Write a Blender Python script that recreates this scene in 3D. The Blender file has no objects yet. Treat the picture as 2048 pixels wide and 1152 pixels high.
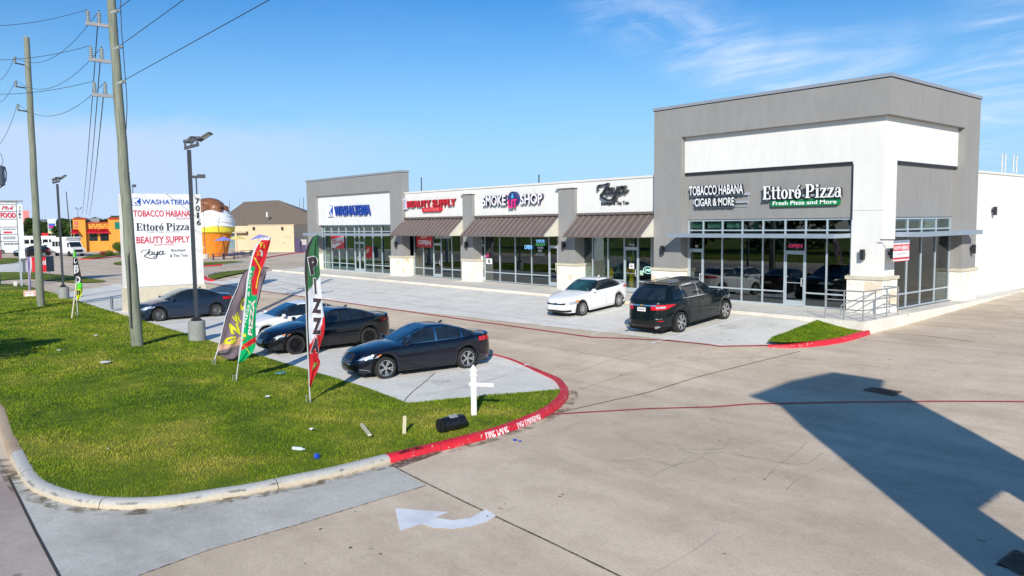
import bpy, bmesh, math, random
import numpy as np
from mathutils import Vector, Matrix
random.seed(7); rng = np.random.default_rng(11)
V = Vector
scene = bpy.context.scene
COL = scene.collection
# ------------------------------------------------------------------ camera
CAM = V((12.5682, -28.2951, 3.4148)); FPX = 1563.4
RX = V((0.64942286, 0.76034321, -0.01132091)); UX = V((-0.0549753, 0.06179359, 0.99657376)); FW = V((-0.75843765, 0.64657541, -0.08193026))
cd = bpy.data.cameras.new("camera"); cam = bpy.data.objects.new("camera", cd); COL.objects.link(cam)
cam.matrix_world = Matrix(((RX.x, UX.x, -FW.x, CAM.x), (RX.y, UX.y, -FW.y, CAM.y), (RX.z, UX.z, -FW.z, CAM.z), (0, 0, 0, 1)))
cd.sensor_width = 36; cd.lens = FPX / 2048 * 36; cd.clip_end = 8000; cd.clip_start = 0.1
scene.camera = cam

def ray(u, v): return FW + RX * ((u - 1024) / FPX) - UX * ((v - 576) / FPX)
def atz(u, v, z): d = ray(u, v); return CAM + d * ((z - CAM.z) / d.z)
def atx(u, v, x): d = ray(u, v); return CAM + d * ((x - CAM.x) / d.x)
def aty(u, v, y): d = ray(u, v); return CAM + d * ((y - CAM.y) / d.y)
def hz(u, v, p):  # height of the pixel's ray over the ground point p (same horizontal distance)
    d = ray(u, v); s = math.hypot(p.x - CAM.x, p.y - CAM.y) / math.hypot(d.x, d.y); return CAM.z + d.z * s
def lerp(a, b, t): return a + (b - a) * t
def keyf(keys, x):
    if x <= keys[0][0]: return keys[0][1]
    for (a, va), (b, vb) in zip(keys, keys[1:]):
        if x <= b: return lerp(va, vb, (x - a) / (b - a))
    return keys[-1][1]
def skeyf(keys, x):   # smooth monotone interpolation
    n = len(keys)
    if x <= keys[0][0]: return keys[0][1]
    if x >= keys[-1][0]: return keys[-1][1]
    m = []
    d = [(keys[i+1][1] - keys[i][1]) / (keys[i+1][0] - keys[i][0]) for i in range(n - 1)]
    for i in range(n):
        if i == 0: m.append(d[0])
        elif i == n - 1: m.append(d[-1])
        else: m.append(0 if d[i-1] * d[i] <= 0 else 2 * d[i-1] * d[i] / (d[i-1] + d[i]))
    for i in range(n - 1):
        a, b = keys[i][0], keys[i+1][0]
        if x <= b:
            h = b - a; t = (x - a) / h
            return ((2*t**3 - 3*t**2 + 1) * keys[i][1] + (t**3 - 2*t**2 + t) * h * m[i] + (-2*t**3 + 3*t**2) * keys[i+1][1] + (t**3 - t**2) * h * m[i+1])
    return keys[-1][1]
def sst(a, b, x): t = min(1, max(0, (x - a) / (b - a))); return t * t * (3 - 2 * t)
GZ = -0.95
KL = [(-200, GZ), (-13, GZ), (-8.5, -.5), (-2.45, -.13), (60, -.13)]
KR = [(-200, GZ), (-13, GZ), (-6, -.5), (0, -.42), (13, 0), (60, 0)]
def zt(x, y):
    a = keyf(KL, y); b = keyf(KR, y)
    z = lerp(a, b, sst(-2.2, .43, x))
    z = lerp(GZ, z, sst(-60, -47, x))
    if y > 30: z = lerp(z, GZ, sst(30, 60, y))
    return z
def G(u, v):
    d = ray(u, v); lo, hi = 1.0, None; t = 1.0
    while t < 4000:
        p = CAM + d * t
        if p.z < zt(p.x, p.y): hi = t; break
        lo = t; t *= 1.03
    if hi is None: return CAM + d * 4000
    for _ in range(40):
        m = (lo + hi) / 2; p = CAM + d * m
        if p.z < zt(p.x, p.y): hi = m
        else: lo = m
    return CAM + d * hi
# ------------------------------------------------------------------ mesh helpers
class MB:
    def __init__(s): s.v = []; s.f = []; s.m = []
    def add(s, vs, fs, m=0):
        b = len(s.v); s.v += [tuple(p) for p in vs]
        s.f += [tuple(b + i for i in f) for f in fs]; s.m += [m] * len(fs)
    def box(s, x0, x1, y0, y1, z0, z1, m=0):
        s.add([(x0,y0,z0),(x1,y0,z0),(x1,y1,z0),(x0,y1,z0),(x0,y0,z1),(x1,y0,z1),(x1,y1,z1),(x0,y1,z1)],
              [(3,2,1,0),(4,5,6,7),(0,1,5,4),(1,2,6,5),(2,3,7,6),(3,0,4,7)], m); return s
    def obox(s, o, ax, ay, az, m=0):  # corner o and three edge vectors
        o = V(o); ax = V(ax); ay = V(ay); az = V(az)
        vs = [o, o+ax, o+ax+ay, o+ay, o+az, o+ax+az, o+ax+ay+az, o+ay+az]
        fs = [(3,2,1,0),(4,5,6,7),(0,1,5,4),(1,2,6,5),(2,3,7,6),(3,0,4,7)]
        if ax.cross(ay).dot(az) < 0: fs = [f[::-1] for f in fs]
        s.add(vs, fs, m); return s
    def quad(s, a, b, c, d, m=0): s.add([a, b, c, d], [(0, 1, 2, 3)], m); return s
    def prism(s, pts, up, m=0):   # planar polygon + extrusion vector
        n = len(pts); up = V(up); a = [V(p) for p in pts]; b = [p + up for p in a]
        nrm = sum((a[i].cross(a[(i+1) % n]) for i in range(n)), V((0,0,0)))
        if nrm.dot(up) < 0: a, b = a[::-1], b[::-1]
        fs = [tuple(range(n))[::-1], tuple(range(n, 2*n))] + [(i, (i+1) % n, n+(i+1) % n, n+i) for i in range(n)]
        s.add(a + b, fs, m); return s
    def tube(s, pts, r, n=8, m=0, caps=True, r1=None):
        pts = [V(p) for p in pts]; k = len(pts); base = len(s.v); prev = None
        for i, p in enumerate(pts):
            t = (pts[min(i+1, k-1)] - pts[max(i-1, 0)]).normalized()
            a = prev if prev is not None else (V((0,0,1)) if abs(t.z) < .9 else V((1,0,0)))
            x = (a - t * a.dot(t)).normalized(); y = t.cross(x); prev = x
            rr = r if r1 is None else lerp(r, r1, i / (k - 1))
            if isinstance(r, (list, tuple)): rr = r[i]
            for j in range(n):
                an = 2 * math.pi * j / n; q = p + x * (rr * math.cos(an)) + y * (rr * math.sin(an)); s.v.append(tuple(q))
        for i in range(k - 1):
            for j in range(n):
                s.f.append((base+i*n+j, base+i*n+(j+1) % n, base+(i+1)*n+(j+1) % n, base+(i+1)*n+j)); s.m.append(m)
        if caps:
            s.f.append(tuple(base + j for j in range(n))[::-1]); s.f.append(tuple(base+(k-1)*n+j for j in range(n))); s.m += [m, m]
        return s
    def lathe(s, prof, n=24, m=0, o=(0,0,0), axis='z', cap=True):
        base = len(s.v); o = V(o); k = len(prof)
        for r, h in prof:
            for j in range(n):
                a = 2*math.pi*j/n; c, q = r*math.cos(a), r*math.sin(a)
                p = (c, q, h) if axis == 'z' else ((c, h, -q) if axis == 'y' else (h, c, q))
                s.v.append(tuple(o + V(p)))
        for i in range(k-1):
            for j in range(n):
                s.f.append((base+i*n+j, base+i*n+(j+1) % n, base+(i+1)*n+(j+1) % n, base+(i+1)*n+j)); s.m.append(m)
        if cap:
            s.f.append(tuple(base+j for j in range(n))[::-1]); s.f.append(tuple(base+(k-1)*n+j for j in range(n))); s.m += [m, m]
        return s
    def grid(s, fn, nu, nv, m=0, flip=False):
        vs = [fn(i/nu, j/nv) for i in range(nu+1) for j in range(nv+1)]
        fs = []
        for i in range(nu):
            for j in range(nv):
                f = (i*(nv+1)+j, (i+1)*(nv+1)+j, (i+1)*(nv+1)+j+1, i*(nv+1)+j+1); fs.append(f[::-1] if flip else f)
        s.add(vs, fs, m); return s
    def build(s, name, mats, parent=None, smooth=False, world=True):
        me = bpy.data.meshes.new(name); me.from_pydata(s.v, [], s.f)
        for mt in (mats if isinstance(mats, (list, tuple)) else [mats]): me.materials.append(mt)
        me.polygons.foreach_set('material_index', s.m)
        if smooth: me.polygons.foreach_set('use_smooth', [True] * len(s.f))
        me.update(); o = bpy.data.objects.new(name, me); COL.objects.link(o)
        if smooth and smooth != 'all':
            try: me.set_sharp_from_angle(angle=math.radians(smooth if smooth is not True else 40))
            except Exception: pass
        if parent is not None:
            o.parent = parent
            if world: o.matrix_parent_inverse = root_matrix(parent).inverted()
        return o
def root_matrix(o):
    m = o.matrix_basis.copy()
    while o.parent is not None:
        m = o.parent.matrix_basis @ o.matrix_parent_inverse @ m if False else o.parent.matrix_basis @ (o.matrix_parent_inverse @ m)
        o = o.parent
    return m
def tag(o, label=None, cat=None, group=None, kind=None):
    if label: o['label'] = label
    if cat: o['category'] = cat
    if group: o['group'] = group
    if kind: o['kind'] = kind
    return o
def thing(name, label, cat, loc=(0,0,0), group=None, rot=None):
    o = bpy.data.objects.new(name, None); COL.objects.link(o); o.empty_display_size = .3
    o.location = loc
    if rot is not None: o.rotation_mode = 'QUATERNION'; o.rotation_quaternion = rot
    return tag(o, label, cat, group)
def copy_tree(o, parent=None):
    c = o.copy(); COL.objects.link(c); c.parent = parent
    for ch in list(o.children): copy_tree(ch, c)
    return c
# ------------------------------------------------------------------ materials
def newmat(name):
    m = bpy.data.materials.new(name); m.use_nodes = True; nt = m.node_tree; b = nt.nodes['Principled BSDF']; return m, nt, b
def noise(nt, scale, detail=4, rough=.55, vec=None, dist=0.0):
    n = nt.nodes.new('ShaderNodeTexNoise'); n.inputs['Scale'].default_value = scale; n.inputs['Detail'].default_value = detail
    n.inputs['Roughness'].default_value = rough; n.inputs['Distortion'].default_value = dist
    if vec is not None: nt.links.new(vec, n.inputs['Vector'])
    return n.outputs['Fac']
def gpos(nt, sc=None):
    g = nt.nodes.new('ShaderNodeNewGeometry')
    if sc is None: return g.outputs['Position']
    mp = nt.nodes.new('ShaderNodeMapping'); mp.inputs['Scale'].default_value = sc; nt.links.new(g.outputs['Position'], mp.inputs['Vector']); return mp.outputs['Vector']
def ramp(nt, fac, stops):
    r = nt.nodes.new('ShaderNodeValToRGB'); nt.links.new(fac, r.inputs['Fac']); el = r.color_ramp.elements
    while len(el) > 1: el.remove(el[-1])
    for i, (p, c) in enumerate(stops):
        e = el[0] if i == 0 else el.new(p)
        e.position = p; e.color = tuple(c) + (1,) if len(c) == 3 else c
    return r.outputs['Color']
def mix(nt, a, b, fac, mode='MIX'):
    n = nt.nodes.new('ShaderNodeMix'); n.data_type = 'RGBA'; n.blend_type = mode
    for k, x in ((6, a), (7, b), (0, fac)):
        if isinstance(x, (int, float)): n.inputs[k].default_value = x
        elif isinstance(x, (tuple, list)): n.inputs[k].default_value = tuple(x) + (1,) if len(x) == 3 else x
        else: nt.links.new(x, n.inputs[k])
    return n.outputs[2]
def bump(nt, b, h, strength=.3, dist=.01):
    n = nt.nodes.new('ShaderNodeBump'); n.inputs['Strength'].default_value = strength; n.inputs['Distance'].default_value = dist
    nt.links.new(h, n.inputs['Height']); nt.links.new(n.outputs['Normal'], b.inputs['Normal'])
def P(name, c, rough=.6, metal=0, var=.12, nscale=3, spec=.5, coat=0, bmp=0, bscale=60, emit=None, obj=False):
    m, nt, b = newmat(name); b.inputs['Roughness'].default_value = rough; b.inputs['Metallic'].default_value = metal
    b.inputs['Specular IOR Level'].default_value = spec; b.inputs['Coat Weight'].default_value = coat; b.inputs['Coat Roughness'].default_value = .03
    if obj:
        tc = nt.nodes.new('ShaderNodeTexCoord'); vec = tc.outputs['Object']
    else: vec = gpos(nt)
    f = noise(nt, nscale, 5, .6, vec)
    d = tuple(x * (1 - var) for x in c); e = tuple(min(1, x * (1 + var)) for x in c)
    nt.links.new(ramp(nt, f, [(.3, d), (.7, e)]), b.inputs['Base Color'])
    if bmp: bump(nt, b, noise(nt, bscale, 3, .6, vec), bmp, .01)
    if emit: b.inputs['Emission Color'].default_value = tuple(c) + (1,); b.inputs['Emission Strength'].default_value = emit
    return m
def concrete(name, base, stain, seed=0.0, stain_amt=.5, tyre=0.0):
    m, nt, b = newmat(name); b.inputs['Roughness'].default_value = .85; b.inputs['Specular IOR Level'].default_value = .25
    g = nt.nodes.new('ShaderNodeNewGeometry'); mp = nt.nodes.new('ShaderNodeMapping'); mp.inputs['Location'].default_value = (seed, seed*1.7, 0)
    nt.links.new(g.outputs['Position'], mp.inputs['Vector']); vec = mp.outputs['Vector']
    big = noise(nt, .16, 6, .6, vec, .6); mid = noise(nt, 1.1, 6, .65, vec, .4); fine = noise(nt, 22, 4, .7, vec)
    c = ramp(nt, big, [(.32, stain), (.5, base), (.7, tuple(x*1.08 for x in base))])
    c = mix(nt, base, c, stain_amt)
    c = mix(nt, c, ramp(nt, mid, [(.3, (.74,.72,.70)), (.55, (1,1,1)), (.75, (1.08,1.08,1.08))]), .55, 'MULTIPLY')
    c = mix(nt, c, ramp(nt, fine, [(.3, (.78,.78,.77)), (.7, (1.12,1.12,1.12))]), .6, 'MULTIPLY')
    c = mix(nt, c, ramp(nt, noise(nt, 5.5, 6, .75, vec, .3), [(.34, (.80,.79,.77)), (.5, (1,1,1)), (.68, (1.07,1.07,1.06))]), .35, 'MULTIPLY')
    # small dark spots
    vo = nt.nodes.new('ShaderNodeTexVoronoi'); vo.inputs['Scale'].default_value = .8; nt.links.new(vec, vo.inputs['Vector'])
    c = mix(nt, c, ramp(nt, vo.outputs['Distance'], [(.035, (.35,.33,.3)), (.06, (1,1,1))]), .6, 'MULTIPLY')
    if tyre:  # faint darker wheel paths
        wv = nt.nodes.new('ShaderNodeMapping'); wv.inputs['Scale'].default_value = (.05, .5, 1); wv.inputs['Rotation'].default_value = (0, 0, .25); nt.links.new(g.outputs['Position'], wv.inputs['Vector'])
        c = mix(nt, c, ramp(nt, noise(nt, 1.6, 4, .55, wv.outputs['Vector'], .8), [(.42, (.86,.85,.84)), (.62, (1.03,1.03,1.03))]), tyre, 'MULTIPLY')
    nt.links.new(c, b.inputs['Base Color'])
    bump(nt, b, fine, .25, .006)
    return m
def glassmat(name, tint=(.35,.42,.42), refl=.12, rough=.0):
    m, nt, b = newmat(name); nt.nodes.remove(b); out = [n for n in nt.nodes if n.type == 'OUTPUT_MATERIAL'][0]
    tr = nt.nodes.new('ShaderNodeBsdfTransparent'); tr.inputs['Color'].default_value = tuple(tint) + (1,)
    gl = nt.nodes.new('ShaderNodeBsdfGlossy'); gl.inputs['Roughness'].default_value = .01; gl.inputs['Color'].default_value = (.9,.95,.97,1)
    fr = nt.nodes.new('ShaderNodeLayerWeight'); fr.inputs['Blend'].default_value = .25
    ma = nt.nodes.new('ShaderNodeMath'); ma.operation = 'MULTIPLY_ADD'; ma.inputs[1].default_value = .5; ma.inputs[2].default_value = refl; nt.links.new(fr.outputs['Fresnel'], ma.inputs[0])
    bp = nt.nodes.new('ShaderNodeBump'); bp.inputs['Strength'].default_value = .015; bp.inputs['Distance'].default_value = .02
    nt.links.new(noise(nt, 1.3, 2, .5, gpos(nt)), bp.inputs['Height']); nt.links.new(bp.outputs['Normal'], gl.inputs['Normal'])
    mx = nt.nodes.new('ShaderNodeMixShader'); nt.links.new(ma.outputs[0], mx.inputs[0]); nt.links.new(tr.outputs[0], mx.inputs[1]); nt.links.new(gl.outputs[0], mx.inputs[2])
    nt.links.new(mx.outputs[0], out.inputs['Surface']); return m
M = {}
M['drive'] = concrete('drive_concrete', (.74,.61,.46), (.60,.485,.35), 3, .65, .8)
M['lot'] = concrete('lot_concrete', (.84,.81,.735), (.74,.70,.62), 17, .5, .2)
M['apron'] = concrete('apron_concrete', (.62,.60,.535), (.36,.35,.32), 31, .85)
M['street'] = concrete('street_concrete', (.50,.43,.38), (.30,.20,.17), 41, .9)
M['walk'] = concrete('walk_concrete', (.80,.76,.68), (.68,.64,.56), 53, .5)
M['curb'] = concrete('curb_concrete', (.60,.57,.50), (.40,.37,.31), 61, .8)
M['road'] = concrete('road_surface', (.30,.28,.26), (.24,.22,.20), 71, .6)
M['stucco_grey'] = P('stucco_grey', (.245,.245,.25), .9, var=.05, nscale=.7, spec=.2, bmp=.25, bscale=90)
M['stucco_white'] = P('stucco_white', (.80,.80,.785), .9, var=.025, nscale=.5, spec=.2, bmp=.2, bscale=90)
for k_, base_, dk_ in (('stucco_grey', (.29,.285,.28), .93), ('stucco_white', (.745,.74,.715), .96)):
    m, nt, b = newmat(k_ + '_weathered'); b.inputs['Roughness'].default_value = .92; b.inputs['Specular IOR Level'].default_value = .2
    st_ = noise(nt, 2.2, 6, .65, gpos(nt, (1.6, 1.6, .4))); bl_ = noise(nt, .5, 5, .6, gpos(nt)); fn_ = noise(nt, 70, 3, .6, gpos(nt))
    c = mix(nt, base_, ramp(nt, st_, [(.35, (dk_,)*3), (.6, (1.03,)*3)]), .8, 'MULTIPLY'); c = mix(nt, c, ramp(nt, bl_, [(.3, (dk_,)*3), (.7, (1.04,)*3)]), .8, 'MULTIPLY'); c = mix(nt, c, ramp(nt, fn_, [(.3, (.94,)*3), (.7, (1.04,)*3)]), .5, 'MULTIPLY')
    nt.links.new(c, b.inputs['Base Color']); bump(nt, b, fn_, .3, .008); M[k_] = m
M['cap'] = P('metal_cap', (.36,.38,.42), .45, .3, .06)
M['capwhite'] = P('cap_white', (.72,.70,.66), .6, 0, .05)
M['alu'] = P('aluminium_frame', (.50,.57,.61), .4, .35, .05)
M['canopy'] = P('canopy_metal', (.33,.39,.46), .45, .3, .06)
M['awning'] = P('awning_metal', (.185,.145,.13), .4, .2, .10, 1.2)
M['awning_rib_lit'] = P('awning_rib_lit', (.30,.25,.225), .4, .2)  # lighter copy of the awning metal, lit look of the ribs put into colour
M['awn_end'] = P('awning_end_panel', (.62,.60,.50), .7, 0, .05)
M['dark'] = P('dark_metal', (.03,.03,.035), .5, .2, .1)
M['pole_dark'] = P('lamp_pole_paint', (.05,.056,.072), .6, .1, .1)
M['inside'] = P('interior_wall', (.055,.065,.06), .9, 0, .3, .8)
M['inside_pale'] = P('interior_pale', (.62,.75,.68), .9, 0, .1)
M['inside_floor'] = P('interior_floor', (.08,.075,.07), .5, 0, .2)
M['glass'] = glassmat('storefront_glass', (.20,.25,.25), .13)
M['glass_mid'] = glassmat('boutique_glass', (.75,.82,.80), .07)
M['glass_green'] = glassmat('green_glass', (.62,.75,.72), .12)
M['black'] = P('black_plastic', (.012,.012,.013), .55)
M['white'] = P('white_paint', (.66,.66,.64), .5, 0, .10, 6)
M['letter_white'] = P('letter_white', (.85,.86,.88), .4, 0, .02)
M['letter_black'] = P('letter_black', (.02,.022,.028), .4)
M['blue'] = P('letter_blue', (.012,.07,.42), .35)
M['blue_side'] = P('letter_blue_side', (.008,.03,.22), .4)
M['red'] = P('sign_red', (.62,.012,.03), .4, 0, .05)
M['red_side'] = P('sign_red_side', (.25,.01,.015), .5)
M['pink'] = P('sign_pink', (.8,.03,.22), .4)
M['green'] = P('sign_green', (.0,.22,.06), .4)
M['grey'] = P('mid_grey', (.25,.26,.28), .6)
M['steel'] = P('galvanised_steel', (.42,.43,.44), .4, .6, .1)
M['linewhite'] = P('line_paint', (.88,.88,.87), .7, 0, .12, 9)
M['pinkgrey'] = P('pink_grey', (.5,.42,.42), .6)
def worn(name, c, under, thr=.62, sc=6):
    m, nt, b = newmat(name); b.inputs['Roughness'].default_value = .55
    vec = gpos(nt); n1 = noise(nt, sc, 6, .75, vec, .3); n2 = noise(nt, 1.2, 4, .6, vec)
    cc = ramp(nt, n2, [(.3, tuple(x*.8 for x in c)), (.7, tuple(min(1, x*1.15) for x in c))])
    nt.links.new(mix(nt, cc, under, ramp(nt, n1, [(thr, (0,0,0)), (thr+.03, (1,1,1))])), b.inputs['Base Color'])
    bump(nt, b, n1, .2, .01); return m
def curbmat():
    m, nt, b = newmat('kerb_weathered'); b.inputs['Roughness'].default_value = .9; b.inputs['Specular IOR Level'].default_value = .2
    g = gpos(nt); sp = nt.nodes.new('ShaderNodeSeparateXYZ'); nt.links.new(g, sp.inputs[0])
    n1 = noise(nt, 3.5, 6, .7, g, .6); n2 = noise(nt, 18, 5, .7, g)
    ad = nt.nodes.new('ShaderNodeMath'); ad.operation = 'MULTIPLY_ADD'; nt.links.new(n1, ad.inputs[0]); ad.inputs[1].default_value = .05; nt.links.new(sp.outputs['Z'], ad.inputs[2])
    c = ramp(nt, mr(nt, ad.outputs[0], -.95, -.79), [(0, (.40,.33,.24)), (.35, (.56,.48,.36)), (.62, (.55,.49,.39)), (.72, (.47,.46,.43)), (1, (.50,.50,.48))])
    band = ramp(nt, mr(nt, ad.outputs[0], -.95, -.79), [(.60, (0,0,0)), (.72, (1,1,1)), (.80, (1,1,1)), (.93, (0,0,0))])
    sc_ = ramp(nt, noise(nt, 1.6, 7, .75, gpos(nt, (1, 1, .2)), 1.0), [(.50, (0,0,0)), (.60, (.8,.8,.8))])
    mm = mix(nt, band, sc_, 1.0, 'MULTIPLY'); c = mix(nt, c, (.12,.12,.12), mm)
    c = mix(nt, c, ramp(nt, n2, [(.3, (.75,.75,.75)), (.7, (1.12,1.12,1.12))]), .6, 'MULTIPLY'); nt.links.new(c, b.inputs['Base Color']); bump(nt, b, n2, .4, .01); return m
def mr(nt, x, a, b_):
    n = nt.nodes.new('ShaderNodeMapRange'); nt.links.new(x, n.inputs[0]); n.inputs[1].default_value = a; n.inputs[2].default_value = b_; return n.outputs[0]
def dirtmat(name, c, thr=.5, sc=2.5, amt=.8, vecs=None):
    m, nt, b = newmat(name); b.inputs['Roughness'].default_value = .95; b.inputs['Specular IOR Level'].default_value = .1; b.inputs['Base Color'].default_value = tuple(c)+(1,)
    f = noise(nt, sc, 7, .72, gpos(nt, vecs), .6); al = ramp(nt, f, [(thr, (0,0,0)), (thr+.18, (amt,amt,amt))]); nt.links.new(al, b.inputs['Alpha']); return m
M['kerb_w'] = curbmat(); M['kerb_dirt'] = concrete('kerb_dirt', (.46,.36,.26), (.30,.22,.15), 77, .8)
M['gutter'] = dirtmat('gutter_dirt', (.20,.15,.10), .47, 3.0, .75); M['tyre_mark'] = dirtmat('tyre_mark', (.18,.16,.14), .36, .5, .10); M['oil'] = dirtmat('oil_stain', (.12,.11,.10), .45, 4, .22)
M['curb_red'] = worn('curb_red_paint', (.66,.02,.035), (.62,.50,.46), .61, 9)
M['line_red'] = worn('line_red_paint', (.48,.05,.07), (.42,.38,.33), .66)
M['arrow'] = worn('arrow_paint', (.88,.90,.93), (.60,.57,.52), .66, 7)
def stone():
    m, nt, b = newmat('limestone_blocks'); b.inputs['Roughness'].default_value = .9
    tc = nt.nodes.new('ShaderNodeNewGeometry'); sx = nt.nodes.new('ShaderNodeSeparateXYZ'); nt.links.new(tc.outputs['Position'], sx.inputs[0])
    ad = nt.nodes.new('ShaderNodeMath'); ad.operation = 'ADD'; nt.links.new(sx.outputs['X'], ad.inputs[0]); nt.links.new(sx.outputs['Y'], ad.inputs[1])
    cx = nt.nodes.new('ShaderNodeCombineXYZ'); nt.links.new(ad.outputs[0], cx.inputs['X']); nt.links.new(sx.outputs['Z'], cx.inputs['Y'])
    br = nt.nodes.new('ShaderNodeTexBrick'); nt.links.new(cx.outputs[0], br.inputs['Vector']); br.inputs['Scale'].default_value = 1
    br.inputs['Brick Width'].default_value = .42; br.inputs['Row Height'].default_value = .2; br.inputs['Mortar Size'].default_value = .009; br.inputs['Bias'].default_value = -.2
    br.inputs['Color1'].default_value = (.86,.84,.78,1); br.inputs['Color2'].default_value = (.76,.73,.65,1); br.inputs['Mortar'].default_value = (.66,.63,.56,1)
    wn = nt.nodes.new('ShaderNodeTexVoronoi'); wn.feature = 'F1'; wn.inputs['Scale'].default_value = 2.2; nt.links.new(cx.outputs[0], wn.inputs['Vector'])
    s2 = nt.nodes.new('ShaderNodeSeparateColor'); nt.links.new(wn.outputs['Color'], s2.inputs[0])
    c = mix(nt, br.outputs['Color'], (.70,.50,.28), ramp(nt, s2.outputs[0], [(.84, (0,0,0)), (.88, (.55,.55,.55))]))
    c = mix(nt, c, ramp(nt, noise(nt, 9, 5, .7, tc.outputs['Position']), [(.3, (.85,.84,.82)), (.7, (1.06,1.06,1.06))]), .7, 'MULTIPLY')
    nt.links.new(c, b.inputs['Base Color']); bump(nt, b, br.outputs['Fac'], -.5, .01); return m
M['stone'] = stone()
M['stonecap'] = P('stone_cap', (.60,.54,.42), .9, 0, .08)
def wood(name, c, dark):
    m, nt, b = newmat(name); b.inputs['Roughness'].default_value = .9
    vec = gpos(nt, (6, 6, .35)); f = noise(nt, 3, 7, .75, vec)
    cc = ramp(nt, f, [(.3, dark), (.5, c), (.75, tuple(x*1.25 for x in c))])
    cc = mix(nt, cc, ramp(nt, noise(nt, 1.1, 4, .6, gpos(nt)), [(.3,(.75,.8,.75)), (.7,(1.1,1.08,1.02))]), .8, 'MULTIPLY')
    nt.links.new(cc, b.inputs['Base Color']); bump(nt, b, f, .5, .01); return m
M['polewood'] = wood('pole_wood', (.22,.235,.19), (.09,.098,.078))
M['pale_wood'] = wood('pale_wood', (.62,.56,.42), (.45,.38,.26))
def grassmat(name, a, b_, c_):
    m, nt, b = newmat(name); b.inputs['Roughness'].default_value = .85; b.inputs['Specular IOR Level'].default_value = .15
    g = gpos(nt); big = noise(nt, .35, 5, .65, g, .5); mid = noise(nt, 2.2, 5, .7, g); fine = noise(nt, 35, 3, .7, g)
    c = ramp(nt, big, [(.33, a), (.52, b_), (.70, c_)])
    c = mix(nt, c, ramp(nt, mid, [(.3, (.62,.68,.6)), (.5, (1,1,1)), (.72, (1.35,1.2,1.1))]), .8, 'MULTIPLY')
    c = mix(nt, c, ramp(nt, fine, [(.3, (.7,.75,.7)), (.7, (1.2,1.18,1.12))]), .5, 'MULTIPLY')
    nt.links.new(c, b.inputs['Base Color']); return m
M['grass'] = grassmat('grass_ground', (.06,.11,.010), (.15,.195,.014), (.28,.26,.04))
M['blade'] = grassmat('grass_blades', (.07,.155,.010), (.18,.255,.014), (.38,.36,.06))
M['leaf'] = grassmat('tree_leaves', (.018,.038,.010), (.035,.062,.014), (.06,.09,.02))
M['hedge'] = grassmat('hedge_leaves', (.05,.10,.014), (.08,.14,.02), (.12,.18,.03))
M['bark'] = wood('bark', (.12,.09,.06), (.05,.04,.03))
# ------------------------------------------------------------------ text and strokes
def text_raw(body, offset=0.0, shear=0.0, extrude=1.0, res=3, spacing=1.0, align='LEFT'):
    cu = bpy.data.curves.new('txt', 'FONT'); cu.body = body; cu.size = 1; cu.offset = offset; cu.shear = shear; cu.resolution_u = res
    cu.space_character = spacing; cu.align_x = align; cu.extrude = .5
    ob = bpy.data.objects.new('txt', cu); COL.objects.link(ob)
    dg = bpy.context.evaluated_depsgraph_get(); dg.update()
    me = bpy.data.meshes.new_from_object(ob.evaluated_get(dg))
    vs = [v.co.copy() for v in me.vertices]; fs = [tuple(p.vertices) for p in me.polygons]
    bpy.data.objects.remove(ob); bpy.data.curves.remove(cu); bpy.data.meshes.remove(me)
    xs = [v.x for v in vs]; ys = [v.y for v in vs]; x0, x1, y0, y1 = min(xs), max(xs), min(ys), max(ys)
    vs = [V(((v.x-x0)/(x1-x0), (v.y-y0)/(y1-y0), v.z + .5)) for v in vs]   # unit box, z 0 back .. 1 front
    fl = []
    for f in fs:
        zs = [vs[i].z for i in f]; fl.append(0 if min(zs) > .99 else 1)
    return vs, fs, fl
def text_on(mb, body, o, ax, ay, depth, mf=0, ms=1, flat=False, **k):
    """letters filling the box o, o+ax, o+ay; front faces get material mf, sides ms"""
    vs, fs, fl = text_raw(body, **k); o = V(o); ax = V(ax); ay = V(ay); n = ax.cross(ay).normalized()
    pts = [o + ax * v.x + ay * v.y + n * (depth * v.z) for v in vs]
    b = len(mb.v); mb.v += [tuple(p) for p in pts]
    for f, t in zip(fs, fl): mb.f.append(tuple(b+i for i in f)); mb.m.append(mf if t == 0 else ms)
def spline(pts, n=8):
    pts = [tuple(p) for p in pts]; out = []
    P_ = [pts[0]] + pts + [pts[-1]]
    for i in range(1, len(P_) - 2):
        p0, p1, p2, p3 = P_[i-1], P_[i], P_[i+1], P_[i+2]
        for k in range(n):
            t = k / n
            out.append(tuple(.5*((2*b) + (-a+c)*t + (2*a-5*b+4*c-d)*t*t + (-a+3*b-3*c+d)*t**3) for a, b, c, d in zip(p0, p1, p2, p3)))
    out.append(pts[-1]); return out
def stroke(mb, pts, o, ax, ay, depth, mf=0, ms=1, lift=0.0, n=7):
    """pts: (x, y, width) in unit coords of box o/ax/ay; a ribbon of varying width, extruded"""
    o = V(o); ax = V(ax); ay = V(ay); nn = ax.cross(ay).normalized(); L = spline(pts, n); k = len(L); base = len(mb.v)
    A = ax.length; B = ay.length
    for i, (x, y, w) in enumerate(L):
        a = L[max(0, i-1)]; b = L[min(k-1, i+1)]; tx, ty = (b[0]-a[0])*A, (b[1]-a[1])*B; l = math.hypot(tx, ty) or 1; px, py = -ty/l*w/2*B, tx/l*w/2*B
        c = o + ax*x + ay*y
        for sg in (1, -1):
            q = c + ax.normalized()*(px*sg) + ay.normalized()*(py*sg)
            mb.v.append(tuple(q + nn*(depth + lift + .003*i/k))); mb.v.append(tuple(q))
    for i in range(k-1):
        b0 = base+i*4; b1 = b0+4
        mb.f += [(b0, b0+2, b1+2, b1), (b0+1, b0, b1, b1+1), (b0+2, b0+3, b1+3, b1+2)]; mb.m += [mf, ms, ms]
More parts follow.
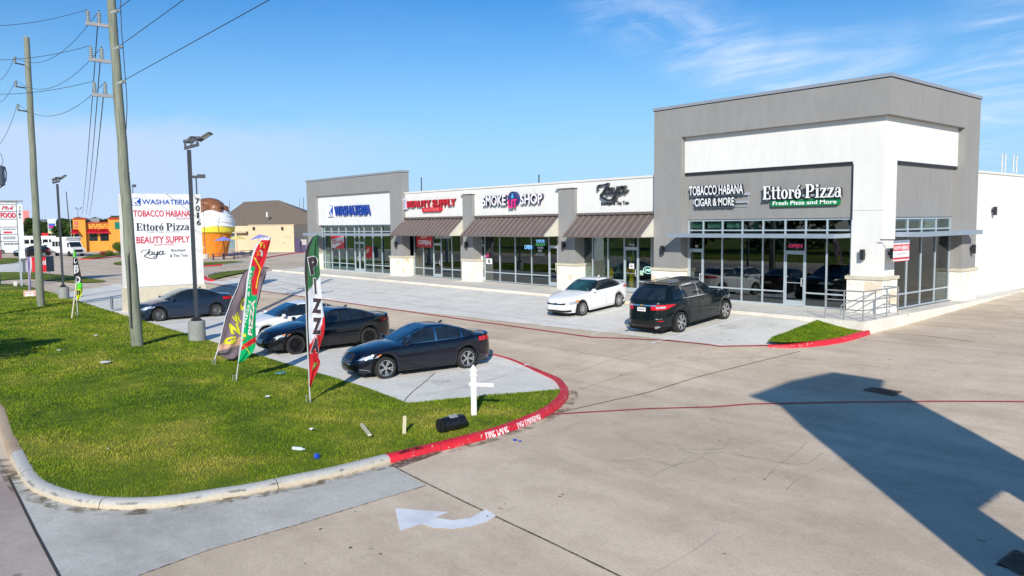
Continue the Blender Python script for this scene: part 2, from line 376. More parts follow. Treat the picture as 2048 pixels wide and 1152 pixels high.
GLY = {
 'E': (.78, [('r',.08,0,.30,1),('r',0,.93,.68,1.0),('r',0,0,.72,.07),('r',.28,.46,.55,.53),('r',.60,.70,.68,.95),('r',.64,.04,.72,.32),('r',.49,.36,.55,.63)]),
 't': (.46, [('r',.12,.03,.29,.92),('r',0,.61,.42,.68),('r',.2,0,.43,.08)]),
 'o': (.66, [('o',.31,.34,.31,.36,.115,.29)]),
 'r': (.54, [('r',.08,0,.26,.68),('r',0,0,.36,.065),('r',0,.615,.2,.68),('c',.43,.57,.10),('r',.24,.58,.43,.66)]),
 'é': (.62, [('o',.29,.34,.29,.36,.10,.29),('r',.1,.34,.52,.41),('q',.22,.76,.40,.98,.5,.95,.30,.74)]),
 'P': (.84, [('r',.08,0,.30,1),('r',0,0,.42,.07),('r',0,.93,.42,1.0),('h',.40,.715,.37,.285,.15,.215),('r',.28,.43,.42,.50)]),
 'i': (.42, [('r',.09,0,.28,.68),('r',0,0,.37,.065),('r',0,.615,.2,.68),('c',.185,.87,.11)]),
 'z': (.60, [('r',.02,.60,.54,.68),('r',0,0,.56,.08),('q',.0,.06,.34,.62,.54,.62,.20,.06),('r',.02,.5,.08,.64),('r',.5,.04,.56,.2)]),
 'a': (.62, [('o',.24,.2,.24,.22,.09,.16),('r',.34,.03,.52,.56),('h2',.30,.52,.22,.17,.12,.11),('r',.45,0,.60,.065)]),
 ' ': (.34, []),
}
def didone(mb, body, o, ax, ay, depth, mf=0, ms=1):
    W = sum(GLY[c][0] for c in body); o = V(o); ax = V(ax)/W; ay = V(ay); n = ax.cross(ay).normalized(); x = 0; k = 0
    for c in body:
        w, prims = GLY[c]
        for p in prims:
            k += 1; dz = depth + (k % 9) * .0009
            def q(a, b): return o + ax*(x+a) + ay*b
            def poly(pts):
                vs = [q(*t) + n*dz for t in pts] + [q(*t) for t in pts]; m = len(pts); b = len(mb.v)
                mb.v += [tuple(t) for t in vs]; mb.f.append(tuple(b+i for i in range(m))); mb.m.append(mf)
                for i in range(m): j = (i+1) % m; mb.f.append((b+m+i, b+m+j, b+j, b+i)); mb.m.append(ms)
            if p[0] == 'r': poly([(p[1],p[2]),(p[3],p[2]),(p[3],p[4]),(p[1],p[4])])
            elif p[0] == 'q': poly([(p[1],p[2]),(p[7],p[8]),(p[5],p[6]),(p[3],p[4])])
            elif p[0] == 'c': poly([(p[1]+p[3]*math.cos(a*.7854), p[2]+p[3]*math.sin(a*.7854)) for a in range(8)])
            else:
                cx, cy, rx, ry, ix, iy = p[1:]
                a0, a1 = {'o': (0, 360), 'h': (-90, 90), 'h2': (20, 200)}[p[0]]; N = 20
                for i in range(N):
                    t0 = math.radians(lerp(a0, a1, i/N)); t1 = math.radians(lerp(a0, a1, (i+1)/N))
                    poly([(cx+ix*math.cos(t0), cy+iy*math.sin(t0)), (cx+rx*math.cos(t0), cy+ry*math.sin(t0)), (cx+rx*math.cos(t1), cy+ry*math.sin(t1)), (cx+ix*math.cos(t1), cy+iy*math.sin(t1))])
        x += w
ZAYA = [  # script word in a unit box
 [(.05,.62,.05),(.02,.72,.06),(.07,.88,.07),(.17,.90,.06),(.30,.93,.05),(.38,.96,.07),(.30,.72,.10),(.20,.45,.12),(.13,.33,.08),(.22,.20,.10),(.36,.08,.09),(.50,.12,.07),(.52,.24,.05)],
 [(.44,.74,.07),(.36,.72,.10),(.31,.58,.12),(.34,.42,.10),(.41,.44,.07),(.47,.72,.09),(.45,.52,.11),(.48,.42,.08),(.53,.50,.05)],
 [(.53,.74,.10),(.53,.54,.12),(.57,.42,.09),(.63,.52,.07),(.68,.76,.09),(.66,.45,.12),(.61,.12,.10),(.54,.02,.07),(.50,.10,.05),(.60,.32,.05),(.72,.46,.05)],
 [(.88,.76,.07),(.79,.74,.10),(.73,.58,.12),(.77,.42,.10),(.84,.46,.07),(.91,.78,.09),(.88,.55,.12),(.92,.43,.08),(1.0,.56,.04)],
]
def zaya(mb, o, ax, ay, depth, mf=0, ms=1, fat=1.0):
    for i, s_ in enumerate(ZAYA): stroke(mb, [(a, b, c*fat) for a, b, c in s_], o, ax, ay, depth, mf, ms, lift=.0035*i)
class Fr:
    """vertical frame through a ground point, facing the camera direction (turned by yaw)"""
    def __init__(s, u, v, z=None, yaw=0.0, base=None):
        s.b = base if base is not None else (G(u, v) if z is None else atz(u, v, z))
        d = V((s.b.x-CAM.x, s.b.y-CAM.y, 0)).normalized(); c, q = math.cos(yaw), math.sin(yaw)
        s.d = V((d.x*c - d.y*q, d.x*q + d.y*c, 0)); s.e = V((s.d.y, -s.d.x, 0))
    def sz(s, u, v, off=0.0):
        r = ray(u, v); o = s.b + s.d*off; t = (o - CAM).dot(s.d) / r.dot(s.d); p = CAM + r*t; return (p - o).dot(s.e), p.z
    def p(s, a, z, off=0.0): q = s.b + s.e*a + s.d*off; return V((q.x, q.y, z))
    def px(s, u, v, off=0.0): a, z = s.sz(u, v, off); return s.p(a, z, off)
    def box(s, mb, u0, u1, v0, v1, d0, d1, m=0, zb=None):
        um, vm = (u0+u1)/2, (v0+v1)/2
        a0 = s.sz(u0, vm, d0)[0]; a1 = s.sz(u1, vm, d0)[0]; z1 = s.sz(um, v0, d0)[1]; z0 = s.sz(um, v1, d0)[1] if zb is None else zb
        mb.obox(s.p(a0, z0, d0), s.e*(a1-a0), s.d*(d1-d0), V((0,0,z1-z0)), m); return mb
    def text(s, mb, body, u0, u1, v0, v1, off, depth=.02, mf=0, ms=1, **k):
        a0 = s.sz(u0, v1, off)[0]; a1 = s.sz(u1, v1, off)[0]; z1 = s.sz((u0+u1)/2, v0, off)[1]; z0 = s.sz((u0+u1)/2, v1, off)[1]
        text_on(mb, body, s.p(a0, z0, off), s.e*(a1-a0), V((0,0,z1-z0)), depth, mf, ms, **k)
M['joint'] = P('joint_seal', (.05,.045,.04), .9); M['jointdash'] = worn('joint_broken', (.10,.085,.07), (.52,.47,.42), .47, 5)
# ================================================================== GROUND
def ground_mesh(name, poly, dz, mat, step=.5, zf=None, kind='structure'):
    """polygon (xy list) draped on the terrain, cut on the terrain grid"""
    bm = bmesh.new(); vs = [bm.verts.new((p[0], p[1], 0)) for p in poly]; f = bm.faces.new(vs)
    if f.normal.z < 0: bmesh.ops.reverse_faces(bm, faces=[f])
    xs = [p[0] for p in poly]; ys = [p[1] for p in poly]
    def cut(a, b, co, no):
        t = math.ceil(a/step)*step
        while t < b:
            bmesh.ops.bisect_plane(bm, geom=bm.verts[:]+bm.edges[:]+bm.faces[:], plane_co=co(t), plane_no=no); t += step
    cut(max(min(xs), -64), min(max(xs), 12), lambda t: (t, 0, 0), (1, 0, 0)); cut(max(min(ys), -30), min(max(ys), 30), lambda t: (0, t, 0), (0, 1, 0))
    for v in bm.verts: v.co.z = (zt(v.co.x, v.co.y) if zf is None else zf(v.co.x, v.co.y)) + dz
    me = bpy.data.meshes.new(name); bm.to_mesh(me); bm.free(); me.materials.append(mat)
    o = bpy.data.objects.new(name, me); COL.objects.link(o)
    if kind: o['kind'] = kind
    return o
xs = [-5000,-2500,-1200,-600,-300,-200,-150,-120,-100,-85,-75,-65] + [x*.5 for x in range(-120, 41)] + [24,30,40,60,100,200,500,1200,3000]
ys = [-3000,-1000,-400,-200,-100,-60,-45,-36] + [y*.5 for y in range(-62, 41)] + [22,24,26,28,30,34,38,42,46,50,55,60,80,110,150,220,320,500,900,1800,4000]
mb = MB(); mb.v = [(x, y, zt(x, y)) for x in xs for y in ys]; ny = len(ys)
mb.f = [(i*ny+j, (i+1)*ny+j, (i+1)*ny+j+1, i*ny+j+1) for i in range(len(xs)-1) for j in range(ny-1)]; mb.m = [0]*len(mb.f)
go = mb.build('driveway', M['drive']); go['kind'] = 'structure'
# grass verge inside the curb: outline from curb inner edge
CURB_PX = [(-60,700),(0,806),(25,862),(50,916),(77,955),(108,972),(144,983),(192,993),(268,996),(345,991),(431,978),(505,967),(575,952),(640,940),(700,926),(765,910),(808,900),(851,890),(900,878),(948,866),(985,856),(1022,844),(1052,832),(1080,820),(1100,808),(1114,795),(1122,784),(1123,771)]
CUR = [atz(u, v, GZ+.13) for u, v in CURB_PX]; CUR[0] = V((-60, CUR[1].y+.1, 0)); CUR[1] = V((-9.2, CUR[1].y, 0))
# a resampled, smooth curb line
def resample(pts, step):
    L = spline([(p[0], p[1], 0) for p in pts], 10); out = [L[0]]; acc = 0
    for a, b in zip(L, L[1:]):
        d = math.hypot(b[0]-a[0], b[1]-a[1]); acc += d
        if acc >= step: out.append(b); acc = 0
    if out[-1] != L[-1]: out.append(L[-1])
    return [V((p[0], p[1], 0)) for p in out]
curb_line = [CUR[0]] + resample(CUR[1:], .3)
LOTY = -17.85
lot_corner = G(815, 808); lot_r = curb_line[-1]
gpoly = [(p.x, p.y) for p in curb_line] + [(lot_r.x, lot_r.y), (lot_corner.x, lot_corner.y), (G(720,776.6).x, LOTY), (-31.6, LOTY), (-46.5, -17.7), (-60, -17.7)]
def zgrass(x, y):
    base = zt(x, y); d = abs(y - LOTY) if x < lot_corner.x else max(0, (lot_corner.y + (x-lot_corner.x)*(lot_r.y-lot_corner.y)/(lot_r.x-lot_corner.x)) - y)
    bumpz = .02*math.sin(x*.9+1)*math.sin(y*1.3) * sst(0, 1.5, d)
    return GZ + .03 + .085*sst(0, 1.2, d) + bumpz
grass = ground_mesh('lawn', gpoly, 0, M['grass'], .5, zgrass)
# lot pavements
LY1 = G(985,713); ly = LY1.y
end_px = [(985,713),(1020,722),(1060,737),(1092,751),(1112,762),(1123,771)]
endl = [atz(u, v, GZ+.02) for u, v in end_px]
lotpoly = [(-46.5, -17.7), (-31.6, LOTY), (G(720,776.6).x, LOTY), (lot_corner.x, lot_corner.y), (lot_r.x, lot_r.y)] + [(p.x, p.y) for p in endl[-2::-1]] + [(-54, ly+.3)]
front_lot = ground_mesh('front_parking_pavement', lotpoly, .012, M['lot'])
RY = -8.9
isl_a = G(1535,690)
farlot = [(G(445,563).x, G(445,563).y), (-50, RY), (-40, RY), (-20, RY), (G(1440,693).x, G(1440,693).y), (isl_a.x, isl_a.y), (G(1648,651).x, -2.6), (-45.5, -2.6), (-47.5, 3.5), (-56, 8.2), (G(600,534).x, G(600,534).y), (G(560,540.5).x, G(560,540.5).y), (G(495,552).x, G(495,552).y)]
far_lot = ground_mesh('shop_parking_pavement', farlot, .012, M['lot'])
# apron and street
ap = [G(16,953), G(70,1063), G(124,1165), G(235,1170), G(278,1151), G(415,1102), G(586,1053), G(852,972), G(790,935)]
apoly = [(p.x, p.y) for p in ap] + [(p.x+.0, p.y-.0) for p in [atz(u, v, GZ) for u, v in [(770,931),(700,951),(575,978),(431,1003),(345,1013),(250,1014),(170,1005),(100,990),(60,958)]]]
apron = ground_mesh('new_concrete_apron', apoly, .006, M['apron'])
street = ground_mesh('street', [(-400,-40),(8,-40),(G(124,1165).x, G(124,1165).y),(G(70,1063).x, G(70,1063).y),(G(16,953).x, G(16,953).y),(-9.2,-26.15),(-60,-26.2),(-400,-26.2)], .004, M['street'])
# curbs (rounded top, 15 cm)
def curb(name, line, mat, w=.16, hf=lambda i, k: .135, zb=None, inner=0.0):
    mb = MB(); k = len(line)
    for i, p in enumerate(line):
        t = (line[min(i+1,k-1)] - line[max(i-1,0)]); t.z = 0; t.normalize(); n = V((t.y, -t.x, 0))   # outward = right of direction
        z = zt(p.x, p.y) if zb is None else zb; h = hf(i, k)
        for a, hh in ((-.03, -.05), (-.03, h-.004), (0, h), (w*.62, h), (w*.86, h-.02), (w, h*.72), (w+.035, -.02)):
            mb.v.append((p.x+n.x*a, p.y+n.y*a, z+max(hh, -.05)))
    q = 7
    for i in range(k-1):
        for j in range(q-1): mb.f.append((i*q+j, (i+1)*q+j, (i+1)*q+j+1, i*q+j+1)); mb.m.append(0)
    mb.f += [tuple(range(q)), tuple(range((k-1)*q, k*q))[::-1]]; mb.m += [0, 0]
    o = mb.build(name, mat, smooth=50); o['kind'] = 'structure'; return o
red0 = min(range(len(curb_line)), key=lambda i: (curb_line[i]-atz(765,910,GZ+.13).to_2d().to_3d()).length)
dirt0 = min(range(len(curb_line)), key=lambda i: (curb_line[i]-atz(46,905,GZ+.1).to_2d().to_3d()).length)
curb('verge_curb', curb_line[dirt0:red0+1], M['kerb_w'])
curb('verge_curb', curb_line[:dirt0+1], M['kerb_dirt'], .17, lambda i, k: .115 if i > k*.7 else .09)
redline = curb_line[red0:]
curb('fire_lane_curb', redline, M['curb_red'])
e2 = resample([curb_line[-1]] + [endl[i] for i in (4,3,2,1,0)], .25)
curb('lot_end_curb', e2, M['curb_red'], .15, lambda i, k: lerp(.125, .022, min(1, i/(k*.55))))
def strip(mb, pts, w, dz, m=0, step=.4, zf=zt):
    out = []
    for a, b in zip(pts, pts[1:]):
        a = V((a[0], a[1], 0)); b = V((b[0], b[1], 0)); n = max(1, int((b-a).length/step))
        out += [a.lerp(b, i/n) for i in range(n)]
    out.append(V((pts[-1][0], pts[-1][1], 0))); base = len(mb.v); k = len(out)
    for i, p in enumerate(out):
        t = (out[min(i+1,k-1)]-out[max(i-1,0)]).normalized(); n = V((-t.y, t.x, 0))*(w/2 if not isinstance(w, (list, tuple)) else lerp(w[0], w[1], i/(k-1))/2)
        for s_ in (-1, 1): q = p + n*s_; mb.v.append((q.x, q.y, zf(q.x, q.y)+dz))
    for i in range(k-1): mb.f.append((base+2*i, base+2*i+2, base+2*i+3, base+2*i+1)); mb.m.append(m)
def marking(name, lines, w, dz, mat, kind='structure'):
    mb = MB()
    for l in lines: strip(mb, l, w, dz)
    o = mb.build(name, mat); o['kind'] = kind; return o
def g2(u, v): p = G(u, v); return (p.x, p.y)
# red fire lane lines
marking('fire_lane_line', [[g2(1535,692), g2(1440,693.5), g2(1340,682), (-6, RY+.05), (-12, RY), (-30, RY), (-46, RY)]], .10, .022, M['line_red'])
marking('fire_lane_line', [[(LY1.x, LY1.y), (-14, ly), (-30, ly+.05), (-52, ly+.1)]], .10, .022, M['line_red'])
marking('fire_lane_line', [[g2(1085,831), g2(1160,826), g2(1300,818), g2(1500,809), g2(1700,804.5), g2(1900,803.5), g2(2120,804.5)]], .085, .016, M['line_red'])
# lettering and joints on the fire lane kerb
def curbpt(line, s_, t_, off=.006, w=.16, h=.135):
    acc = 0
    for a, b in zip(line, line[1:]):
        l = (b-a).length
        if acc + l >= s_ or b is line[-1]:
            d = (b-a).normalized(); n = V((d.y, -d.x, 0)); p = a + d*(s_-acc); z = zt(p.x, p.y)
            pr = [(w+.035,-.02),(w,h*.72),(w*.86,h-.02),(w*.62,h),(0,h)]; q = t_*4; i = min(3, int(q)); o_ = lerp(pr[i][0], pr[i+1][0], q-i); zz = lerp(pr[i][1], pr[i+1][1], q-i)
            return V((p.x+n.x*(o_+off), p.y+n.y*(o_+off), z+zz+off*.7))
        acc += l
def arc_of(line, u, v):
    g = atz(u, v, GZ+.06); best = (9e9, 0); acc = 0
    for a, b in zip(line, line[1:]):
        d = math.hypot(a.x-g.x, a.y-g.y); best = min(best, (d, acc)); acc += (b-a).length
    return best[1]
def curb_text(body, u0, v0, u1, v1):
    s0, s1 = arc_of(redline, u0, v0), arc_of(redline, u1, v1); vs_, fs_, fl_ = text_raw(body, offset=.03, res=2); bmx = bmesh.new(); bv = [bmx.verts.new(v) for v in vs_]
    for ff, l in zip(fs_, fl_):
        if l == 0:
            try: bmx.faces.new([bv[i] for i in ff])
            except ValueError: pass
    for v in [v for v in bmx.verts if not v.link_faces]: bmx.verts.remove(v)
    for k in range(1, 40): bmesh.ops.bisect_plane(bmx, geom=bmx.verts[:]+bmx.edges[:]+bmx.faces[:], plane_co=(k/40,0,0), plane_no=(1,0,0))
    for y in ((.25-.04)/.52, (.5-.04)/.52, .2, .6, .8): bmesh.ops.bisect_plane(bmx, geom=bmx.verts[:]+bmx.edges[:]+bmx.faces[:], plane_co=(0,y,0), plane_no=(0,1,0))
    bmx.verts.index_update(); mm = MB(); mm.v = [tuple(curbpt(redline, lerp(s0, s1, v.co.x), lerp(.04, .56, v.co.y), .010)) for v in bmx.verts]; mm.f = [tuple(v.index for v in ff.verts) for ff in bmx.faces]; bmx.free()
    mm.m = [0]*len(mm.f); o = mm.build('kerb_lettering', M['stencil']); o['kind'] = 'structure'
M['stencil'] = worn('stencil_white', (.85,.82,.82), (.6,.05,.06), .66, 22)
curb_text('FIRE LANE', 960, 874, 1003, 861); curb_text('NO PARKING', 1018, 852, 1059, 833)
def curb_bands(line, step, w_, mat, t0=0.0, t1=1.0, start=0.0, name='kerb_joint'):
    tot = sum((b-a).length for a, b in zip(line, line[1:])); mm = MB(); s_ = start or step*.6
    while s_ < tot-.1:
        b0 = len(mm.v); k = 8
        for j in range(k+1):
            for e in (0, w_): mm.v.append(tuple(curbpt(line, s_+e, lerp(t0, t1, j/k), .003)))
        for j in range(k): mm.f.append((b0+2*j, b0+2*j+1, b0+2*j+3, b0+2*j+2)); mm.m.append(0)
        s_ += step
    o = mm.build(name, mat); o['kind'] = 'structure'
curb_bands(redline, 1.9, .012, M['joint']); curb_bands(curb_line[dirt0:red0+1], 2.6, .012, M['joint'])
curb_bands(redline, 50, .55, dirtmat('tyre_scuff', (.02,.02,.02), .44, 6, .95), .45, 1.0, .22, 'tyre_scuff')
gl = [p + V((((curb_line[min(i+1, len(curb_line)-1)]-curb_line[max(i-1,0)]).normalized().y), -((curb_line[min(i+1, len(curb_line)-1)]-curb_line[max(i-1,0)]).normalized().x), 0))*.30 for i, p in enumerate(curb_line)][dirt0:]
marking('gutter_dirt', [[(p.x, p.y) for p in gl]], .26, .017, M['gutter'])
# tyre marks, oil and drips
def arcmark(pts, w_=.18, mt='tyre_mark'): marking('tyre_mark', [[g2(*p) for p in spline([(a, b, 0) for a, b in pts], 6) for p in [(p[0], p[1])]]], w_, .019, M[mt])
arcmark([(1160,780),(1330,730),(1540,715),(1760,735)], .16); arcmark([(850,790),(930,775),(1010,752)], .12)
for (u, v, r_) in ((880,764,.35),(1130,800,.25),(1460,655,.4),(1240,640,.3),(760,750,.3)):
    p = G(u, v); ground_mesh('oil_stain', [(p.x+r_*math.cos(a*.524)*random.uniform(.7,1.2), p.y+r_*math.sin(a*.524)*random.uniform(.7,1.2)) for a in range(12)], .018, M['oil'])
# stall stripes
fl = []
s1 = (g2(731.6,776.3), g2(1040,733.7)); dx = (s1[1][0]-s1[0][0])/(s1[1][1]-s1[0][1])
x0 = s1[0][0]
for k in range(0, 17):
    xk = x0 - 2.72*k
    if xk > -48: fl.append([(xk, -17.6), (xk + dx*5.2, -12.5)])
marking('front_stall_stripes', fl, .10, .02, M['linewhite'])
fr = []
sA = (g2(1505.9,631.8), g2(1338.5,677.9))
for k in range(0, 16):
    xk = sA[0][0] - 2.72*k; fr.append([(xk, -2.75), (xk + (sA[1][0]-sA[0][0])*.95, -8.6)])
marking('shop_stall_stripes', fr, .10, .02, M['linewhite'])
# joints and cracks
M['moss'] = worn('joint_moss', (.06,.065,.03), (.22,.2,.16), .5, 9)
marking('pavement_joint', [[g2(790,935), g2(850,966), g2(940,1010), g2(1100,1085), g2(1290,1178)]], .035, .010, M['moss'])
marking('pavement_joint', [[g2(1085,833), g2(1230,800), g2(1400,753), g2(1600,703)], [g2(1765,667), g2(1850,672), g2(1950,684)]], .03, .010, M['joint'])
marking('pavement_joint', [[g2(16,953), g2(70,1063), g2(124,1165)], [g2(16,953), g2(48,944)]], .035, .013, M['joint'])
marking('pavement_joint', [[g2(852,972), g2(586,1053), g2(415,1102), g2(240,1166)]], .018, .013, M['jointdash'])
marking('pavement_crack', [[g2(1300,1152), g2(1385,1105), g2(1440,1065)], [g2(1180,655), g2(1260,672), g2(1330,690)], [g2(1490,890), g2(1700,812)], [g2(1840,760), g2(1960,705)], [g2(980,790), g2(1010,784)]], .012, .010, M['pinkgrey'])
hair = []
for k in range(9):
    a = random.uniform(1200, 2000); b = random.uniform(840, 1130); pts = [(a, b)]
    for j in range(5): pts.append((pts[-1][0]+random.uniform(15, 50), pts[-1][1]+random.uniform(-22, 14)))
    hair.append([g2(*p) for p in pts])
M['hair'] = P('hairline', (.27,.25,.22), .9)
marking('pavement_crack', hair, .008, .009, M['hair'])
# big joints across the drive and lots
jl = [[(-3.3-6*k, ly), (-3.3-6*k, RY)] for k in range(0, 8)] + [[(-50, -10.6), (-2, -10.6)]]
marking('pavement_joint', jl, .012, .010, M['hair'])
# white turn arrow (painted on the drive)
A = [(790,1018),(897,1026),(872,1037),(905,1042),(940,1038),(972,1020),(992,1033),(975,1045),(940,1056),(905,1060),(870,1058),(843,1050),(800,1064)]
ar = ground_mesh('turn_arrow', [g2(*p) for p in A], .014, M['arrow'])
tag(ar, kind='structure')
# soil washed against the curb, leaf litter
M['soil'] = worn('soil', (.16,.10,.06), (.40,.36,.30), .52, 14)
ground_mesh('curb_soil', [g2(*p) for p in [(775,934),(800,936),(850,918),(885,905),(870,899),(820,914)]], .016, M['soil'])
# ------------------------------------------------------------------ grass blades
def inside(px, py, poly):
    r = np.zeros(len(px), bool); n = len(poly)
    for i in range(n):
        x1, y1 = poly[i]; x2, y2 = poly[(i+1) % n]
        c = ((y1 > py) != (y2 > py)); 
        with np.errstate(divide='ignore', invalid='ignore'): xi = (x2-x1)*(py-y1)/(y2-y1)+x1
        r ^= c & (px < xi)
    return r
def blades(name, poly, zf, n, dens_fn, mat, h0=.05, label=None):
    xs_ = [p[0] for p in poly]; ys_ = [p[1] for p in poly]
    px = rng.uniform(max(min(xs_), -52), max(xs_), n*2); py = rng.uniform(min(ys_), max(ys_), n*2)
    dist = np.hypot(px-CAM.x, py-CAM.y); keep = inside(px, py, poly) & (rng.uniform(0, 1, n*2) < dens_fn(dist)); px = px[keep][:n]; py = py[keep][:n]; dist = dist[keep][:n]
    # thin wherever the patchy field is low
    pz = np.array([zf(a, b) for a, b in zip(px, py)]) - .005; N = len(px)
    ang = rng.uniform(0, math.pi, N); sc = np.clip(dist/18, .8, 2.6); fld = .5+.5*np.sin(px*1.7+2*np.sin(py*1.1))*np.sin(py*2.3+px*.6)
    h = h0*rng.uniform(.5, 1.25, N)*(1+.25*(sc-1))*(.6+.75*fld); w = .008*sc*rng.uniform(.8, 1.6, N); lx = rng.normal(0, .5, N)*h; lyy = rng.normal(0, .5, N)*h
    c, s_ = np.cos(ang)*w, np.sin(ang)*w
    v = np.empty((N, 3, 3)); v[:,0] = np.stack([px-c, py-s_, pz], 1); v[:,1] = np.stack([px+c, py+s_, pz], 1); v[:,2] = np.stack([px+lx, py+lyy, pz+h], 1)
    me = bpy.data.meshes.new(name); me.vertices.add(N*3); me.vertices.foreach_set('co', v.reshape(-1)); me.loops.add(N*3); me.loops.foreach_set('vertex_index', np.arange(N*3)); me.polygons.add(N)
    me.polygons.foreach_set('loop_start', np.arange(N)*3); me.polygons.foreach_set('loop_total', np.full(N, 3)); me.update(calc_edges=True); me.materials.append(mat)
    o = bpy.data.objects.new(name, me); COL.objects.link(o); tag(o, label, 'grass', kind='stuff'); return o
M['straw'] = grassmat('dry_blades', (.20,.18,.06), (.28,.24,.09), (.34,.29,.14))
blades('dry_grass', gpoly, zgrass, 5000, lambda d: np.clip((15/d)**2.2, .01, 1), M['straw'], .06, 'dead straw coloured blades scattered through the verge')
blades('grass', gpoly, zgrass, 230000, lambda d: np.clip((16/d)**1.6, .03, 1), M['blade'], .045, 'short mown grass on the roadside verge inside the curb')
# ------------------------------------------------------------------ grass island by the shops
ispx = [(1535,688),(1640,648),(1679,642),(1700,655),(1722,664),(1727,667)]
ig = [G(*p) for p in ispx]
il = resample([G(1536,692), G(1580,694), G(1630,691), G(1680,683), G(1715,673), G(1730,668)], .2)
ip = [(p.x, p.y) for p in il[::-1]] + [g2(1545,684), g2(1600,662), (G(1640,648).x, -2.5), (.3, -2.5)]
def zisl(x, y): return zt(x, y) + .03 + .10*sst(-8.8, -7.2, y) * sst(-2.3,-1.6,x)
ground_mesh('island_lawn', ip, .02, M['grass'], .5, zisl)
blades('grass', ip, lambda x, y: zisl(x, y)+.02, 12000, lambda d: np.ones(len(d)), M['blade'], .035, 'grass on the small island beside the concrete ramp wall')
curb('island_curb', il, M['curb_red'], .15, lambda i, k: lerp(.05, .15, min(1, i/(k*.3))))
# distant grass islands
def isl(name, px, dz=.1, redpx=None):
    pl = [g2(*p) for p in px]; ground_mesh(name, pl, dz, M['grass'], 4)
isl('island_lawn', [(415,556),(427,561),(450,555),(489,547),(520,541),(540,536),(520,535),(494,541),(458,544),(427,549)])
curb('island_curb', [G(u, v) for u, v in [(540,535),(520,534),(494,540.5),(458,543),(427,548),(412,554)]][::-1], M['curb'], .15)
curb('island_curb', [G(u, v) for u, v in [(411,555),(418,561),(428,562.5)]], M['curb_red'], .2)
isl('island_lawn', [(380,534),(408,532.5),(442,530),(492,524.5),(467,523.5),(408,526),(380,528)])
curb('island_curb', [G(u, v) for u, v in [(380,535),(408,533),(443,531)]], M['curb_red'], .2)
curb('island_curb', [G(u, v) for u, v in [(443,531),(470,528),(495,525)]], M['curb'], .2)
isl('island_lawn', [(162,519),(180,518),(218,513),(240,511),(240,506),(200,508),(165,516)])
curb('island_curb', [G(u, v) for u, v in [(158,519.5),(180,519),(205,517),(240,513.5)]], M['curb_red'], .3)
isl('island_lawn', [(-60,568),(20,560),(60,558),(150,567),(205,565),(212,563),(150,553),(60,545),(-60,545)], .06)
isl('island_lawn', [(-60,536),(30,526),(60,518),(20,516),(-60,520)], .06)
isl('island_lawn', [(226,529),(245,532),(245,524),(230,526)], .1)
curb('island_curb', [G(u, v) for u, v in [(500,522),(540,514.5),(588,507),(640,502)]], M['curb_red'], .2)
ground_mesh('side_pavement', [g2(*p) for p in [(-60,553),(-60,531),(20,522),(55,526),(66,540),(55,548),(0,552)]], .012, M['lot'], 4)
marking('road_marking', [[g2(560,522), g2(573,520.5)]], .5, .03, M['linewhite'])
# drain grates
def grate(px, label):
    a, b, c, d = [G(*p) for p in px]; t = thing('drain_grate', label, 'grate', ((a+c)/2), 'iron drain grates set in the drive')
    mb = MB(); up = V((0,0,.015)); rim = MB()
    for p, q in ((a,b),(b,c),(c,d),(d,a)): strip(rim, [(p.x,p.y),(q.x,q.y)], .05, .018)
    rim.build('frame', M['rust'], t)
    for i in range(1, 12):
        p = a.lerp(b, i/12); q = d.lerp(c, i/12); strip(mb, [(p.x,p.y),(q.x,q.y)], .025, .016)
    mb.build('bars', M['rust'], t)
    m2 = MB(); strip(m2, [((a.x+d.x)/2, (a.y+d.y)/2), ((b.x+c.x)/2, (b.y+c.y)/2)], (a-d).length*.98, .008); m2.build('pit', M['black'], t)
M['rust'] = P('rusty_iron', (.16,.11,.08), .8, .3, .3, 9)
grate([(1727,781),(1745,776),(1803,784),(1786,792)], 'rusty drain grate beside the tip of the big shadow')
grate([(2000,1127),(2032,1103),(2075,1125),(2045,1152)], 'dark drain grate at the bottom right corner of the drive')
# ================================================================== SKY AND SUN
w = bpy.data.worlds.new("World"); scene.world = w; w.use_nodes = True; nt = w.node_tree; bg = nt.nodes['Background']
SAZ = math.radians(-44); SEL = math.radians(25.5)     # direction towards the sun
sdir = V((math.cos(SAZ)*math.cos(SEL), math.sin(SAZ)*math.cos(SEL), math.sin(SEL)))
sky = nt.nodes.new('ShaderNodeTexSky'); sky.sky_type = 'NISHITA'; sky.sun_disc = False; sky.sun_elevation = SEL; sky.sun_rotation = math.atan2(sdir.x, sdir.y); sky.altitude = 0; sky.air_density = 1.0; sky.dust_density = .6; sky.ozone_density = 2.2
tc = nt.nodes.new('ShaderNodeTexCoord'); gen = tc.outputs['Generated']
hs = nt.nodes.new('ShaderNodeHueSaturation'); hs.inputs['Saturation'].default_value = 1.3; hs.inputs['Value'].default_value = 1.0; nt.links.new(sky.outputs[0], hs.inputs['Color'])
skyc = mix(nt, hs.outputs[0], (.60, 1.06, 1.36), 1.0, 'MULTIPLY')
def vm(op, a, b=None):
    n = nt.nodes.new('ShaderNodeVectorMath'); n.operation = op
    for i, x in enumerate((a, b)):
        if x is None: continue
        if isinstance(x, (tuple, list, Vector)): n.inputs[i].default_value = tuple(x)
        else: nt.links.new(x, n.inputs[i])
    return n
def mth(op, a, b=0.0, c=0.0):
    n = nt.nodes.new('ShaderNodeMath'); n.operation = op; n.use_clamp = False
    for i, x in enumerate((a, b, c)):
        if isinstance(x, (int, float)): n.inputs[i].default_value = x
        else: nt.links.new(x, n.inputs[i])
    return n.outputs[0]
def mrange(x, a, b): 
    n = nt.nodes.new('ShaderNodeMapRange'); n.interpolation_type = 'SMOOTHSTEP'; nt.links.new(x, n.inputs[0]); n.inputs[1].default_value = a; n.inputs[2].default_value = b; return n.outputs[0]
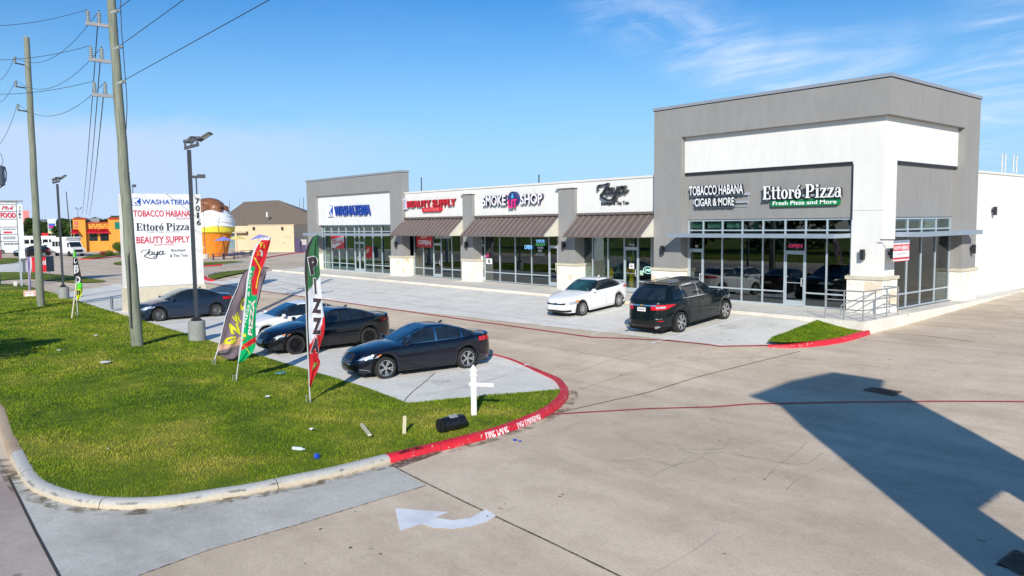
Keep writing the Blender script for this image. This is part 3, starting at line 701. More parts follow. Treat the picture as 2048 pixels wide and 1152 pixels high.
sep = nt.nodes.new('ShaderNodeSeparateXYZ'); nt.links.new(gen, sep.inputs[0])
zc_ = mth('MAXIMUM', sep.outputs['Z'], .03)
pl = nt.nodes.new('ShaderNodeCombineXYZ'); nt.links.new(mth('DIVIDE', sep.outputs['X'], mth('ADD', zc_, .12)), pl.inputs[0]); nt.links.new(mth('DIVIDE', sep.outputs['Y'], mth('ADD', zc_, .12)), pl.inputs[1])
mpn = nt.nodes.new('ShaderNodeMapping'); mpn.inputs['Rotation'].default_value = (0, 0, math.radians(38)); mpn.inputs['Scale'].default_value = (.8, 1.7, 1); nt.links.new(pl.outputs[0], mpn.inputs['Vector'])
n1 = noise(nt, 1.6, 9, .62, mpn.outputs['Vector'], .9); n2 = noise(nt, .9, 4, .5, pl.outputs[0], .3)
streak = mth('MULTIPLY', mrange(n1, .34, .80), mrange(n2, .22, .60))
def blob(u, v, r0, r1):
    d = ray(u, v).normalized(); dn = vm('DOT_PRODUCT', gen, d); return mrange(mth('ARCCOSINE', mth('MINIMUM', dn.outputs['Value'], 1.0)), math.radians(r1), math.radians(r0))
def seg(u0, v0, u1, v1, r0, r1):
    o = None
    for k in range(5):
        b = blob(lerp(u0, u1, k/4), lerp(v0, v1, k/4), r0, r1); o = b if o is None else mth('MAXIMUM', o, b)
    return o
mask = mth('MAXIMUM', seg(1220, -10, 1560, 170, .3, 4.2), mth('MULTIPLY', seg(2100, 20, 1930, 230, 1, 6), .65))
mask = mth('MAXIMUM', mask, mth('MULTIPLY', seg(1490, 150, 1900, 170, .5, 5), .6))
cir = mth('MULTIPLY', streak, mth('ADD', mth('MULTIPLY', mask, 1.05), .03))
n3 = noise(nt, 2.2, 6, .6, mpn.outputs['Vector'], .5)
veil = mth('MULTIPLY', mth('MULTIPLY', mrange(mth('ADD', sep.outputs['Z'], mth('MULTIPLY', n3, .03)), .150, .115), blob(100, 330, 3, 30)), .8)
hzm = mrange(sep.outputs['Z'], .30, -.02)
skyc = mix(nt, skyc, (4.6, 7.2, 10.4), mth('MULTIPLY', hzm, .9))
cl = mix(nt, skyc, (6.2, 7.6, 10.2), veil)
cl = mix(nt, cl, (8.5, 9.6, 11.5), cir)
nt.links.new(cl, bg.inputs['Color']); bg.inputs['Strength'].default_value = .098
sl = bpy.data.lights.new('sun', 'SUN'); so = bpy.data.objects.new('sun', sl); COL.objects.link(so); sl.energy = 5.0; sl.angle = math.radians(.5); sl.color = (1, .935, .83)
so.rotation_mode = 'QUATERNION'; so.rotation_quaternion = sdir.to_track_quat('Z', 'Y')
scene.view_settings.view_transform = 'Standard'; scene.view_settings.look = 'None'; scene.view_settings.exposure = 0
scene.cycles.max_bounces = 8; scene.cycles.transparent_max_bounces = 12
# ================================================================== THE SHOP BUILDING
BLD = thing('shop_building', 'long white and grey stucco strip mall with brown awnings and a tall corner tower', 'building', (-20, 4, 0))
def bpart(name, mb, mats, parent=BLD, **k): return mb.build(name, mats, parent, **k)
GM, WM, ST, SC = M['stucco_grey'], M['stucco_white'], M['stone'], M['stonecap']
# sidewalk slab
sw = MB(); sw.prism([(-47.2,-2.45,0),(.43,-2.45,0),(.43,14.5,0),(-.3,14.5,0),(-.3,1.0,0),(-47.2,1.0,0)], (0,0,-.62)); so_ = sw.build('sidewalk', M['walk']); so_['kind'] = 'structure'
m = MB(); m.box(.43, .62, 13, 30, -.3, .06); o = m.build('sidewalk', M['walk']); o['kind'] = 'structure'
# expansion joints on the walk
jm = MB()
for k in range(31): jm.box(.2-1.53*k, .215-1.53*k, -2.455, -.0, .001, .003)
jm.box(-47, .43, -2.29, -2.28, .001, .003); o = jm.build('walk_joint', M['hair']); o['kind'] = 'structure'
TH, TB, TP = 8.54, 7.12, 5.57        # tower height, underside of the grey band, bottom of the white band
XL, XA = -10.55, -9.03               # tower left edge, inner edge of left pillar
YA, YD = 6.94, 8.49
# grey frame of the tower
m = MB()
m.box(XL, XA, 0, 1.0, 1.34, TH-.12)                      # left pillar
m.box(XA, 0, 0, .9, TB, TH-.12)                       # band over the front
m.box(-.9, 0, .9, YA, TB, TH-.12)                     # band over the side
m.box(-1.0, 0, YA, YD, 1.34, TH-.12)                    # right pillar
m.box(XL, XL+.5, 1.0, YD, 3.5, TH-.12); m.box(XL+.5, -1.0, YD-.5, YD, 3.4, TH-.12)
bpart('tower_frame', m, GM)
m = MB(); c = .05
m.box(XL-c, c, -c, .35, TH-.12, TH); m.box(-.35, c, .35, YD+c, TH-.12, TH); m.box(XL-c, XL+.35, .35, YD+c, TH-.12, TH); m.box(XL+.35, -.35, YD-.35, YD+c, TH-.12, TH)
bpart('parapet_cap', m, M['cap'])
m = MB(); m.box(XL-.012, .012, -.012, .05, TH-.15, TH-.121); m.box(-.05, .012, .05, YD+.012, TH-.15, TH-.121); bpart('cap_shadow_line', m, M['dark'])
# white band and corner pillar, set back
W0 = .27
m = MB()
m.box(XA, -W0, W0, .75, TP, TB)                      # white band front
m.box(-.75, -W0, .75, YA, TP, TB)                     # white band side
m.box(-1.42, -W0, W0, 1.31, 1.34, TP)                   # corner pillar
bpart('white_band', m, WM)
# grey infill above the storefront
m = MB(); GF = .36
m.box(XA, -1.42, GF, .7, 3.50, TP); m.box(-.7, -GF, 1.31, YA, 3.50, TP)
m.box(XA, XA+.10, GF, .7, 1.34, 3.5); m.box(-.7, -GF, YA-.12, YA, 1.34, 3.5)
bpart('infill_wall', m, GM)
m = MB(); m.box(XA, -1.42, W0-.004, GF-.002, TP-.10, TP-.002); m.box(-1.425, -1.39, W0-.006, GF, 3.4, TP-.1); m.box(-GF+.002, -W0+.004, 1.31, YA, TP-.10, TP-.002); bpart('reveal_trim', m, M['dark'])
# control joints in the stucco
m = MB()
for z in (3.75, 6.98):
    m.box(XL-.001, XA, -.0025, .004, z, z+.012); m.box(-.004, .0025, YA, YD, z, z+.012)
m.box(-1.41, -W0+.002, W0-.0025, W0+.004, 3.75, 3.762)
bpart('control_joint', m, M['hair'])
# stone bases
def stonebase(x0, x1, y0, y1, p=.07, parent=BLD):
    m = MB(); m.box(x0-p, x1+p, y0-p, y1+p, 0.001, 1.22); bpart('stone_base', m, ST, parent)
    m = MB(); m.box(x0-p-.05, x1+p+.05, y0-p-.05, y1+p+.05, 1.22, 1.34); bpart('stone_cap', m, SC, parent)
stonebase(XL, XA-.02, 0, 1.0); stonebase(-1.42, -W0, W0, 1.31, .09); stonebase(-1.0, 0, YA+.02, YD, .06)
# storefronts ------------------------------------------------------
def storefront(xs_, y, z0, ztop, rails, doors=(), trans=None, side=False, name='storefront', glass='glass', sill=.07):
    """xs_: mullion centres along x (or along y when side); doors: bay indices"""
    m = MB(); g = MB(); fw = .028; dp = .10
    def bx(a0, a1, z_0, z_1, d0=-dp/2, d1=dp/2, mb=None):
        mb = mb or m
        if side: mb.box(-(y) + -d1, -(y) - d0, a0, a1, z_0, z_1)
        else: mb.box(a0, a1, y+d0, y+d1, z_0, z_1)
    t = None
    for i, x in enumerate(xs_): bx(x-fw, x+fw, z0, ztop)
    k = 0
    def horiz(z, skipdoors=False, h=fw):
        for i in range(len(xs_)-1):
            if skipdoors and i in doors: continue
            bx(xs_[i]+fw, xs_[i+1]-fw, z-h, z+h, -dp/2+.003, dp/2-.003)
    horiz(z0+sill/2, True, sill/2); horiz(ztop-fw)
    for z in rails: horiz(z, True)
    for z in (trans or []): horiz(z)
    sf = bpart(name, m, M['alu'])
    for i in range(len(xs_)-1):
        if i in doors: continue
        zz = [z0+.02] + sorted(list(rails) + list(trans or [])) + [ztop-.01]
        for za, zb in zip(zz, zz[1:]):
            gm = MB(); bx(xs_[i], xs_[i+1], za, zb, -.006, .006, gm); bpart('glass_pane', gm, M['glass_green' if za > 2.95 else glass], sf)
    for i in doors:
        a, b = xs_[i]+fw, xs_[i+1]-fw; dz = 2.16
        d = MB(); st = .055
        def dbx(a0, a1, z_0, z_1, mb, d0=-.03, d1=.03): bx(a0, a1, z_0, z_1, d0, d1, mb)
        bx(a, b, z0+dz, z0+dz+.06, -dp/2+.003, dp/2-.003, d)
        dbx(a+.008, a+st, z0+.012, z0+dz-.01, d); dbx(b-st, b-.008, z0+.012, z0+dz-.01, d); dbx(a+st, b-st, z0+.012, z0+.24, d); dbx(a+st, b-st, z0+dz-.085, z0+dz-.01, d)
        dbx(a+st, b-st, z0+.93, z0+.955, d, -.012, .012)
        dd = bpart('door', d, M['alu'])
        gm = MB(); dbx(a+st, b-st, z0+.24, z0+dz-.085, gm, -.005, .005); bpart('door_glass', gm, M[glass], dd)
        hm = MB(); hx = b-st/2 if i not in LEFTHUNG else a+st/2
        if side: hm.tube([(-y+.03, hx, z0+.85), (-y+.1, hx, z0+.85), (-y+.1, hx, z0+1.15), (-y+.03, hx, z0+1.15)], .013, 6)
        else: hm.tube([(hx, y-.03, z0+.83), (hx-.07, y-.085, z0+.83), (hx-.07, y-.085, z0+1.13), (hx, y-.03, z0+1.13)], .014, 6)
        bpart('handle', hm, M['white'], dd)
        gm = MB(); tr_ = sorted(trans or []); zt_ = tr_[0] if tr_ else ztop
        bx(a, b, z0+dz+.05, zt_, -.006, .006, gm); bpart('glass_pane', gm, M[glass], sf)
        for za, zb in zip(tr_, tr_[1:]+[ztop-.01]):
            gm = MB(); bx(xs_[i], xs_[i+1], za, zb, -.006, .006, gm); bpart('glass_pane', gm, M['glass_green' if za > 2.95 else glass], sf)
    return sf
LEFTHUNG = ()
YG = .45
fx = [aty(u, 500, YG).x for u in (1376.5, 1407, 1445.2, 1485, 1526.5, 1570.6, 1611.6, 1654.4, 1701)]
fx[0] = XA+.13; fx[-1] = -1.49
ZR = aty(1611.6, 585.5, YG).z
storefront(fx, YG, 0, 3.48, (ZR,), (0, 5), (2.86, 3.03))
fy = [atx(u, 520, -YG).y for u in (1784.5, 1812, 1840, 1868.5, 1897)]; fy[0] = 1.36; fy[-1] = YA-.14
storefront(fy, YG, 0, 3.48, (ZR,), (), (2.86, 3.03), side=True)
# flat metal canopies
def canopy(x0, x1, y0, y1, z0, z1, side=False):
    m = MB(); m.box(x0, x1, y0, y1, z0, z1)
    m2 = MB()
    if side: m2.box(x1-.05, x1+.012, y0-.012, y1+.012, z0-.01, z1+.03); m2.box(x0, x1-.05, y0-.012, y0+.04, z0-.008, z1+.028); m2.box(x0, x1-.05, y1-.04, y1+.012, z0-.008, z1+.028)
    else: m2.box(x0-.012, x1+.012, y0-.012, y0+.05, z0-.01, z1+.03); m2.box(x0-.01, x0+.04, y0+.05, y1, z0-.008, z1+.028); m2.box(x1-.04, x1+.01, y0+.05, y1, z0-.008, z1+.028)
    c = bpart('canopy', m, M['canopy']); bpart('fascia', m2, M['canopy'], c)
    return c
canopy(XA+.02, -1.46, -1.0, YG-.06, 2.76, 2.88); canopy(-YG+.06, .62, 1.36, YA+.4, 2.78, 2.92, True)
# -------------------- middle section
YW, YP, YS = .30, .12, .82          # white sign wall, grey piers, glass
PH = 5.58
def X3(u, v=460): return aty(u, v, YW).x
piers = [(aty(926,470,YP).x, aty(945.5,470,YP).x), (aty(1117,470,YP).x, aty(1149.5,470,YP).x)]
XB = aty(807, 440, YW).x            # right edge of laundry tower
XW0 = -46.75
bays = [(XB, piers[0][0]), (piers[0][1], piers[1][0]), (piers[1][1], XL)]
m = MB(); m.box(XB, XL, YW, .9, 3.78, PH-.1); bpart('sign_wall', m, WM)
m = MB(); m.box(XB, XL-.01, YW-.05, 1.0, PH-.1, PH); bpart('parapet_cap', m, M['capwhite'])
for i, (a, b) in enumerate(piers):
    m = MB(); m.box(a, b, YP, 1.3, 1.34, 5.18); bpart('pier', m, GM); stonebase(a, b, YP, 1.3, .07)
    m = MB(); m.box(a-.12, b+.10, YP-.10, YW-.002, 5.20, 5.30); m.box(a-.06, b+.05, YP-.05, YW-.002, 5.30, 5.36); bpart('pier_cap', m, M['capwhite'])
m = MB()
for a, b in bays: m.box(a+.002, b-.002, YW+.03, .9, 2.95, 3.775)
bpart('soffit_wall', m, GM)
# awnings
def awning(x0, x1, zt_=3.78, zb=2.74, yo=-.86):
    m = MB(); y1 = YW-.02; n = int((x1-x0)/.40)
    m.prism([(x0, y1, zt_), (x0, yo, zb+.03), (x0, yo, zb), (x0, y1, zt_-.04)], (x1-x0, 0, 0))
    rb = MB()
    for i in range(n+1):
        x = lerp(x0+.015, x1-.015, i/n); rb.prism([(x-.022, y1, zt_+.055), (x-.022, yo, zb+.085), (x-.022, yo, zb+.031), (x-.022, y1, zt_+.001)], (.044, 0, 0))
    a = bpart('awning', m, M['awning']); bpart('seam_ribs', rb, M['awning_rib_lit'], a)
    for x in (x0-.012, x1+.002): e = MB(); e.prism([(x, y1, zt_-.05), (x, yo+.03, zb+.0), (x, y1, zb)], (.010, 0, 0)); bpart('end_panel', e, M['awn_end'], a)
    f = MB(); f.box(x0-.02, x1+.02, yo-.012, yo+.02, zb-.03, zb+.035); f.box(x0, x1, y1-.14, y1-.002, zt_+.03, zt_+.13)
    bpart('flashing', f, M['awning'], a)
    t = MB()
    for x in (x0-.03, x1+.012): t.prism([(x, y1, zt_+.015), (x, yo, zb+.05), (x, yo, zb+.012), (x, y1, zt_-.03)], (.018, 0, 0))
    bpart('edge_trim', t, M['capwhite'], a)
    b2 = MB()
    for x in (x0+.05, (x0+x1)/2, x1-.05): b2.tube([(x, yo+.05, zb-.01), (x, y1, zb-.01)], .018, 6)
    bpart('strut', b2, M['capwhite'], a)
for a, b in bays: awning(a+.12, b-.06 if b != XL else b-.03)
def cols(us, y, v=500): return [aty(u, v, y).x for u in us]
b1 = cols((815, 828.5, 848.5, 868, 886.5, 904.5), YS, 520); b1 = [bays[0][0]+.6] + b1[1:] + [bays[0][1]-.03]
# beauty shop
bx1 = cols((809.5, 830, 848, 868, 884, 905, 923.5), YS, 520)
storefront(bx1, YS, 0, 2.96, (ZR,), (3,))
LEFTHUNG = ()
bx2 = cols((954.5, 971, 1000.5, 1031.5, 1064, 1099, 1117), YS, 520)
storefront(bx2, YS, 0, 2.96, (ZR,), (0, 5))
bx3 = cols((1156, 1186, 1217, 1249.5, 1277, 1304), YS, 520)
storefront(bx3, YS, 0, 2.96, (ZR,), (3,), glass='glass_mid')
m = MB()
for xs_, (a, b) in zip((bx1, bx2, bx3), bays): m.box(a-.2, xs_[0]-.029, YS-.06, YS+.1, 0, 2.96); m.box(xs_[-1]+.029, b+.2, YS-.06, YS+.1, 0, 2.96)
bpart('jamb', m, GM)
# -------------------- laundry tower
L0, L1 = aty(613.5, 400, 0).x, aty(804, 450, 0).x
LH = 7.03; LT = 5.72
lx0, lx1 = aty(632, 420, 0).x, aty(780, 420, 0).x
m = MB(); m.box(L0, lx0, 0, 1.2, 1.34, LH-.12); m.box(lx1, L1, 0, .6, 1.34, LH-.12); m.box(lx0, lx1, 0, .9, LT, LH-.12); m.box(L0, L0+.5, 1.2, 8, 0, LH-.12)
bpart('tower_frame', m, GM)
m = MB(); m.box(L0-.05, L1+.05, -.05, .3, LH-.12, LH); m.box(L1-.3, L1+.05, .3, .65, LH-.12, LH); bpart('parapet_cap', m, M['cap'])
m = MB(); m.box(lx0, lx1, .2, .8, 3.46, LT); bpart('sign_wall', m, WM)
stonebase(L0, lx0-.02, 0, 1.2); stonebase(lx1+.02, L1, 0, 1.2)
lb = cols((636, 651.5, 665, 679.5, 694, 711, 720, 730, 747, 765, 781.5), .5, 520); lb[0] = lx0+.03; lb[-1] = lx1-.03
storefront(lb, .5, 0, 3.46, (ZR,), (5, 6), (2.80, 2.98), glass='glass_green')
canopy(aty(606, 468, -1.25).x, lx1+.5, -1.25, .0, 2.70, 2.84)
# rear wall on the right
m = MB(); m.box(-1.2, -.35, YD+.02, 60, -.2, 5.40); bpart('rear_wall', m, WM)
m = MB(); m.box(-1.25, -.30, YD+.02, 60, 5.40, 5.50); bpart('parapet_cap', m, M['capwhite'])
# roof and inside
m = MB(); m.box(XW0+.3, XL, 1.1, 60, 5.0, 5.1); m.box(XL+.5, -1.0, .9, YD-.6, 7.6, 7.7); m.box(XL+.5, -1.2, YD+.1, 60, 5.0, 5.1); bpart('roof', m, M['grey'])
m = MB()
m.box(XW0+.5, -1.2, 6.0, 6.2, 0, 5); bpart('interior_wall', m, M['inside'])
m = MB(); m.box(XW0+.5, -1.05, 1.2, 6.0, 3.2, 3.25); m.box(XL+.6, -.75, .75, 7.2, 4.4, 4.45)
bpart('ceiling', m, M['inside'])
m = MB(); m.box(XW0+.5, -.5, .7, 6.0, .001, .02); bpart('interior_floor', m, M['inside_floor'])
for x in (L1+.05, piers[0][0]+.4, piers[1][0]+.4, XL+.1, -5.2):
    m = MB(); m.box(x, x+.12, 1.35, 6, .02, 3.19); bpart('partition', m, M['inside_pale'])
m = MB(); m.box(fx[3]-.0, fx[3]+.38, 1.0, 1.4, .02, 4.4); bpart('column', m, M['inside_pale'])
m = MB()
for i in (0, 1, 2):
    for k in (0, 1):
        x = lerp(fx[i]+.07, fx[i+1]-.07, k/2); x2 = lerp(fx[i]+.07, fx[i+1]-.07, (k+1)/2)-.03
        m.box(x, x2, .62, .64, 3.12, 3.38)
bpart('window_blind', m, P('pale_panel', (.55,.75,.6), .7))
# pale slanted bar behind the glass, standing in for a reflection
m = MB(); m.obox((fx[3]+.35, 1.6, 3.9), (.32,0,0), (0,.3,0), (2.3, 0, -3.1)); bpart('brace_reflection', m, M['inside_pale'])
# blinds / displays in laundry
tealm = P('washer_paint', (.35,.45,.45), .4)
for i in range(9):
    x = lerp(lb[0]+.3, lb[5]-.5, i/8); t = thing('washing_machine', 'pale washing machine in the row behind the laundry window', 'washing machine', (x, 1.7, .02), 'washing machines behind the laundry window')
    m = MB(); m.box(x-.32, x+.32, 1.4, 2.0, .02, 1.05); m.build('cabinet', tealm, t); d = MB(); d.tube([(x, 1.37, .55), (x, 1.40, .55)], .2, 14); d.build('door', M['dark'], t)
# wall lamps
def wall_lamp(p, n, name='wall_lamp'):
    p = V(p); n = V(n); s_ = V((-n.y, n.x, 0)); m = MB()
    m.obox(p - s_*.07 - V((0,0,.19)) + n*.08, s_*.14, n*.13, (0,0,.38)); m.obox(p - s_*.045 - V((0,0,.06)), s_*.09, n*.10, (0,0,.12))
    bpart('wall_lamp', m, M['dark'])
for u, v, y in ((1328, 500, 0), (1728.5, 509, W0), (928.5+7, 490, YP), (1130, 490, YP), (795, 489, 0)):
    p = aty(u, v, y); wall_lamp(p, (0,-1,0))
for u, v, x in ((1777, 507, -W0), (1940, 498, 0), (1983, 422, -.35)):
    p = atx(u, v, x); wall_lamp(p, (1,0,0))
# roof ladder hoops
for u in (2003, 2026):
    p = atx(u, 345, -.6); m = MB(); m.tube([p, p+V((0,0,.85)), p+V((0,.45,.85)), p+V((0,.45,0))], .03, 6); bpart('roof_ladder_rail', m, M['white'])
for u, v, h in ((843, 378, .9), (1078, 368, .6)):
    p = aty(u, v, 6); m = MB(); m.tube([(p.x, 6, 5.0), (p.x, 6, p.z+h)], .04, 6); bpart('roof_vent_pipe', m, M['dark'])
# ================================================================== SIGNS ON THE BUILDING
def fbox(u0, u1, vt, vb, y):
    a = aty(u0, (vt+vb)/2, y); b = aty(u1, (vt+vb)/2, y); um = (u0+u1)/2; z1 = aty(um, vt, y).z; z0 = aty(um, vb, y).z
    return V((a.x, y, z0)), V((b.x-a.x, 0, 0)), V((0, 0, z1-z0))
def sign_thing(name, label, cat, p, group=None): return thing(name, label, cat, p, group)
# laundry
o_, ax_, ay_ = fbox(672, 743.5, 410.5, 431, .2)
t = sign_thing('shop_sign', 'blue WASHATERIA letters with square logo on the left tower', 'sign', o_)
m = MB(); text_on(m, 'WASHATERIA', o_ + V((0,-.06,0)), ax_, ay_, .12, 0, 1, offset=.012); m.build('lettering', [M['blue'], M['blue_side']], t)
o2, ax2, ay2 = fbox(657.5, 669.5, 409.5, 433.5, .2)
def wash_logo(o, ax, ay, n, t, k=1.0):
    m = MB(); m.obox(o + n*.02*k, ax, n*.10*k, ay); m.build('logo_panel', [M['letter_white']], t)
    m = MB(); q = lambda x, y, e=.128: o + ax*x + ay*y + n*e*k
    def tri(*pts):
        pl_ = [q(*p) for p in pts]; nn = (pl_[1]-pl_[0]).cross(pl_[2]-pl_[0]); pl_ = pl_ if nn.dot(n) > 0 else pl_[::-1]; m.add(pl_, [tuple(range(len(pl_)))])
    tri((.48,.5),(.95,.95),(.95,.05)); tri((.22,.42),(.46,.42),(.60,.12),(.40,.16)); tri((.25,.92),(.9,.97),(.9,.93),(.3,.88)); tri((.3,.04),(.9,.04),(.9,.08),(.34,.08))
    m.build('logo_mark', [M['blue']], t)
wash_logo(o2, ax2, ay2, V((0,-1,0)), t)
# beauty supply
o_, ax_, ay_ = fbox(818.5, 915, 399.5, 413.5, YW)
t = sign_thing('shop_sign', 'red BEAUTY SUPPLY letters over a red pill-shaped panel', 'sign', o_)
m = MB(); text_on(m, 'BEAUTY SUPPLY', o_ + V((0,-.07,0)), ax_, ay_, .13, 0, 1, offset=.015); m.build('lettering', [M['red'], M['red_side']], t)
o2, ax2, ay2 = fbox(808.5, 817.5, 397, 419, YW); m = MB(); m.obox(o2 + V((0,-.2,0)), ax2, (0,.2,0), ay2); m.build('logo_panel', P('lilac_panel', (.62,.58,.70), .5), t)
m = MB()
for i in range(5):
    m.obox(o2 + ax2*.3 + ay2*(.16+.15*i) + V((0,-.206,0)), ax2*.4, (0,.005,0), ay2*.07)
m.build('logo_mark', M['grey'], t)
o2, ax2, ay2 = fbox(847.5, 886, 414.5, 423.5, YW); m = MB()
pill = []
for k in range(16):
    a = math.radians(-90 + 180*k/15); pill.append(o2 + ax2 + ay2*.5 + V((math.cos(a)*ay2.z*.5 - ay2.z*.5, 0, math.sin(a)*ay2.z*.5)))
for k in range(16):
    a = math.radians(90 + 180*k/15); pill.append(o2 + ay2*.5 + V((math.cos(a)*ay2.z*.5 + ay2.z*.5, 0, math.sin(a)*ay2.z*.5)))
m.prism(pill, (0,-.16,0)); m.build('tagline_panel', M['red'], t)
m = MB(); text_on(m, 'GLAM HOUSE', o2 + ax2*.12 + ay2*.26 + V((0,-.162,0)), ax2*.76, ay2*.48, .004, offset=.01); m.build('tagline', [P('pink_text', (.8,.25,.25)), M['red_side']], t)
# smoke shop
t = None
o_, ax_, ay_ = fbox(970.5, 1017, 391, 411.5, YW)
t = sign_thing('shop_sign', 'white SMOKE SHOP letters around a round purple badge reading LIT', 'sign', o_)
LM = [M['letter_white'], P('letter_plum', (.06,.03,.09), .5)]
m = MB(); text_on(m, 'SMOKE', o_ + V((0,-.07,0)), ax_, ay_, .15, 0, 1, offset=.02); m.build('lettering', LM, t); m = MB()
o2, ax2, ay2 = fbox(1046.5, 1090, 387.5, 408, YW); text_on(m, 'SHOP', o2 + V((0,-.07,0)), ax2, ay2, .15, 0, 1, offset=.02); m.build('lettering', LM, t)
c0 = aty(1030.5, 398.5, YW); m = MB(); rr = .43
m.lathe([(.001, -.2), (rr, -.2), (rr, 0), (.001, 0)], 28, 0, (c0.x, YW, c0.z), 'y'); m.build('badge', P('badge_navy', (.03,.04,.16), .4), t)
m = MB(); text_on(m, 'LIT', (c0.x-.33, YW-.205, c0.z-.50), (.76,0,.03), (-.02,0,.48), .05, offset=.04); m.build('badge_lettering', [M['pink'], P('plum2', (.25,.01,.08))], t)
m = MB(); m.add([(c0.x-.1, YW-.21, c0.z+.06), (c0.x+.1, YW-.21, c0.z+.06), (c0.x+.07, YW-.21, c0.z+.19), (c0.x, YW-.21, c0.z+.34), (c0.x-.09, YW-.21, c0.z+.17)], [(0,1,2,3,4)]); m.build('flame', P('flame_cyan', (.05,.45,.75)), t)
# Zaya
o_, ax_, ay_ = fbox(1197.5, 1261, 365, 403, YW)
t = sign_thing('shop_sign', 'black script Zaya lettering above small Boutique & Tiny Tots text', 'sign', o_)
m = MB(); zaya(m, o_ + V((0,-.05,0)), ax_, ay_, .15, fat=.95); m.build('script_lettering', [M['letter_black'], P('zaya_side', (.10,.10,.11))], t)
o2, ax2, ay2 = fbox(1203.5, 1258.5, 402.5, 412, YW); m = MB(); text_on(m, 'Boutique & Tiny Tots', o2 + V((0,-.02,0)), ax2, ay2, .03, offset=.004); m.build('lettering', [M['letter_black'], M['letter_black']], t)
# tobacco
o_, ax_, ay_ = fbox(1386.5, 1494, 370.5, 389.5, GF)
def shear(ax, du, dv): return ax
t = sign_thing('shop_sign', 'white TOBACCO HABANA CIGAR & MORE letters on grey raceways', 'sign', o_)
m = MB(); text_on(m, 'TOBACCO HABANA', o_ + V((0,-.16,0)), ax_, ay_, .13, 0, 1, offset=.016); m.build('lettering', [M['letter_white'], M['letter_black']], t); m = MB()
o2, ax2, ay2 = fbox(1397.5, 1476, 396, 412, GF); text_on(m, 'CIGAR & MORE', o2 + V((0,-.16,0)), ax2, ay2, .13, 0, 1, offset=.016); m.build('lettering', [M['letter_white'], M['letter_black']], t)
m = MB(); m.box(o_.x-.02, o_.x+ax_.x+.15, GF-.12, GF, o_.z-.06, o_.z+.04); m.box(o2.x-.25, o2.x+ax2.x+.5, GF-.10, GF, o2.z+.10, o2.z+.18)
m.tube([(o2.x-.28, GF-.03, o_.z-.05), (o2.x-.28, GF-.03, o2.z-.05), (o2.x+ax2.x+.5, GF-.03, o2.z-.05), (o2.x+ax2.x+.5, GF-.03, o_.z-.05)], .018, 6); m.build('raceway', P('raceway', (.38,.42,.5), .5), t)
# Ettoré
o_, ax_, ay_ = fbox(1533.5, 1691.5, 368.5, 396.5, GF)
t = sign_thing('shop_sign', 'large white serif Ettoré Pizza letters above a green panel', 'sign', o_)
m = MB(); didone(m, 'Ettoré Pizza', o_ + V((0,-.15,0)), ax_, ay_*.97, .13); m.build('lettering', [M['letter_white'], M['letter_black']], t)
m = MB(); m.box(o_.x+.3, o_.x+ax_.x-.2, GF-.12, GF, o_.z+.06, o_.z+.15); m.build('raceway', P('raceway', (.36,.40,.46), .5), t)
o2, ax2, ay2 = fbox(1545, 1682, 398.5, 411.5, GF)
def rrect(o, ax, ay, r):
    w_, h_ = ax.length, ay.length; X, Y = ax.normalized(), ay.normalized(); pts = []
    for cx, cy, a0 in ((w_-r, r, -90), (w_-r, h_-r, 0), (r, h_-r, 90), (r, r, 180)):
        for k in range(5): a = math.radians(a0 + 90*k/4); pts.append(o + X*(cx+r*math.cos(a)) + Y*(cy+r*math.sin(a)))
    return pts
m = MB(); m.prism(rrect(o2, ax2, ay2, .06), (0,-.14,0)); m.build('tagline_panel', M['green'], t)
m = MB(); text_on(m, 'Fresh Pizza and More', o2 + ax2*.035 + ay2*.2 + V((0,-.142,0)), ax2*.93, ay2*.62, .008, offset=.018); m.build('tagline', [M['letter_white'], M['letter_white']], t)
# window decals and posters
def poster(name, label, cat, u0, u1, v0, v1, y, mat, texts=(), group=None, bands=()):
    o_, ax_, ay_ = fbox(u0, u1, v0, v1, y); t = thing(name, label, cat, o_, group)
    if mat is not None: m = MB(); m.obox(o_, ax_, (0,.004,0), ay_); m.build('panel', mat, t)
    for (x0, x1, y0, y1, mt) in bands: m = MB(); m.obox(o_ + ax_*x0 + ay_*y0 + V((0,-.003,0)), ax_*(x1-x0), (0,.002,0), ay_*(y1-y0)); m.build('band', mt, t)
    for (tx, x0, x1, y0, y1, mt, off, sh) in texts:
        m = MB(); text_on(m, tx, o_ + ax_*x0 + ay_*y0 + V((0,-.005,0)), ax_*(x1-x0) + ay_*sh, ay_*(y1-y0), .002, 0, 0, offset=off); m.build('lettering', mt, t)
    return t
whm = P('poster_white', (.8,.8,.82), .6)
po = poster('poster', 'red and white Now Hiring poster in the laundry window', 'poster', 662, 688.5, 472, 497, .43, M['red'], [('Now', .08, .45, .50, .74, M['red_side'], .02, .1), ('Hiring!', .1, .92, .2, .5, M['red'], .03, .28)])
m = MB(); o_, ax_, ay_ = fbox(662, 688.5, 472, 497, .43); q = lambda x, y: o_ + ax_*x + ay_*y + V((0,-.002,0))
m.add([q(.02,.05), q(.3,.05), q(.98,.55), q(.98,.95), q(.8,.95), q(.02,.72)], [(0,1,2,3,4,5)]); m.build('band', whm, po)
poster('banner', 'red NOW OPEN banner hanging in the beauty shop window', 'banner', 833, 864.5, 470, 494.5, YS-.12, M['red'], [('NOW', .3, .66, .72, .9, whm, .02, 0), ('OPEN', .12, .9, .22, .6, whm, .04, -.04)])
poster('window_sign', 'blue lit OPEN sign in the smoke shop window', 'sign', 1049, 1064, 490, 498.5, YS-.08, None, [('OPEN', 0, 1, 0, 1, P('neon_blue', (.2,.5,.9), emit=1.2), .03, 0)])
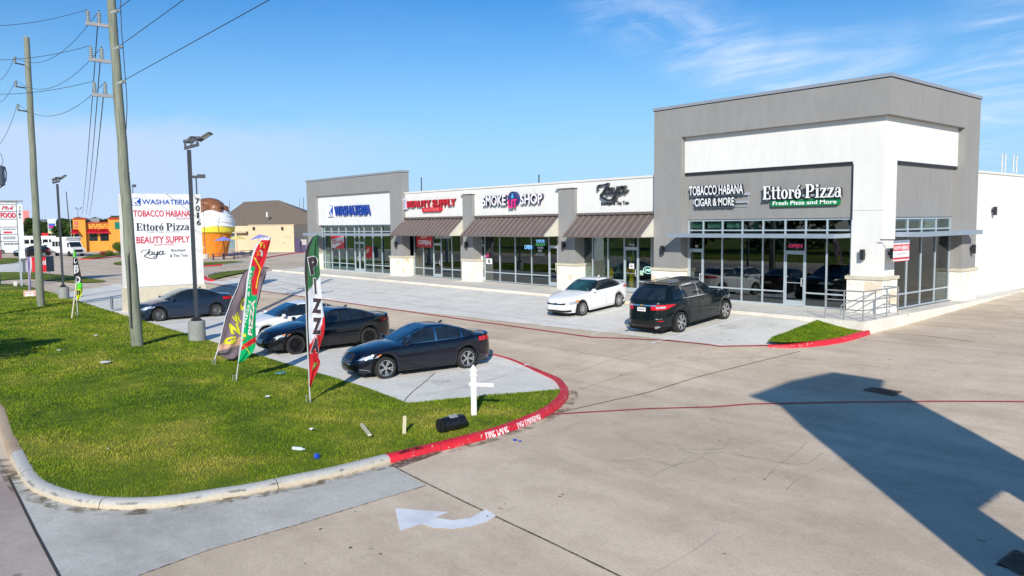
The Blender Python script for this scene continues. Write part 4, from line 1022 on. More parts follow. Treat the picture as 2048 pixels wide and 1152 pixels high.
poster('window_sign', 'VAPOR DELTA 8 HOOKAH list lettered on the smoke shop glass', 'sign', 1072, 1089.5, 479, 512, YS-.08, None, [('VAPOR', 0, 1, .8, 1, P('neon_blue2', (.2,.5,.9), emit=.9), .03, 0), ('DELTA 8', 0, 1, .62, .77, P('neon_green', (.1,.6,.25), emit=.5), .02, 0), ('WATER', .15, .85, .43, .57, whm, .02, 0), ('PIPE', .25, .7, .24, .38, whm, .02, 0), ('HOOKAH', 0, 1, .0, .18, P('dim_white', (.5,.5,.5)), .02, 0)])
poster('window_sign', 'pink LIT sticker over a white card on the smoke shop glass', 'sign', 972.5, 984.5, 506, 528, YS-.08, None, [('LIT', 0, .55, .62, .95, M['pink'], .05, 0)], bands=[(0, 1, 0, .5, whm), (.35, .6, .1, .42, M['red_side'])])
poster('window_sign', 'small white paper taped on the smoke shop door', 'paper', 959.5, 966.5, 512, 521, YS-.08, whm)
poster('window_sign', 'red neon OPEN sign over the pizza shop door', 'neon sign', 1576.5, 1606, 487, 496.5, YG-.07, P('neon_back', (.01,.01,.12)), [('OPEN', .04, .96, .15, .85, P('neon_red', (.7,.04,.08), emit=.5), .01, 0)])
poster('window_sign', 'oval pale green neon OPEN sign in the boutique window', 'neon sign', 1288, 1303.5, 536, 545, YS-.08, None, [('OPEN', .1, .9, .2, .8, P('neon_pale', (.5,.9,.8), emit=.8), .01, 0)])
m = MB(); o_, ax_, ay_ = fbox(1286.5, 1305, 533.5, 547, YS-.08)
m.tube([o_ + ax_*(.5+.5*math.cos(a*.393)) + ay_*(.5+.5*math.sin(a*.393)) for a in range(17)], .012, 5); tag(m.build('neon_ring', bpy.data.materials['neon_pale']), 'oval neon tube around the boutique OPEN sign', 'neon tube')
poster('window_sign', 'pale green notice stuck beside the boutique door', 'paper', 1279.5, 1286.5, 541, 550.5, YS-.08, P('pale_green', (.45,.65,.5)))
poster('window_sign', 'white notice hanging on the boutique door glass', 'paper', 1258.5, 1268, 527, 537.5, YS-.08, whm, bands=[(.3,.7,.3,.7, M['grey'])])
def wnum(u, v, s_, y, txt): 
    o_, ax_, ay_ = fbox(u, u+s_, v, v+4, y); m = MB(); text_on(m, txt, o_, ax_, ay_, .002, 0, 0, offset=.01); bpart('door_number', m, whm)
wnum(958, 480.5, 8, YS-.06, '7016'); wnum(1257, 487, 12, YS-.06, '7016'); wnum(1391, 490.5, 5, YG-.06, 'B'); wnum(1592, 493.5, 5, YG-.06, 'A')
# Now hiring banner on the side window
def side_banner():
    x = .25
    def B(u, v): return atx(u, v, x)
    a = B(1786, 524); b = B(1818, 522.5); c_ = B(1819, 482); d_ = B(1789, 481); d_.y = a.y; c_.y = b.y; 
    o_ = V((x, a.y, a.z)); ax_ = V((0, b.y-a.y, 0)); ay_ = V((0, 0, d_.z-a.z))
    t = thing('banner', 'white and red NOW HIRING banner on the side of the corner tower', 'banner', o_)
    m = MB(); m.obox(o_, ax_, (-.005,0,0), ay_); m.build('panel', whm, t)
    for y0, y1, mt in ((.50,.80,M['red']), (.10,.19,M['red']), (.0,.03,M['red']), (.86,1,P('slate', (.25,.28,.36)))): m = MB(); m.obox(o_ + ay_*y0 + V((.002,0,0)), ax_, (.002,0,0), ay_*(y1-y0)); m.build('band', mt, t)
    m = MB(); text_on(m, 'NOW HIRING', o_ + ay_*.54 + ax_*.05 + V((.005,0,0)), ax_*.9, ay_*.2, .002, offset=.03); m.build('lettering', [whm, whm], t)
    m = MB(); m.obox(o_ + ay_*.34 + ax_*.2 + V((.002,0,0)), ax_*.6, (.002,0,0), ay_*.03); m.build('band', M['grey'], t)
    m = MB(); m.tube([(-.27, o_.y+.1, o_.z+ay_.z+.02), (x, o_.y+.1, o_.z+ay_.z+.02), (x, o_.y+ax_.y, o_.z+ay_.z+.02)], .02, 6); m.build('bracket', M['dark'], t)
side_banner()
# handrail at the ramp corner
def handrail():
    t = thing('handrail', 'galvanised steel handrail around the raised walk corner', 'handrail', (.3,-2.3,0)); m = MB()
    a = atz(1652,636,0); b = V((.34,-2.36,0)); c_ = V((.34, .3, 0)); posts = [a, a.lerp(b,.5), b, b.lerp(c_,.33), b.lerp(c_,.66), c_]; a.y = -2.36; posts[1].y = -2.36
    for h in (1.0, .68, .36): m.tube([a+V((0,0,h)), b+V((0,0,h)), c_+V((0,0,h))], .021, 6)
    c2 = V((-.35,.28,0))
    for h in (1.0,.68,.36): m.tube([c_+V((0,0,h)), c2+V((0,0,h))], .021, 6)
    m.tube([c2+V((0,0,1.0)), c2+V((-.05,-.1,.8)), c2+V((-.7,-1.4,.35)), c2+V((-.7,-1.4,0))], .021, 6)
    m.build('rails', M['steel'], t)
    for p in posts + [c2]: m = MB(); m.tube([p, p+V((0,0,1.0))], .024, 6); m.build('post', M['steel'], t)
handrail()
# things behind the glass
def xmas(u, vb, vt, label):
    p = aty(u, vb, 1.3); zb, z1 = .55, aty(u, vt, 1.3).z; t = thing('christmas_tree', label, 'christmas tree', (p.x, 1.3, zb), 'small christmas trees in the boutique window')
    m = MB(); R_ = .38
    for k in range(420):
        f = random.random()**.7; r = R_*(1-f)*random.uniform(.6, 1.05); a = random.uniform(0, 6.28); c_ = V((p.x+r*math.cos(a), 1.3+r*math.sin(a), lerp(zb+.08, z1, f)))
        d_ = V((random.uniform(-1,1), random.uniform(-1,1), random.uniform(-.4,.4)))*.05; e_ = V((random.uniform(-1,1), random.uniform(-1,1), random.uniform(-.3,.3)))*.04
        m.add([c_-d_, c_+e_, c_+d_], [(0,1,2)])
    m.build('branches', M['xmas'], t); m = MB(); m.tube([(p.x, 1.3, .02), (p.x, 1.3, zb+.3)], .03, 6); m.lathe([(.2,0),(.25,.5),(.01,.52)], 12, 0, (p.x,1.3,.02)); m.build('stand', M['dark'], t)
M['xmas'] = P('frosted_fir', (.35,.55,.45), .8, var=.5, nscale=14)
xmas(1211, 555, 531, 'small frosted tree on display, left one in the boutique window'); xmas(1237, 556, 534, 'small frosted tree on display, right one beside the boutique door')
def doll(u, mat, label, h=1.1, zb=.5, name='mannequin'):
    p = aty(u, 540, 1.25); t = thing(name, label, 'mannequin', (p.x, 1.25, 0)); m = MB()
    m.lathe([(.03,zb),(.10,zb+.03),(.13,zb+.3*h),(.09,zb+.45*h),(.15,zb+.62*h),(.13,zb+.78*h),(.04,zb+.82*h),(.04,zb+.86*h),(.075,zb+.92*h),(.06,zb+.99*h),(.01,zb+h)], 14, 0, (p.x,1.25,0)); m.build('figure', mat, t, smooth=True)
    m = MB(); m.tube([(p.x-.15,1.25,zb+.72*h), (p.x-.2,1.2,zb+.5*h), (p.x-.1,1.12,zb+.42*h)], .035, 6); m.tube([(p.x+.15,1.25,zb+.72*h), (p.x+.2,1.2,zb+.5*h), (p.x+.1,1.12,zb+.42*h)], .035, 6); m.build('arms', mat, t, smooth=True)
    m = MB(); m.lathe([(.2,0),(.2,.03),(.02,.04),(.02,zb)], 12, 0, (p.x,1.25,.02)); m.build('stand', M['dark'], t)
doll(1179, P('gold', (.55,.33,.10), .4), 'golden child figure on display in the boutique window', .8, .55); doll(1222, P('yellow_cloth', (.7,.45,.02)), 'yellow dressed small mannequin between the two frosted trees', .55, .55)
doll(1263, P('yellow_cloth2', (.75,.55,.0)), 'yellow trousers mannequin standing behind the boutique door', 1.7, .05)
m = MB(); p = aty(890, 550, 1.3); m.box(p.x-.5, p.x+.5, 1.1, 1.7, .02, .62); m.box(p.x-.46, p.x+.46, 1.14, 1.66, .62, .66); tag(m.build('storage_box', P('box_blue', (.01,.06,.45))), 'blue storage box standing behind the beauty shop glass', 'box')
def rack(u0, u1, label):
    a = aty(u0, 560, 1.4).x; b = aty(u1, 560, 1.4).x; t = thing('display_shelf', label, 'shelf', ((a+b)/2, 1.4, 0)); m = MB()
    for z in (.3, .75, 1.1): m.box(a, b, 1.3, 1.6, z, z+.03)
    for x in (a, b-.04): m.box(x, x+.04, 1.3, 1.6, .02, 1.3)
    m.build('frame', M['steel'], t); m = MB()
    for k in range(16):
        x = random.uniform(a+.1, b-.1); z = random.choice((.33, .78)); m.lathe([(.05,0),(.07,.1),(.02,.2),(.02,random.uniform(.28,.36))], 8, random.randint(0,2), (x, 1.4, z))
    m.build('goods', [P('g1', (.35,.55,.6)), P('g2', (.6,.4,.1)), P('g3', (.5,.5,.5))], t)
rack(975, 1028, 'glass-goods display shelf behind the smoke shop window')
# ================================================================== CARS
def paint(name, c, rough=.14, metal=.0, coat=.55, dust=.03):
    m, nt, b = newmat(name); b.inputs['Base Color'].default_value = tuple(c)+(1,); b.inputs['Roughness'].default_value = rough; b.inputs['Metallic'].default_value = metal
    b.inputs['Coat Weight'].default_value = coat; b.inputs['Specular IOR Level'].default_value = .22; b.inputs['Coat Roughness'].default_value = .02
    tc = nt.nodes.new('ShaderNodeTexCoord'); f = noise(nt, 2.5, 4, .6, tc.outputs['Object'])
    r = nt.nodes.new('ShaderNodeMapRange'); nt.links.new(f, r.inputs[0]); r.inputs[3].default_value = rough*.7; r.inputs[4].default_value = rough*1.5; nt.links.new(r.outputs[0], b.inputs['Roughness'])
    # road dust low on the body
    sp = nt.nodes.new('ShaderNodeSeparateXYZ'); nt.links.new(tc.outputs['Object'], sp.inputs[0]); rr = nt.nodes.new('ShaderNodeMapRange'); nt.links.new(sp.outputs['Z'], rr.inputs[0]); rr.inputs[1].default_value = .55; rr.inputs[2].default_value = .12; rr.inputs[3].default_value = 0; rr.inputs[4].default_value = dust
    nt.links.new(mix(nt, tuple(c), (.30,.27,.23), rr.outputs[0]), b.inputs['Base Color']); return m
M['p_black'] = paint('paint_black', (.004,.005,.007), coat=.8); M['p_black2'] = paint('paint_blackblue', (.004,.006,.014), coat=.8); M['p_white'] = paint('paint_white', (.78,.79,.80), .3)
M['p_navy'] = paint('paint_slate_blue', (.016,.030,.060), .22, .2); M['p_suv'] = paint('paint_dark_green_grey', (.004,.009,.011), .14, .0, .5)
def cglass(name, c=(.008,.012,.016)):
    m, nt, b = newmat(name); b.inputs['Base Color'].default_value = tuple(c)+(1,); b.inputs['Roughness'].default_value = .02; b.inputs['Specular IOR Level'].default_value = .9
    tc = nt.nodes.new('ShaderNodeTexCoord'); f = noise(nt, 2.0, 3, .5, tc.outputs['Object'], .5)
    nt.links.new(ramp(nt, f, [(.38, tuple(c)), (.6, tuple(x*2.0 for x in c))]), b.inputs['Base Color']); return m
M['cglass'] = cglass('car_glass'); M['cglass_sky'] = cglass('car_windscreen', (.010,.045,.10)); M['cglass_green'] = cglass('car_windscreen_green', (.015,.05,.05))  # blue windscreen colour stands in for the reflected sky
M['tyre'] = P('tyre_rubber', (.018,.018,.019), .85, 0, .25, 8); M['rim'] = P('rim_silver', (.55,.56,.58), .25, .8, .08); M['rimdark'] = P('rim_black', (.015,.015,.017), .3, .5); M['hubcap'] = P('hubcap_grey', (.12,.125,.13), .45, .4)
M['chrome'] = P('chrome', (.75,.77,.8), .12, 1.0, .02); M['hlamp'] = P('headlight', (.55,.60,.65), .08, .4, .3, 14); M['amber'] = P('amber_lens', (.75,.22,.06), .2); M['tail'] = P('tail_lens', (.55,.01,.02), .12, 0, .2, 12)
M['seam'] = P('seam', (.004,.004,.004), .8); M['plate'] = P('plate', (.7,.7,.68), .5); M['grille'] = P('grille_black', (.01,.01,.011), .35)
M['seam_w'] = P('seam_grey', (.25,.25,.26), .8)
NB, NG = 4.2, 5.0
def supell(n, N):
    raw = []
    for i in range(4000):
        a = 2*math.pi*i/4000; c, s = math.cos(a), math.sin(a)
        raw.append((math.copysign(abs(c)**(2/n), c), math.copysign(abs(s)**(2/n), s)))
    return raw
class Car:
    def __init__(s, sp):
        s.__dict__.update(sp); s.hl = s.L/2; s.hw = s.W/2
        s.xc = s.wb/2 + s.fo - s.hl             # body centre in local coords (origin mid wheelbase)
        raw = supell(NB, 0); pts = []; acc = [0]
        for a, b in zip(raw, raw[1:]+raw[:1]): acc.append(acc[-1] + math.hypot((b[0]-a[0])*s.hl, (b[1]-a[1])*s.hw))
        s.T = acc[-1]; s.raw = raw; s.acc = acc; s.N = 176
        s.ring = [s.unit(i*s.T/s.N) for i in range(s.N)]
    def unit(s, a):   # arc length from the nose centre, positive towards the left side
        a %= s.T; import bisect
        i = min(bisect.bisect_right(s.acc, a)-1, len(s.raw)-1); t = (a-s.acc[i])/max(1e-9, s.acc[i+1]-s.acc[i]); p, q = s.raw[i], s.raw[(i+1) % len(s.raw)]
        return (lerp(p[0], q[0], t), lerp(p[1], q[1], t))
    def body(s, ux, uy, f, off=0.0):
        fl = skeyf(s.nose, f) if ux > 0 else skeyf(s.tailp, f); wf = skeyf(s.side, f)
        x = s.xc + s.hl*ux*lerp(1, fl, min(1, abs(ux)**3)); sn = s.hl - (x - s.xc)     # distance from the nose
        tap = 1 - .10*max(0, ux)**3 - .09*max(0, -ux)**3
        y = s.hw*uy*wf*tap
        zb = s.sill + .04*abs(ux)**6
        if abs(uy) > .6:
            for xw in (s.wb/2, -s.wb/2):
                d = abs(x-xw)
                if d < s.ra: zb = max(zb, s.wr + math.sqrt(s.ra**2-d*d))
        zs = skeyf(s.zs, sn); z = lerp(zb, zs, f)
        if off:
            nx, ny = abs(ux)**(NB-1)*math.copysign(1, ux)/s.hl, abs(uy)**(NB-1)*math.copysign(1, uy)/s.hw; l = math.hypot(nx, ny); x += nx/l*off; y += ny/l*off
        return (x, y, z)
    def bz(s, ux, uy, z, off=0.0):   # body point at a given height z
        p = s.body(ux, uy, .5); sn = s.hl-(p[0]-s.xc); zb = s.sill+.04*abs(ux)**6; zs = skeyf(s.zs, sn); f = min(1, max(0, (z-zb)/(zs-zb))); q = s.body(ux, uy, f, off); return (q[0], q[1], z)
    def gh(s, ux, uy, f, off=0.0):
        e = f; xf = skeyf(s.gf, e); xr = skeyf(s.gr, e)   # distances from the nose
        c = (s.gc); x_n = (c - xf) if ux > 0 else (xr - c)
        sn = c - ux*x_n; w = skeyf(s.gw, e)*s.hw; y = w*uy*(1-.05*abs(ux)**3)
        z0 = skeyf(s.zs, sn) - .03; zt_ = s.H - .035 - s.arch*((sn - s.gc)/1.3)**2
        z = lerp(z0, zt_, f); x = s.xc + s.hl - sn
        if off:
            nx, ny = abs(ux)**(NG-1)*math.copysign(1, ux)/max(.3, x_n), abs(uy)**(NG-1)*math.copysign(1, uy)/w; l = math.hypot(nx, ny); x += nx/l*off*.8; y += ny/l*off; z += off*.6*(abs(nx)/l)
        return (x, y, z)
    def gside(s, sn, f, side, off):
        xf = skeyf(s.gf, f); xr = skeyf(s.gr, f); c = s.gc; ux = (c-sn)/((c-xf) if sn < c else (xr-c)); ux = max(-.985, min(.985, ux)); uy = side*(1-abs(ux)**NG)**(1/NG); return s.gh(ux, uy, f, off)
    def gfront(s, v, f, sgn, off): ux = sgn*(1-abs(v)**NG)**(1/NG); return s.gh(ux, v, f, off)
SED = dict(side=[(0,.93),(.15,.965),(.35,.99),(.55,1),(.75,.985),(.9,.965),(1,.93)], nose=[(0,.975),(.15,.99),(.35,1),(.6,.992),(.8,.965),(1,.925)], tailp=[(0,.965),(.15,.99),(.35,1),(.7,.993),(.85,.985),(1,.965)],
   gw=[(0,.90),(.3,.865),(.6,.81),(.85,.74),(1,.66)], arch=.035)
SONATA = dict(SED, L=4.855, W=1.865, H=1.475, wb=2.805, fo=.93, wr=.335, ra=.39, sill=.19, zs=[(0,.66),(.25,.75),(.8,.87),(1.35,.955),(2.4,.985),(3.6,1.02),(4.3,1.06),(4.855,1.02)], crown=[(0,.03),(.5,.08),(1.3,.07),(3.9,.07),(4.4,.055),(4.855,.04)],
   gf=[(0,1.28),(.35,1.62),(.7,2.0),(.9,2.28),(1,2.45)], gr=[(0,4.42),(.35,4.12),(.7,3.74),(.9,3.42),(1,3.2)], gc=2.75, win=[(1.62,2.62),(2.68,3.55),(3.60,3.98)], rake=(.95,.62))
CAMRY = dict(SONATA, H=1.445, zs=[(0,.62),(.25,.72),(.8,.85),(1.35,.95),(2.4,.98),(3.6,1.03),(4.3,1.08),(4.855,1.05)])
COROLLA = dict(SED, L=4.64, W=1.775, H=1.455, wb=2.70, fo=.93, wr=.32, ra=.375, sill=.18, zs=[(0,.64),(.25,.74),(.75,.86),(1.2,.95),(2.3,.98),(3.5,1.02),(4.1,1.07),(4.64,1.03)], crown=[(0,.03),(.4,.08),(1.2,.06),(3.9,.06),(4.64,.04)],
   gf=[(0,1.08),(.35,1.45),(.7,1.85),(.9,2.12),(1,2.3)], gr=[(0,4.18),(.35,3.92),(.7,3.58),(.9,3.3),(1,3.1)], gc=2.6, win=[(1.5,2.45),(2.51,3.35),(3.40,3.75)], rake=(.95,.62))
JETTA = dict(SED, L=4.63, W=1.78, H=1.455, wb=2.65, fo=.90, wr=.32, ra=.372, sill=.19, zs=[(0,.68),(.2,.77),(.75,.89),(1.3,.96),(2.4,.98),(3.5,1.0),(4.1,1.04),(4.63,1.02)], crown=[(0,.03),(.4,.07),(1.2,.06),(3.9,.06),(4.63,.04)],
   nose=[(0,.975),(.15,1.0),(.35,1),(.6,.995),(.8,.985),(1,.95)], gf=[(0,1.25),(.35,1.58),(.7,1.94),(.9,2.2),(1,2.38)], gr=[(0,4.1),(.35,3.86),(.7,3.56),(.9,3.3),(1,3.12)], gc=2.65, win=[(1.62,2.5),(2.56,3.38),(3.43,3.72)], rake=(.95,.58))
SUV = dict(L=5.19, W=1.995, H=1.76, wb=3.07, fo=.98, wr=.375, ra=.435, sill=.27, side=[(0,.94),(.15,.97),(.35,.99),(.55,1),(.75,.99),(.9,.975),(1,.95)], nose=[(0,.975),(.15,1.0),(.35,1),(.6,.995),(.8,.985),(1,.955)], tailp=[(0,.975),(.12,1.0),(.3,1),(.5,.985),(.8,.975),(1,.955)],
   zs=[(0,.88),(.2,.98),(.8,1.09),(1.35,1.15),(3,1.19),(4.5,1.24),(5.19,1.22)], crown=[(0,.03),(.5,.09),(1.3,.07),(5.19,.05)], gw=[(0,.935),(.3,.90),(.6,.85),(.85,.78),(1,.68)], arch=.028,
   gf=[(0,1.3),(.35,1.62),(.7,1.98),(.9,2.2),(1,2.36)], gr=[(0,5.06),(.35,4.90),(.7,4.68),(.9,4.50),(1,4.32)], gc=3.0, win=[(1.85,2.85),(2.92,3.85),(3.93,4.40)], rake=(.98,.75))
def q_frame(f, upv=V((0,0,1))):
    f = f.normalized(); l = upv.cross(f).normalized(); u = f.cross(l); return Matrix((f, l, u)).transposed().to_quaternion()
def make_car(name, label, cat, sp, loc, rot, mats, rim='spoke', o={}, group=None, detail=True):
    """local axes: +x nose, +y left, z up, origin on the ground in the middle of the wheelbase"""
    c = Car(sp); t = thing(name, label, cat, loc, group, rot); t.scale = (CSC,)*3; body, glass, ws = mats['body'], mats.get('glass', M['cglass']), mats.get('ws', M['cglass_sky'])
    seam = mats.get('seam', M['seam'])
    m = MB(); FL = [0,.06,.15,.28,.42,.56,.70,.82,.91,.97,1.0]; N = c.N
    m.v = [c.body(u[0], u[1], f) for f in FL for u in c.ring]
    for j in range(len(FL)-1):
        for i in range(N): m.f.append((j*N+i, j*N+(i+1) % N, (j+1)*N+(i+1) % N, (j+1)*N+i)); m.m.append(0)
    # hood, deck and trunk skin
    half = [i for i in range(N//2+1)]; top = MB(); K = 12
    rows = []
    for i in half:
        ux, uy = c.ring[i % N]; a = c.body(ux, abs(uy), 1.0); sn = c.hl-(a[0]-c.xc); cr = skeyf(c.crown, sn); row = []
        for k in range(K+1):
            v = 2*k/K-1; y = a[1]*v; row.append((a[0], y, a[2] + cr*(1-abs(v)**2.4)))
        rows.append(row)
    base = len(m.v)
    for r in rows: m.v += r
    for i in range(len(rows)-1):
        for k in range(K): b0 = base+i*(K+1)+k; m.f.append((b0, b0+K+1, b0+K+2, b0+1)[::-1]); m.m.append(0)
    bo = m.build('body', body, t, smooth=38, world=False)
    # greenhouse shell with roof
    m = MB(); GL = [0,.12,.25,.4,.55,.7,.82,.92,1.0]; N2 = 96; ring = [supell_pt(NG, 2*math.pi*i/N2) for i in range(N2)]
    m.v = [c.gh(u[0], u[1], f) for f in GL for u in ring]
    for j in range(len(GL)-1):
        for i in range(N2): m.f.append((j*N2+i, j*N2+(i+1) % N2, (j+1)*N2+(i+1) % N2, (j+1)*N2+i)); m.m.append(0)
    b0 = (len(GL)-1)*N2; top = m.v[b0:b0+N2]; cx = sum(p[0] for p in top)/N2; zc = sum(p[2] for p in top)/N2
    prev = b0
    for s_, dz in ((.8,.016),(.5,.028),(.2,.034)):
        nb = len(m.v); m.v += [(cx+(p[0]-cx)*s_, p[1]*s_, p[2]*(s_)+ (zc)*(1-s_) + dz) for p in top]
        for i in range(N2): m.f.append((prev+i, prev+(i+1) % N2, nb+(i+1) % N2, nb+i)); m.m.append(0)
        prev = nb
    m.f.append(tuple(prev+i for i in range(N2))); m.m.append(0)
    m.build('roof', mats.get('roof', body), t, smooth=45, world=False)
    # windows
    def gpatch(nm, fn, mt, nu=10, nv=8, parent=t, flip=False):
        q = MB(); q.grid(fn, nu, nv, 0, flip); return q.build(nm, mt, parent, smooth='all', world=False)
    r0, r1 = c.rake
    W0_, W1_ = .10, .88
    gpatch('windscreen', lambda a, b: c.gfront(lerp(-.90, .90, a)*lerp(1, .96, b), lerp(W0_, .94, b), 1, .007), ws, 12, 8)
    gpatch('rear_window', lambda a, b: c.gfront(lerp(-.84, .84, a)*lerp(1, .95, b), lerp(.14, .90, b), -1, .007), glass, 12, 8, flip=True)
    nwin = len(c.win); fr0 = lambda f: lerp(c.win[0][0]-.30, c.win[0][0]+.30*1.35, f); re0 = lambda f: lerp(c.win[-1][1]+.22, c.win[-1][1]-.30, f)
    if sp is SUV or sp.get('suv'): fr0 = lambda f: lerp(c.win[0][0]-.30, c.win[0][0]+.35, f); re0 = lambda f: lerp(c.win[-1][1]+.05, c.win[-1][1]-.12, f)
    for sd in (1, -1):
        if o.get('chrome'):
            q = MB()
            def rim_pt(a, b): return c.gside(lerp(fr0(lerp(.09,.93,b))-.06, (re0(lerp(.09,.93,b))+.08 if sp is not SUV else c.win[1][1]+.03), a), lerp(.035,.955,b), sd, .0035)
            q.grid(rim_pt, 18, 8, 0, sd < 0); q.build('window_trim', M['chrome'], t, smooth='all', world=False)
        else:
            q = MB(); q.grid(lambda a, b: c.gside(lerp(fr0(lerp(.09,.93,b))-.02, re0(lerp(.09,.93,b))+.03, a), lerp(.07,.92,b), sd, .0035), 18, 8, 0, sd < 0); q.build('window_trim', M['grille'], t, smooth='all', world=False)
        for k, (a0, a1) in enumerate(c.win):
            def wp(a, b, k=k, a0=a0, a1=a1):
                f = lerp(W0_, W1_, b); s0 = fr0(f) if k == 0 else a0; s1 = re0(f) if k == nwin-1 else a1
                s1 = max(s0+.01, s1); s0 = s0 if k == 0 else min(s0, s1-.005)
                return c.gside(lerp(s0, s1, a), f, sd, .009)
            gpatch('side_window', wp, glass, 8, 8, t, sd < 0)
    # patches on the body: by arc length and height
    def bp(nm, a0, a1, z0, z1, mt, off=.006, nu=12, nv=4, parent=t):
        """z0, z1 may be functions of the 0..1 position"""
        q = MB(); Z0 = z0 if callable(z0) else (lambda k: z0); Z1 = z1 if callable(z1) else (lambda k: z1)
        q.grid(lambda a, b: c.bz(*c.unit(lerp(a0, a1, a)), lerp(Z0(a), Z1(a), b), off), nu, nv); return q.build(nm, mt, parent, smooth='all', world=False)
    def both(nm, a0, a1, z0, z1, mt, **k):
        bp(nm, a0, a1, z0, z1, mt, **k); f0 = z0 if not callable(z0) else (lambda x: z0(1-x)); f1 = z1 if not callable(z1) else (lambda x: z1(1-x)); bp(nm, -a1, -a0, f0, f1, mt, **k)
    def arc_at(sn, side=1):   # arc length of the side point at distance sn from the nose
        best = min(range(0, 2000, 4), key=lambda i: abs((1-c.raw[i][0])*c.hl-sn)); return c.acc[best]*side
    st = o.get('style', 'sonata'); hw = c.hw; R_ = c.T/2   # rear centre arc
    ins = 1.0
    if st == 'sonata':
        bp('grille', -.42, .42, lambda a: .40+.10*abs(2*a-1)**3, .655, M['grille'], off=.012); 
        for k in range(4): bp('grille_bar', -.40, .40, .455+.045*k, .470+.045*k, M['chrome'], off=.018, nv=1)
        both('headlight', .52, 1.32, lambda a: .57+.10*a, lambda a: .665+.085*a, M['hlamp'], off=.010)
        both('indicator', 1.18, 1.38, lambda a: .69+.03*a, lambda a: .735+.03*a, M['amber'], off=.015)
        both('fog_lamp_trim', .62, 1.05, lambda a: .33-.06*a*a, lambda a: .345-.06*a*a, M['chrome'], off=.012, nv=1)
        bp('lower_intake', -.6, .6, .22, .33, M['grille'], off=.01); both('taillight', R_-1.25, R_-.55, lambda a: .86+.0*a, lambda a: .99, M['tail'], off=.01)
    elif st == 'camry':
        bp('grille', -.72, .72, .26, lambda a: .44-.05*abs(2*a-1), M['grille'], off=.012); bp('grille_bar', -.6, .6, .54, .58, M['grille'], off=.014, nv=1)
        both('headlight', .45, 1.25, lambda a: .58+.08*a, lambda a: .64+.10*a, M['hlamp'], off=.010); both('indicator', 1.05, 1.32, lambda a: .67+.03*a, lambda a: .715+.04*a, M['amber'], off=.015)
        both('taillight', R_-1.2, R_-.5, .86, .98, P('tail_smoked', (.10,.005,.008), .1), off=.01); bp('plate', -.26, .26, .40, .53, M['plate'], off=.03)
    elif st == 'corolla':
        bp('grille', -.45, .45, .26, .44, M['grille'], off=.012); bp('grille_bar', -.55, .55, .58, .60, M['chrome'], off=.012, nv=1)
        both('headlight', .42, 1.28, lambda a: .57+.10*a, lambda a: .68+.08*a, M['hlamp'], off=.012); both('indicator', 1.10, 1.30, lambda a: .66+.03*a, lambda a: .70+.04*a, M['amber'] if not o.get('noamber') else M['hlamp'], off=.016)
        both('taillight', R_-1.22, R_-.5, .84, .98, M['tail'], off=.01); both('fog_lamp_trim', .6, .85, .30, .42, M['grille'], off=.012)
    elif st == 'jetta':
        bp('grille', -.56, .56, .565, .655, M['grille'], off=.012); bp('badge', -.075, .075, .555, .67, M['chrome'], off=.022); bp('plate', -.24, .24, .37, .50, M['plate'], off=.03)
        bp('lower_intake', -.86, .86, lambda a: .225+.03*abs(2*a-1), .345, M['grille'], off=.012); both('headlight', .57, 1.18, lambda a: .56+.02*a, lambda a: .675+.05*a, M['hlamp'], off=.012); both('indicator', 1.05, 1.22, .65, .735, M['amber'], off=.017)
        both('taillight', R_-1.2, R_-.5, .86, .98, M['tail'], off=.01)
    elif st == 'suv':
        both('taillight', R_-1.45, R_-.42, lambda a: lerp(1.06,.93,min(1,a*2.2)), lambda a: lerp(1.09,1.12,a), M['tail'], off=.012); both('reverse_light', R_-.98, R_-.62, .985, 1.05, M['hlamp'], off=.02)
        bp('chrome_bar', R_-.62, R_+.62, 1.065, 1.11, M['chrome'], off=.018, nv=1); bp('badge', R_-.07, R_+.07, 1.06, 1.12, P('gold_badge', (.6,.4,.1), .3, .6), off=.03)
        bp('plate', R_-.2, R_+.2, .88, 1.02, M['plate'], off=.03); bp('plate_lettering', R_-.15, R_+.15, .93, .97, M['grey'], off=.034, nv=1); bp('bumper_trim', R_-1.1, R_+1.1, .30, .46, M['grille'], off=.008)
        both('reflector', R_-.9, R_-.7, .52, .55, M['tail'], off=.014); both('headlight', .5, 1.4, .84, lambda a: .93+.04*a, M['hlamp'], off=.01); bp('lettering', R_+.62, R_+.85, .60, .625, M['chrome'], off=.012, nv=1); bp('tailgate_seam', R_-.82, R_+.82, .565, .575, seam, off=.005, nv=1)
        q = MB()
        for y in (-.62, .62): q.tube([(-c.L/2+c.xc-.02, y, .33), (-c.L/2+c.xc+.2, y, .33)], .05, 10)
        q.build('exhaust_tip', M['chrome'], t, world=False)
        ztop = c.H+.01
        for y in (-.60, .60): q = MB(); q.tube([(c.xc+.15, y, ztop-.05), (c.xc+.05, y, ztop+.01), (c.xc-1.5, y, ztop+.0), (c.xc-1.62, y, ztop-.05)], .014, 6); q.build('roof_rail', M['grille'], t, world=False)
        q = MB(); q.grid(lambda a, b: (c.xc+lerp(-1.2,.75,a), lerp(-.48,.48,b), c.H+.006-.02*abs(2*a-1)**2), 4, 4); q.build('sunroof', M['cglass'], t, world=False)
        q = MB(); q.grid(lambda a, b: c.gfront(lerp(-.8,.8,a), 1-.03*b, -1, .03+.10*(1-b)), 8, 2); q.build('roof_spoiler', body, t, world=False)
    if st != 'suv' and o.get('plate_rear', True): bp('plate', R_-.26, R_+.26, .62, .75, M['plate'], off=.012)
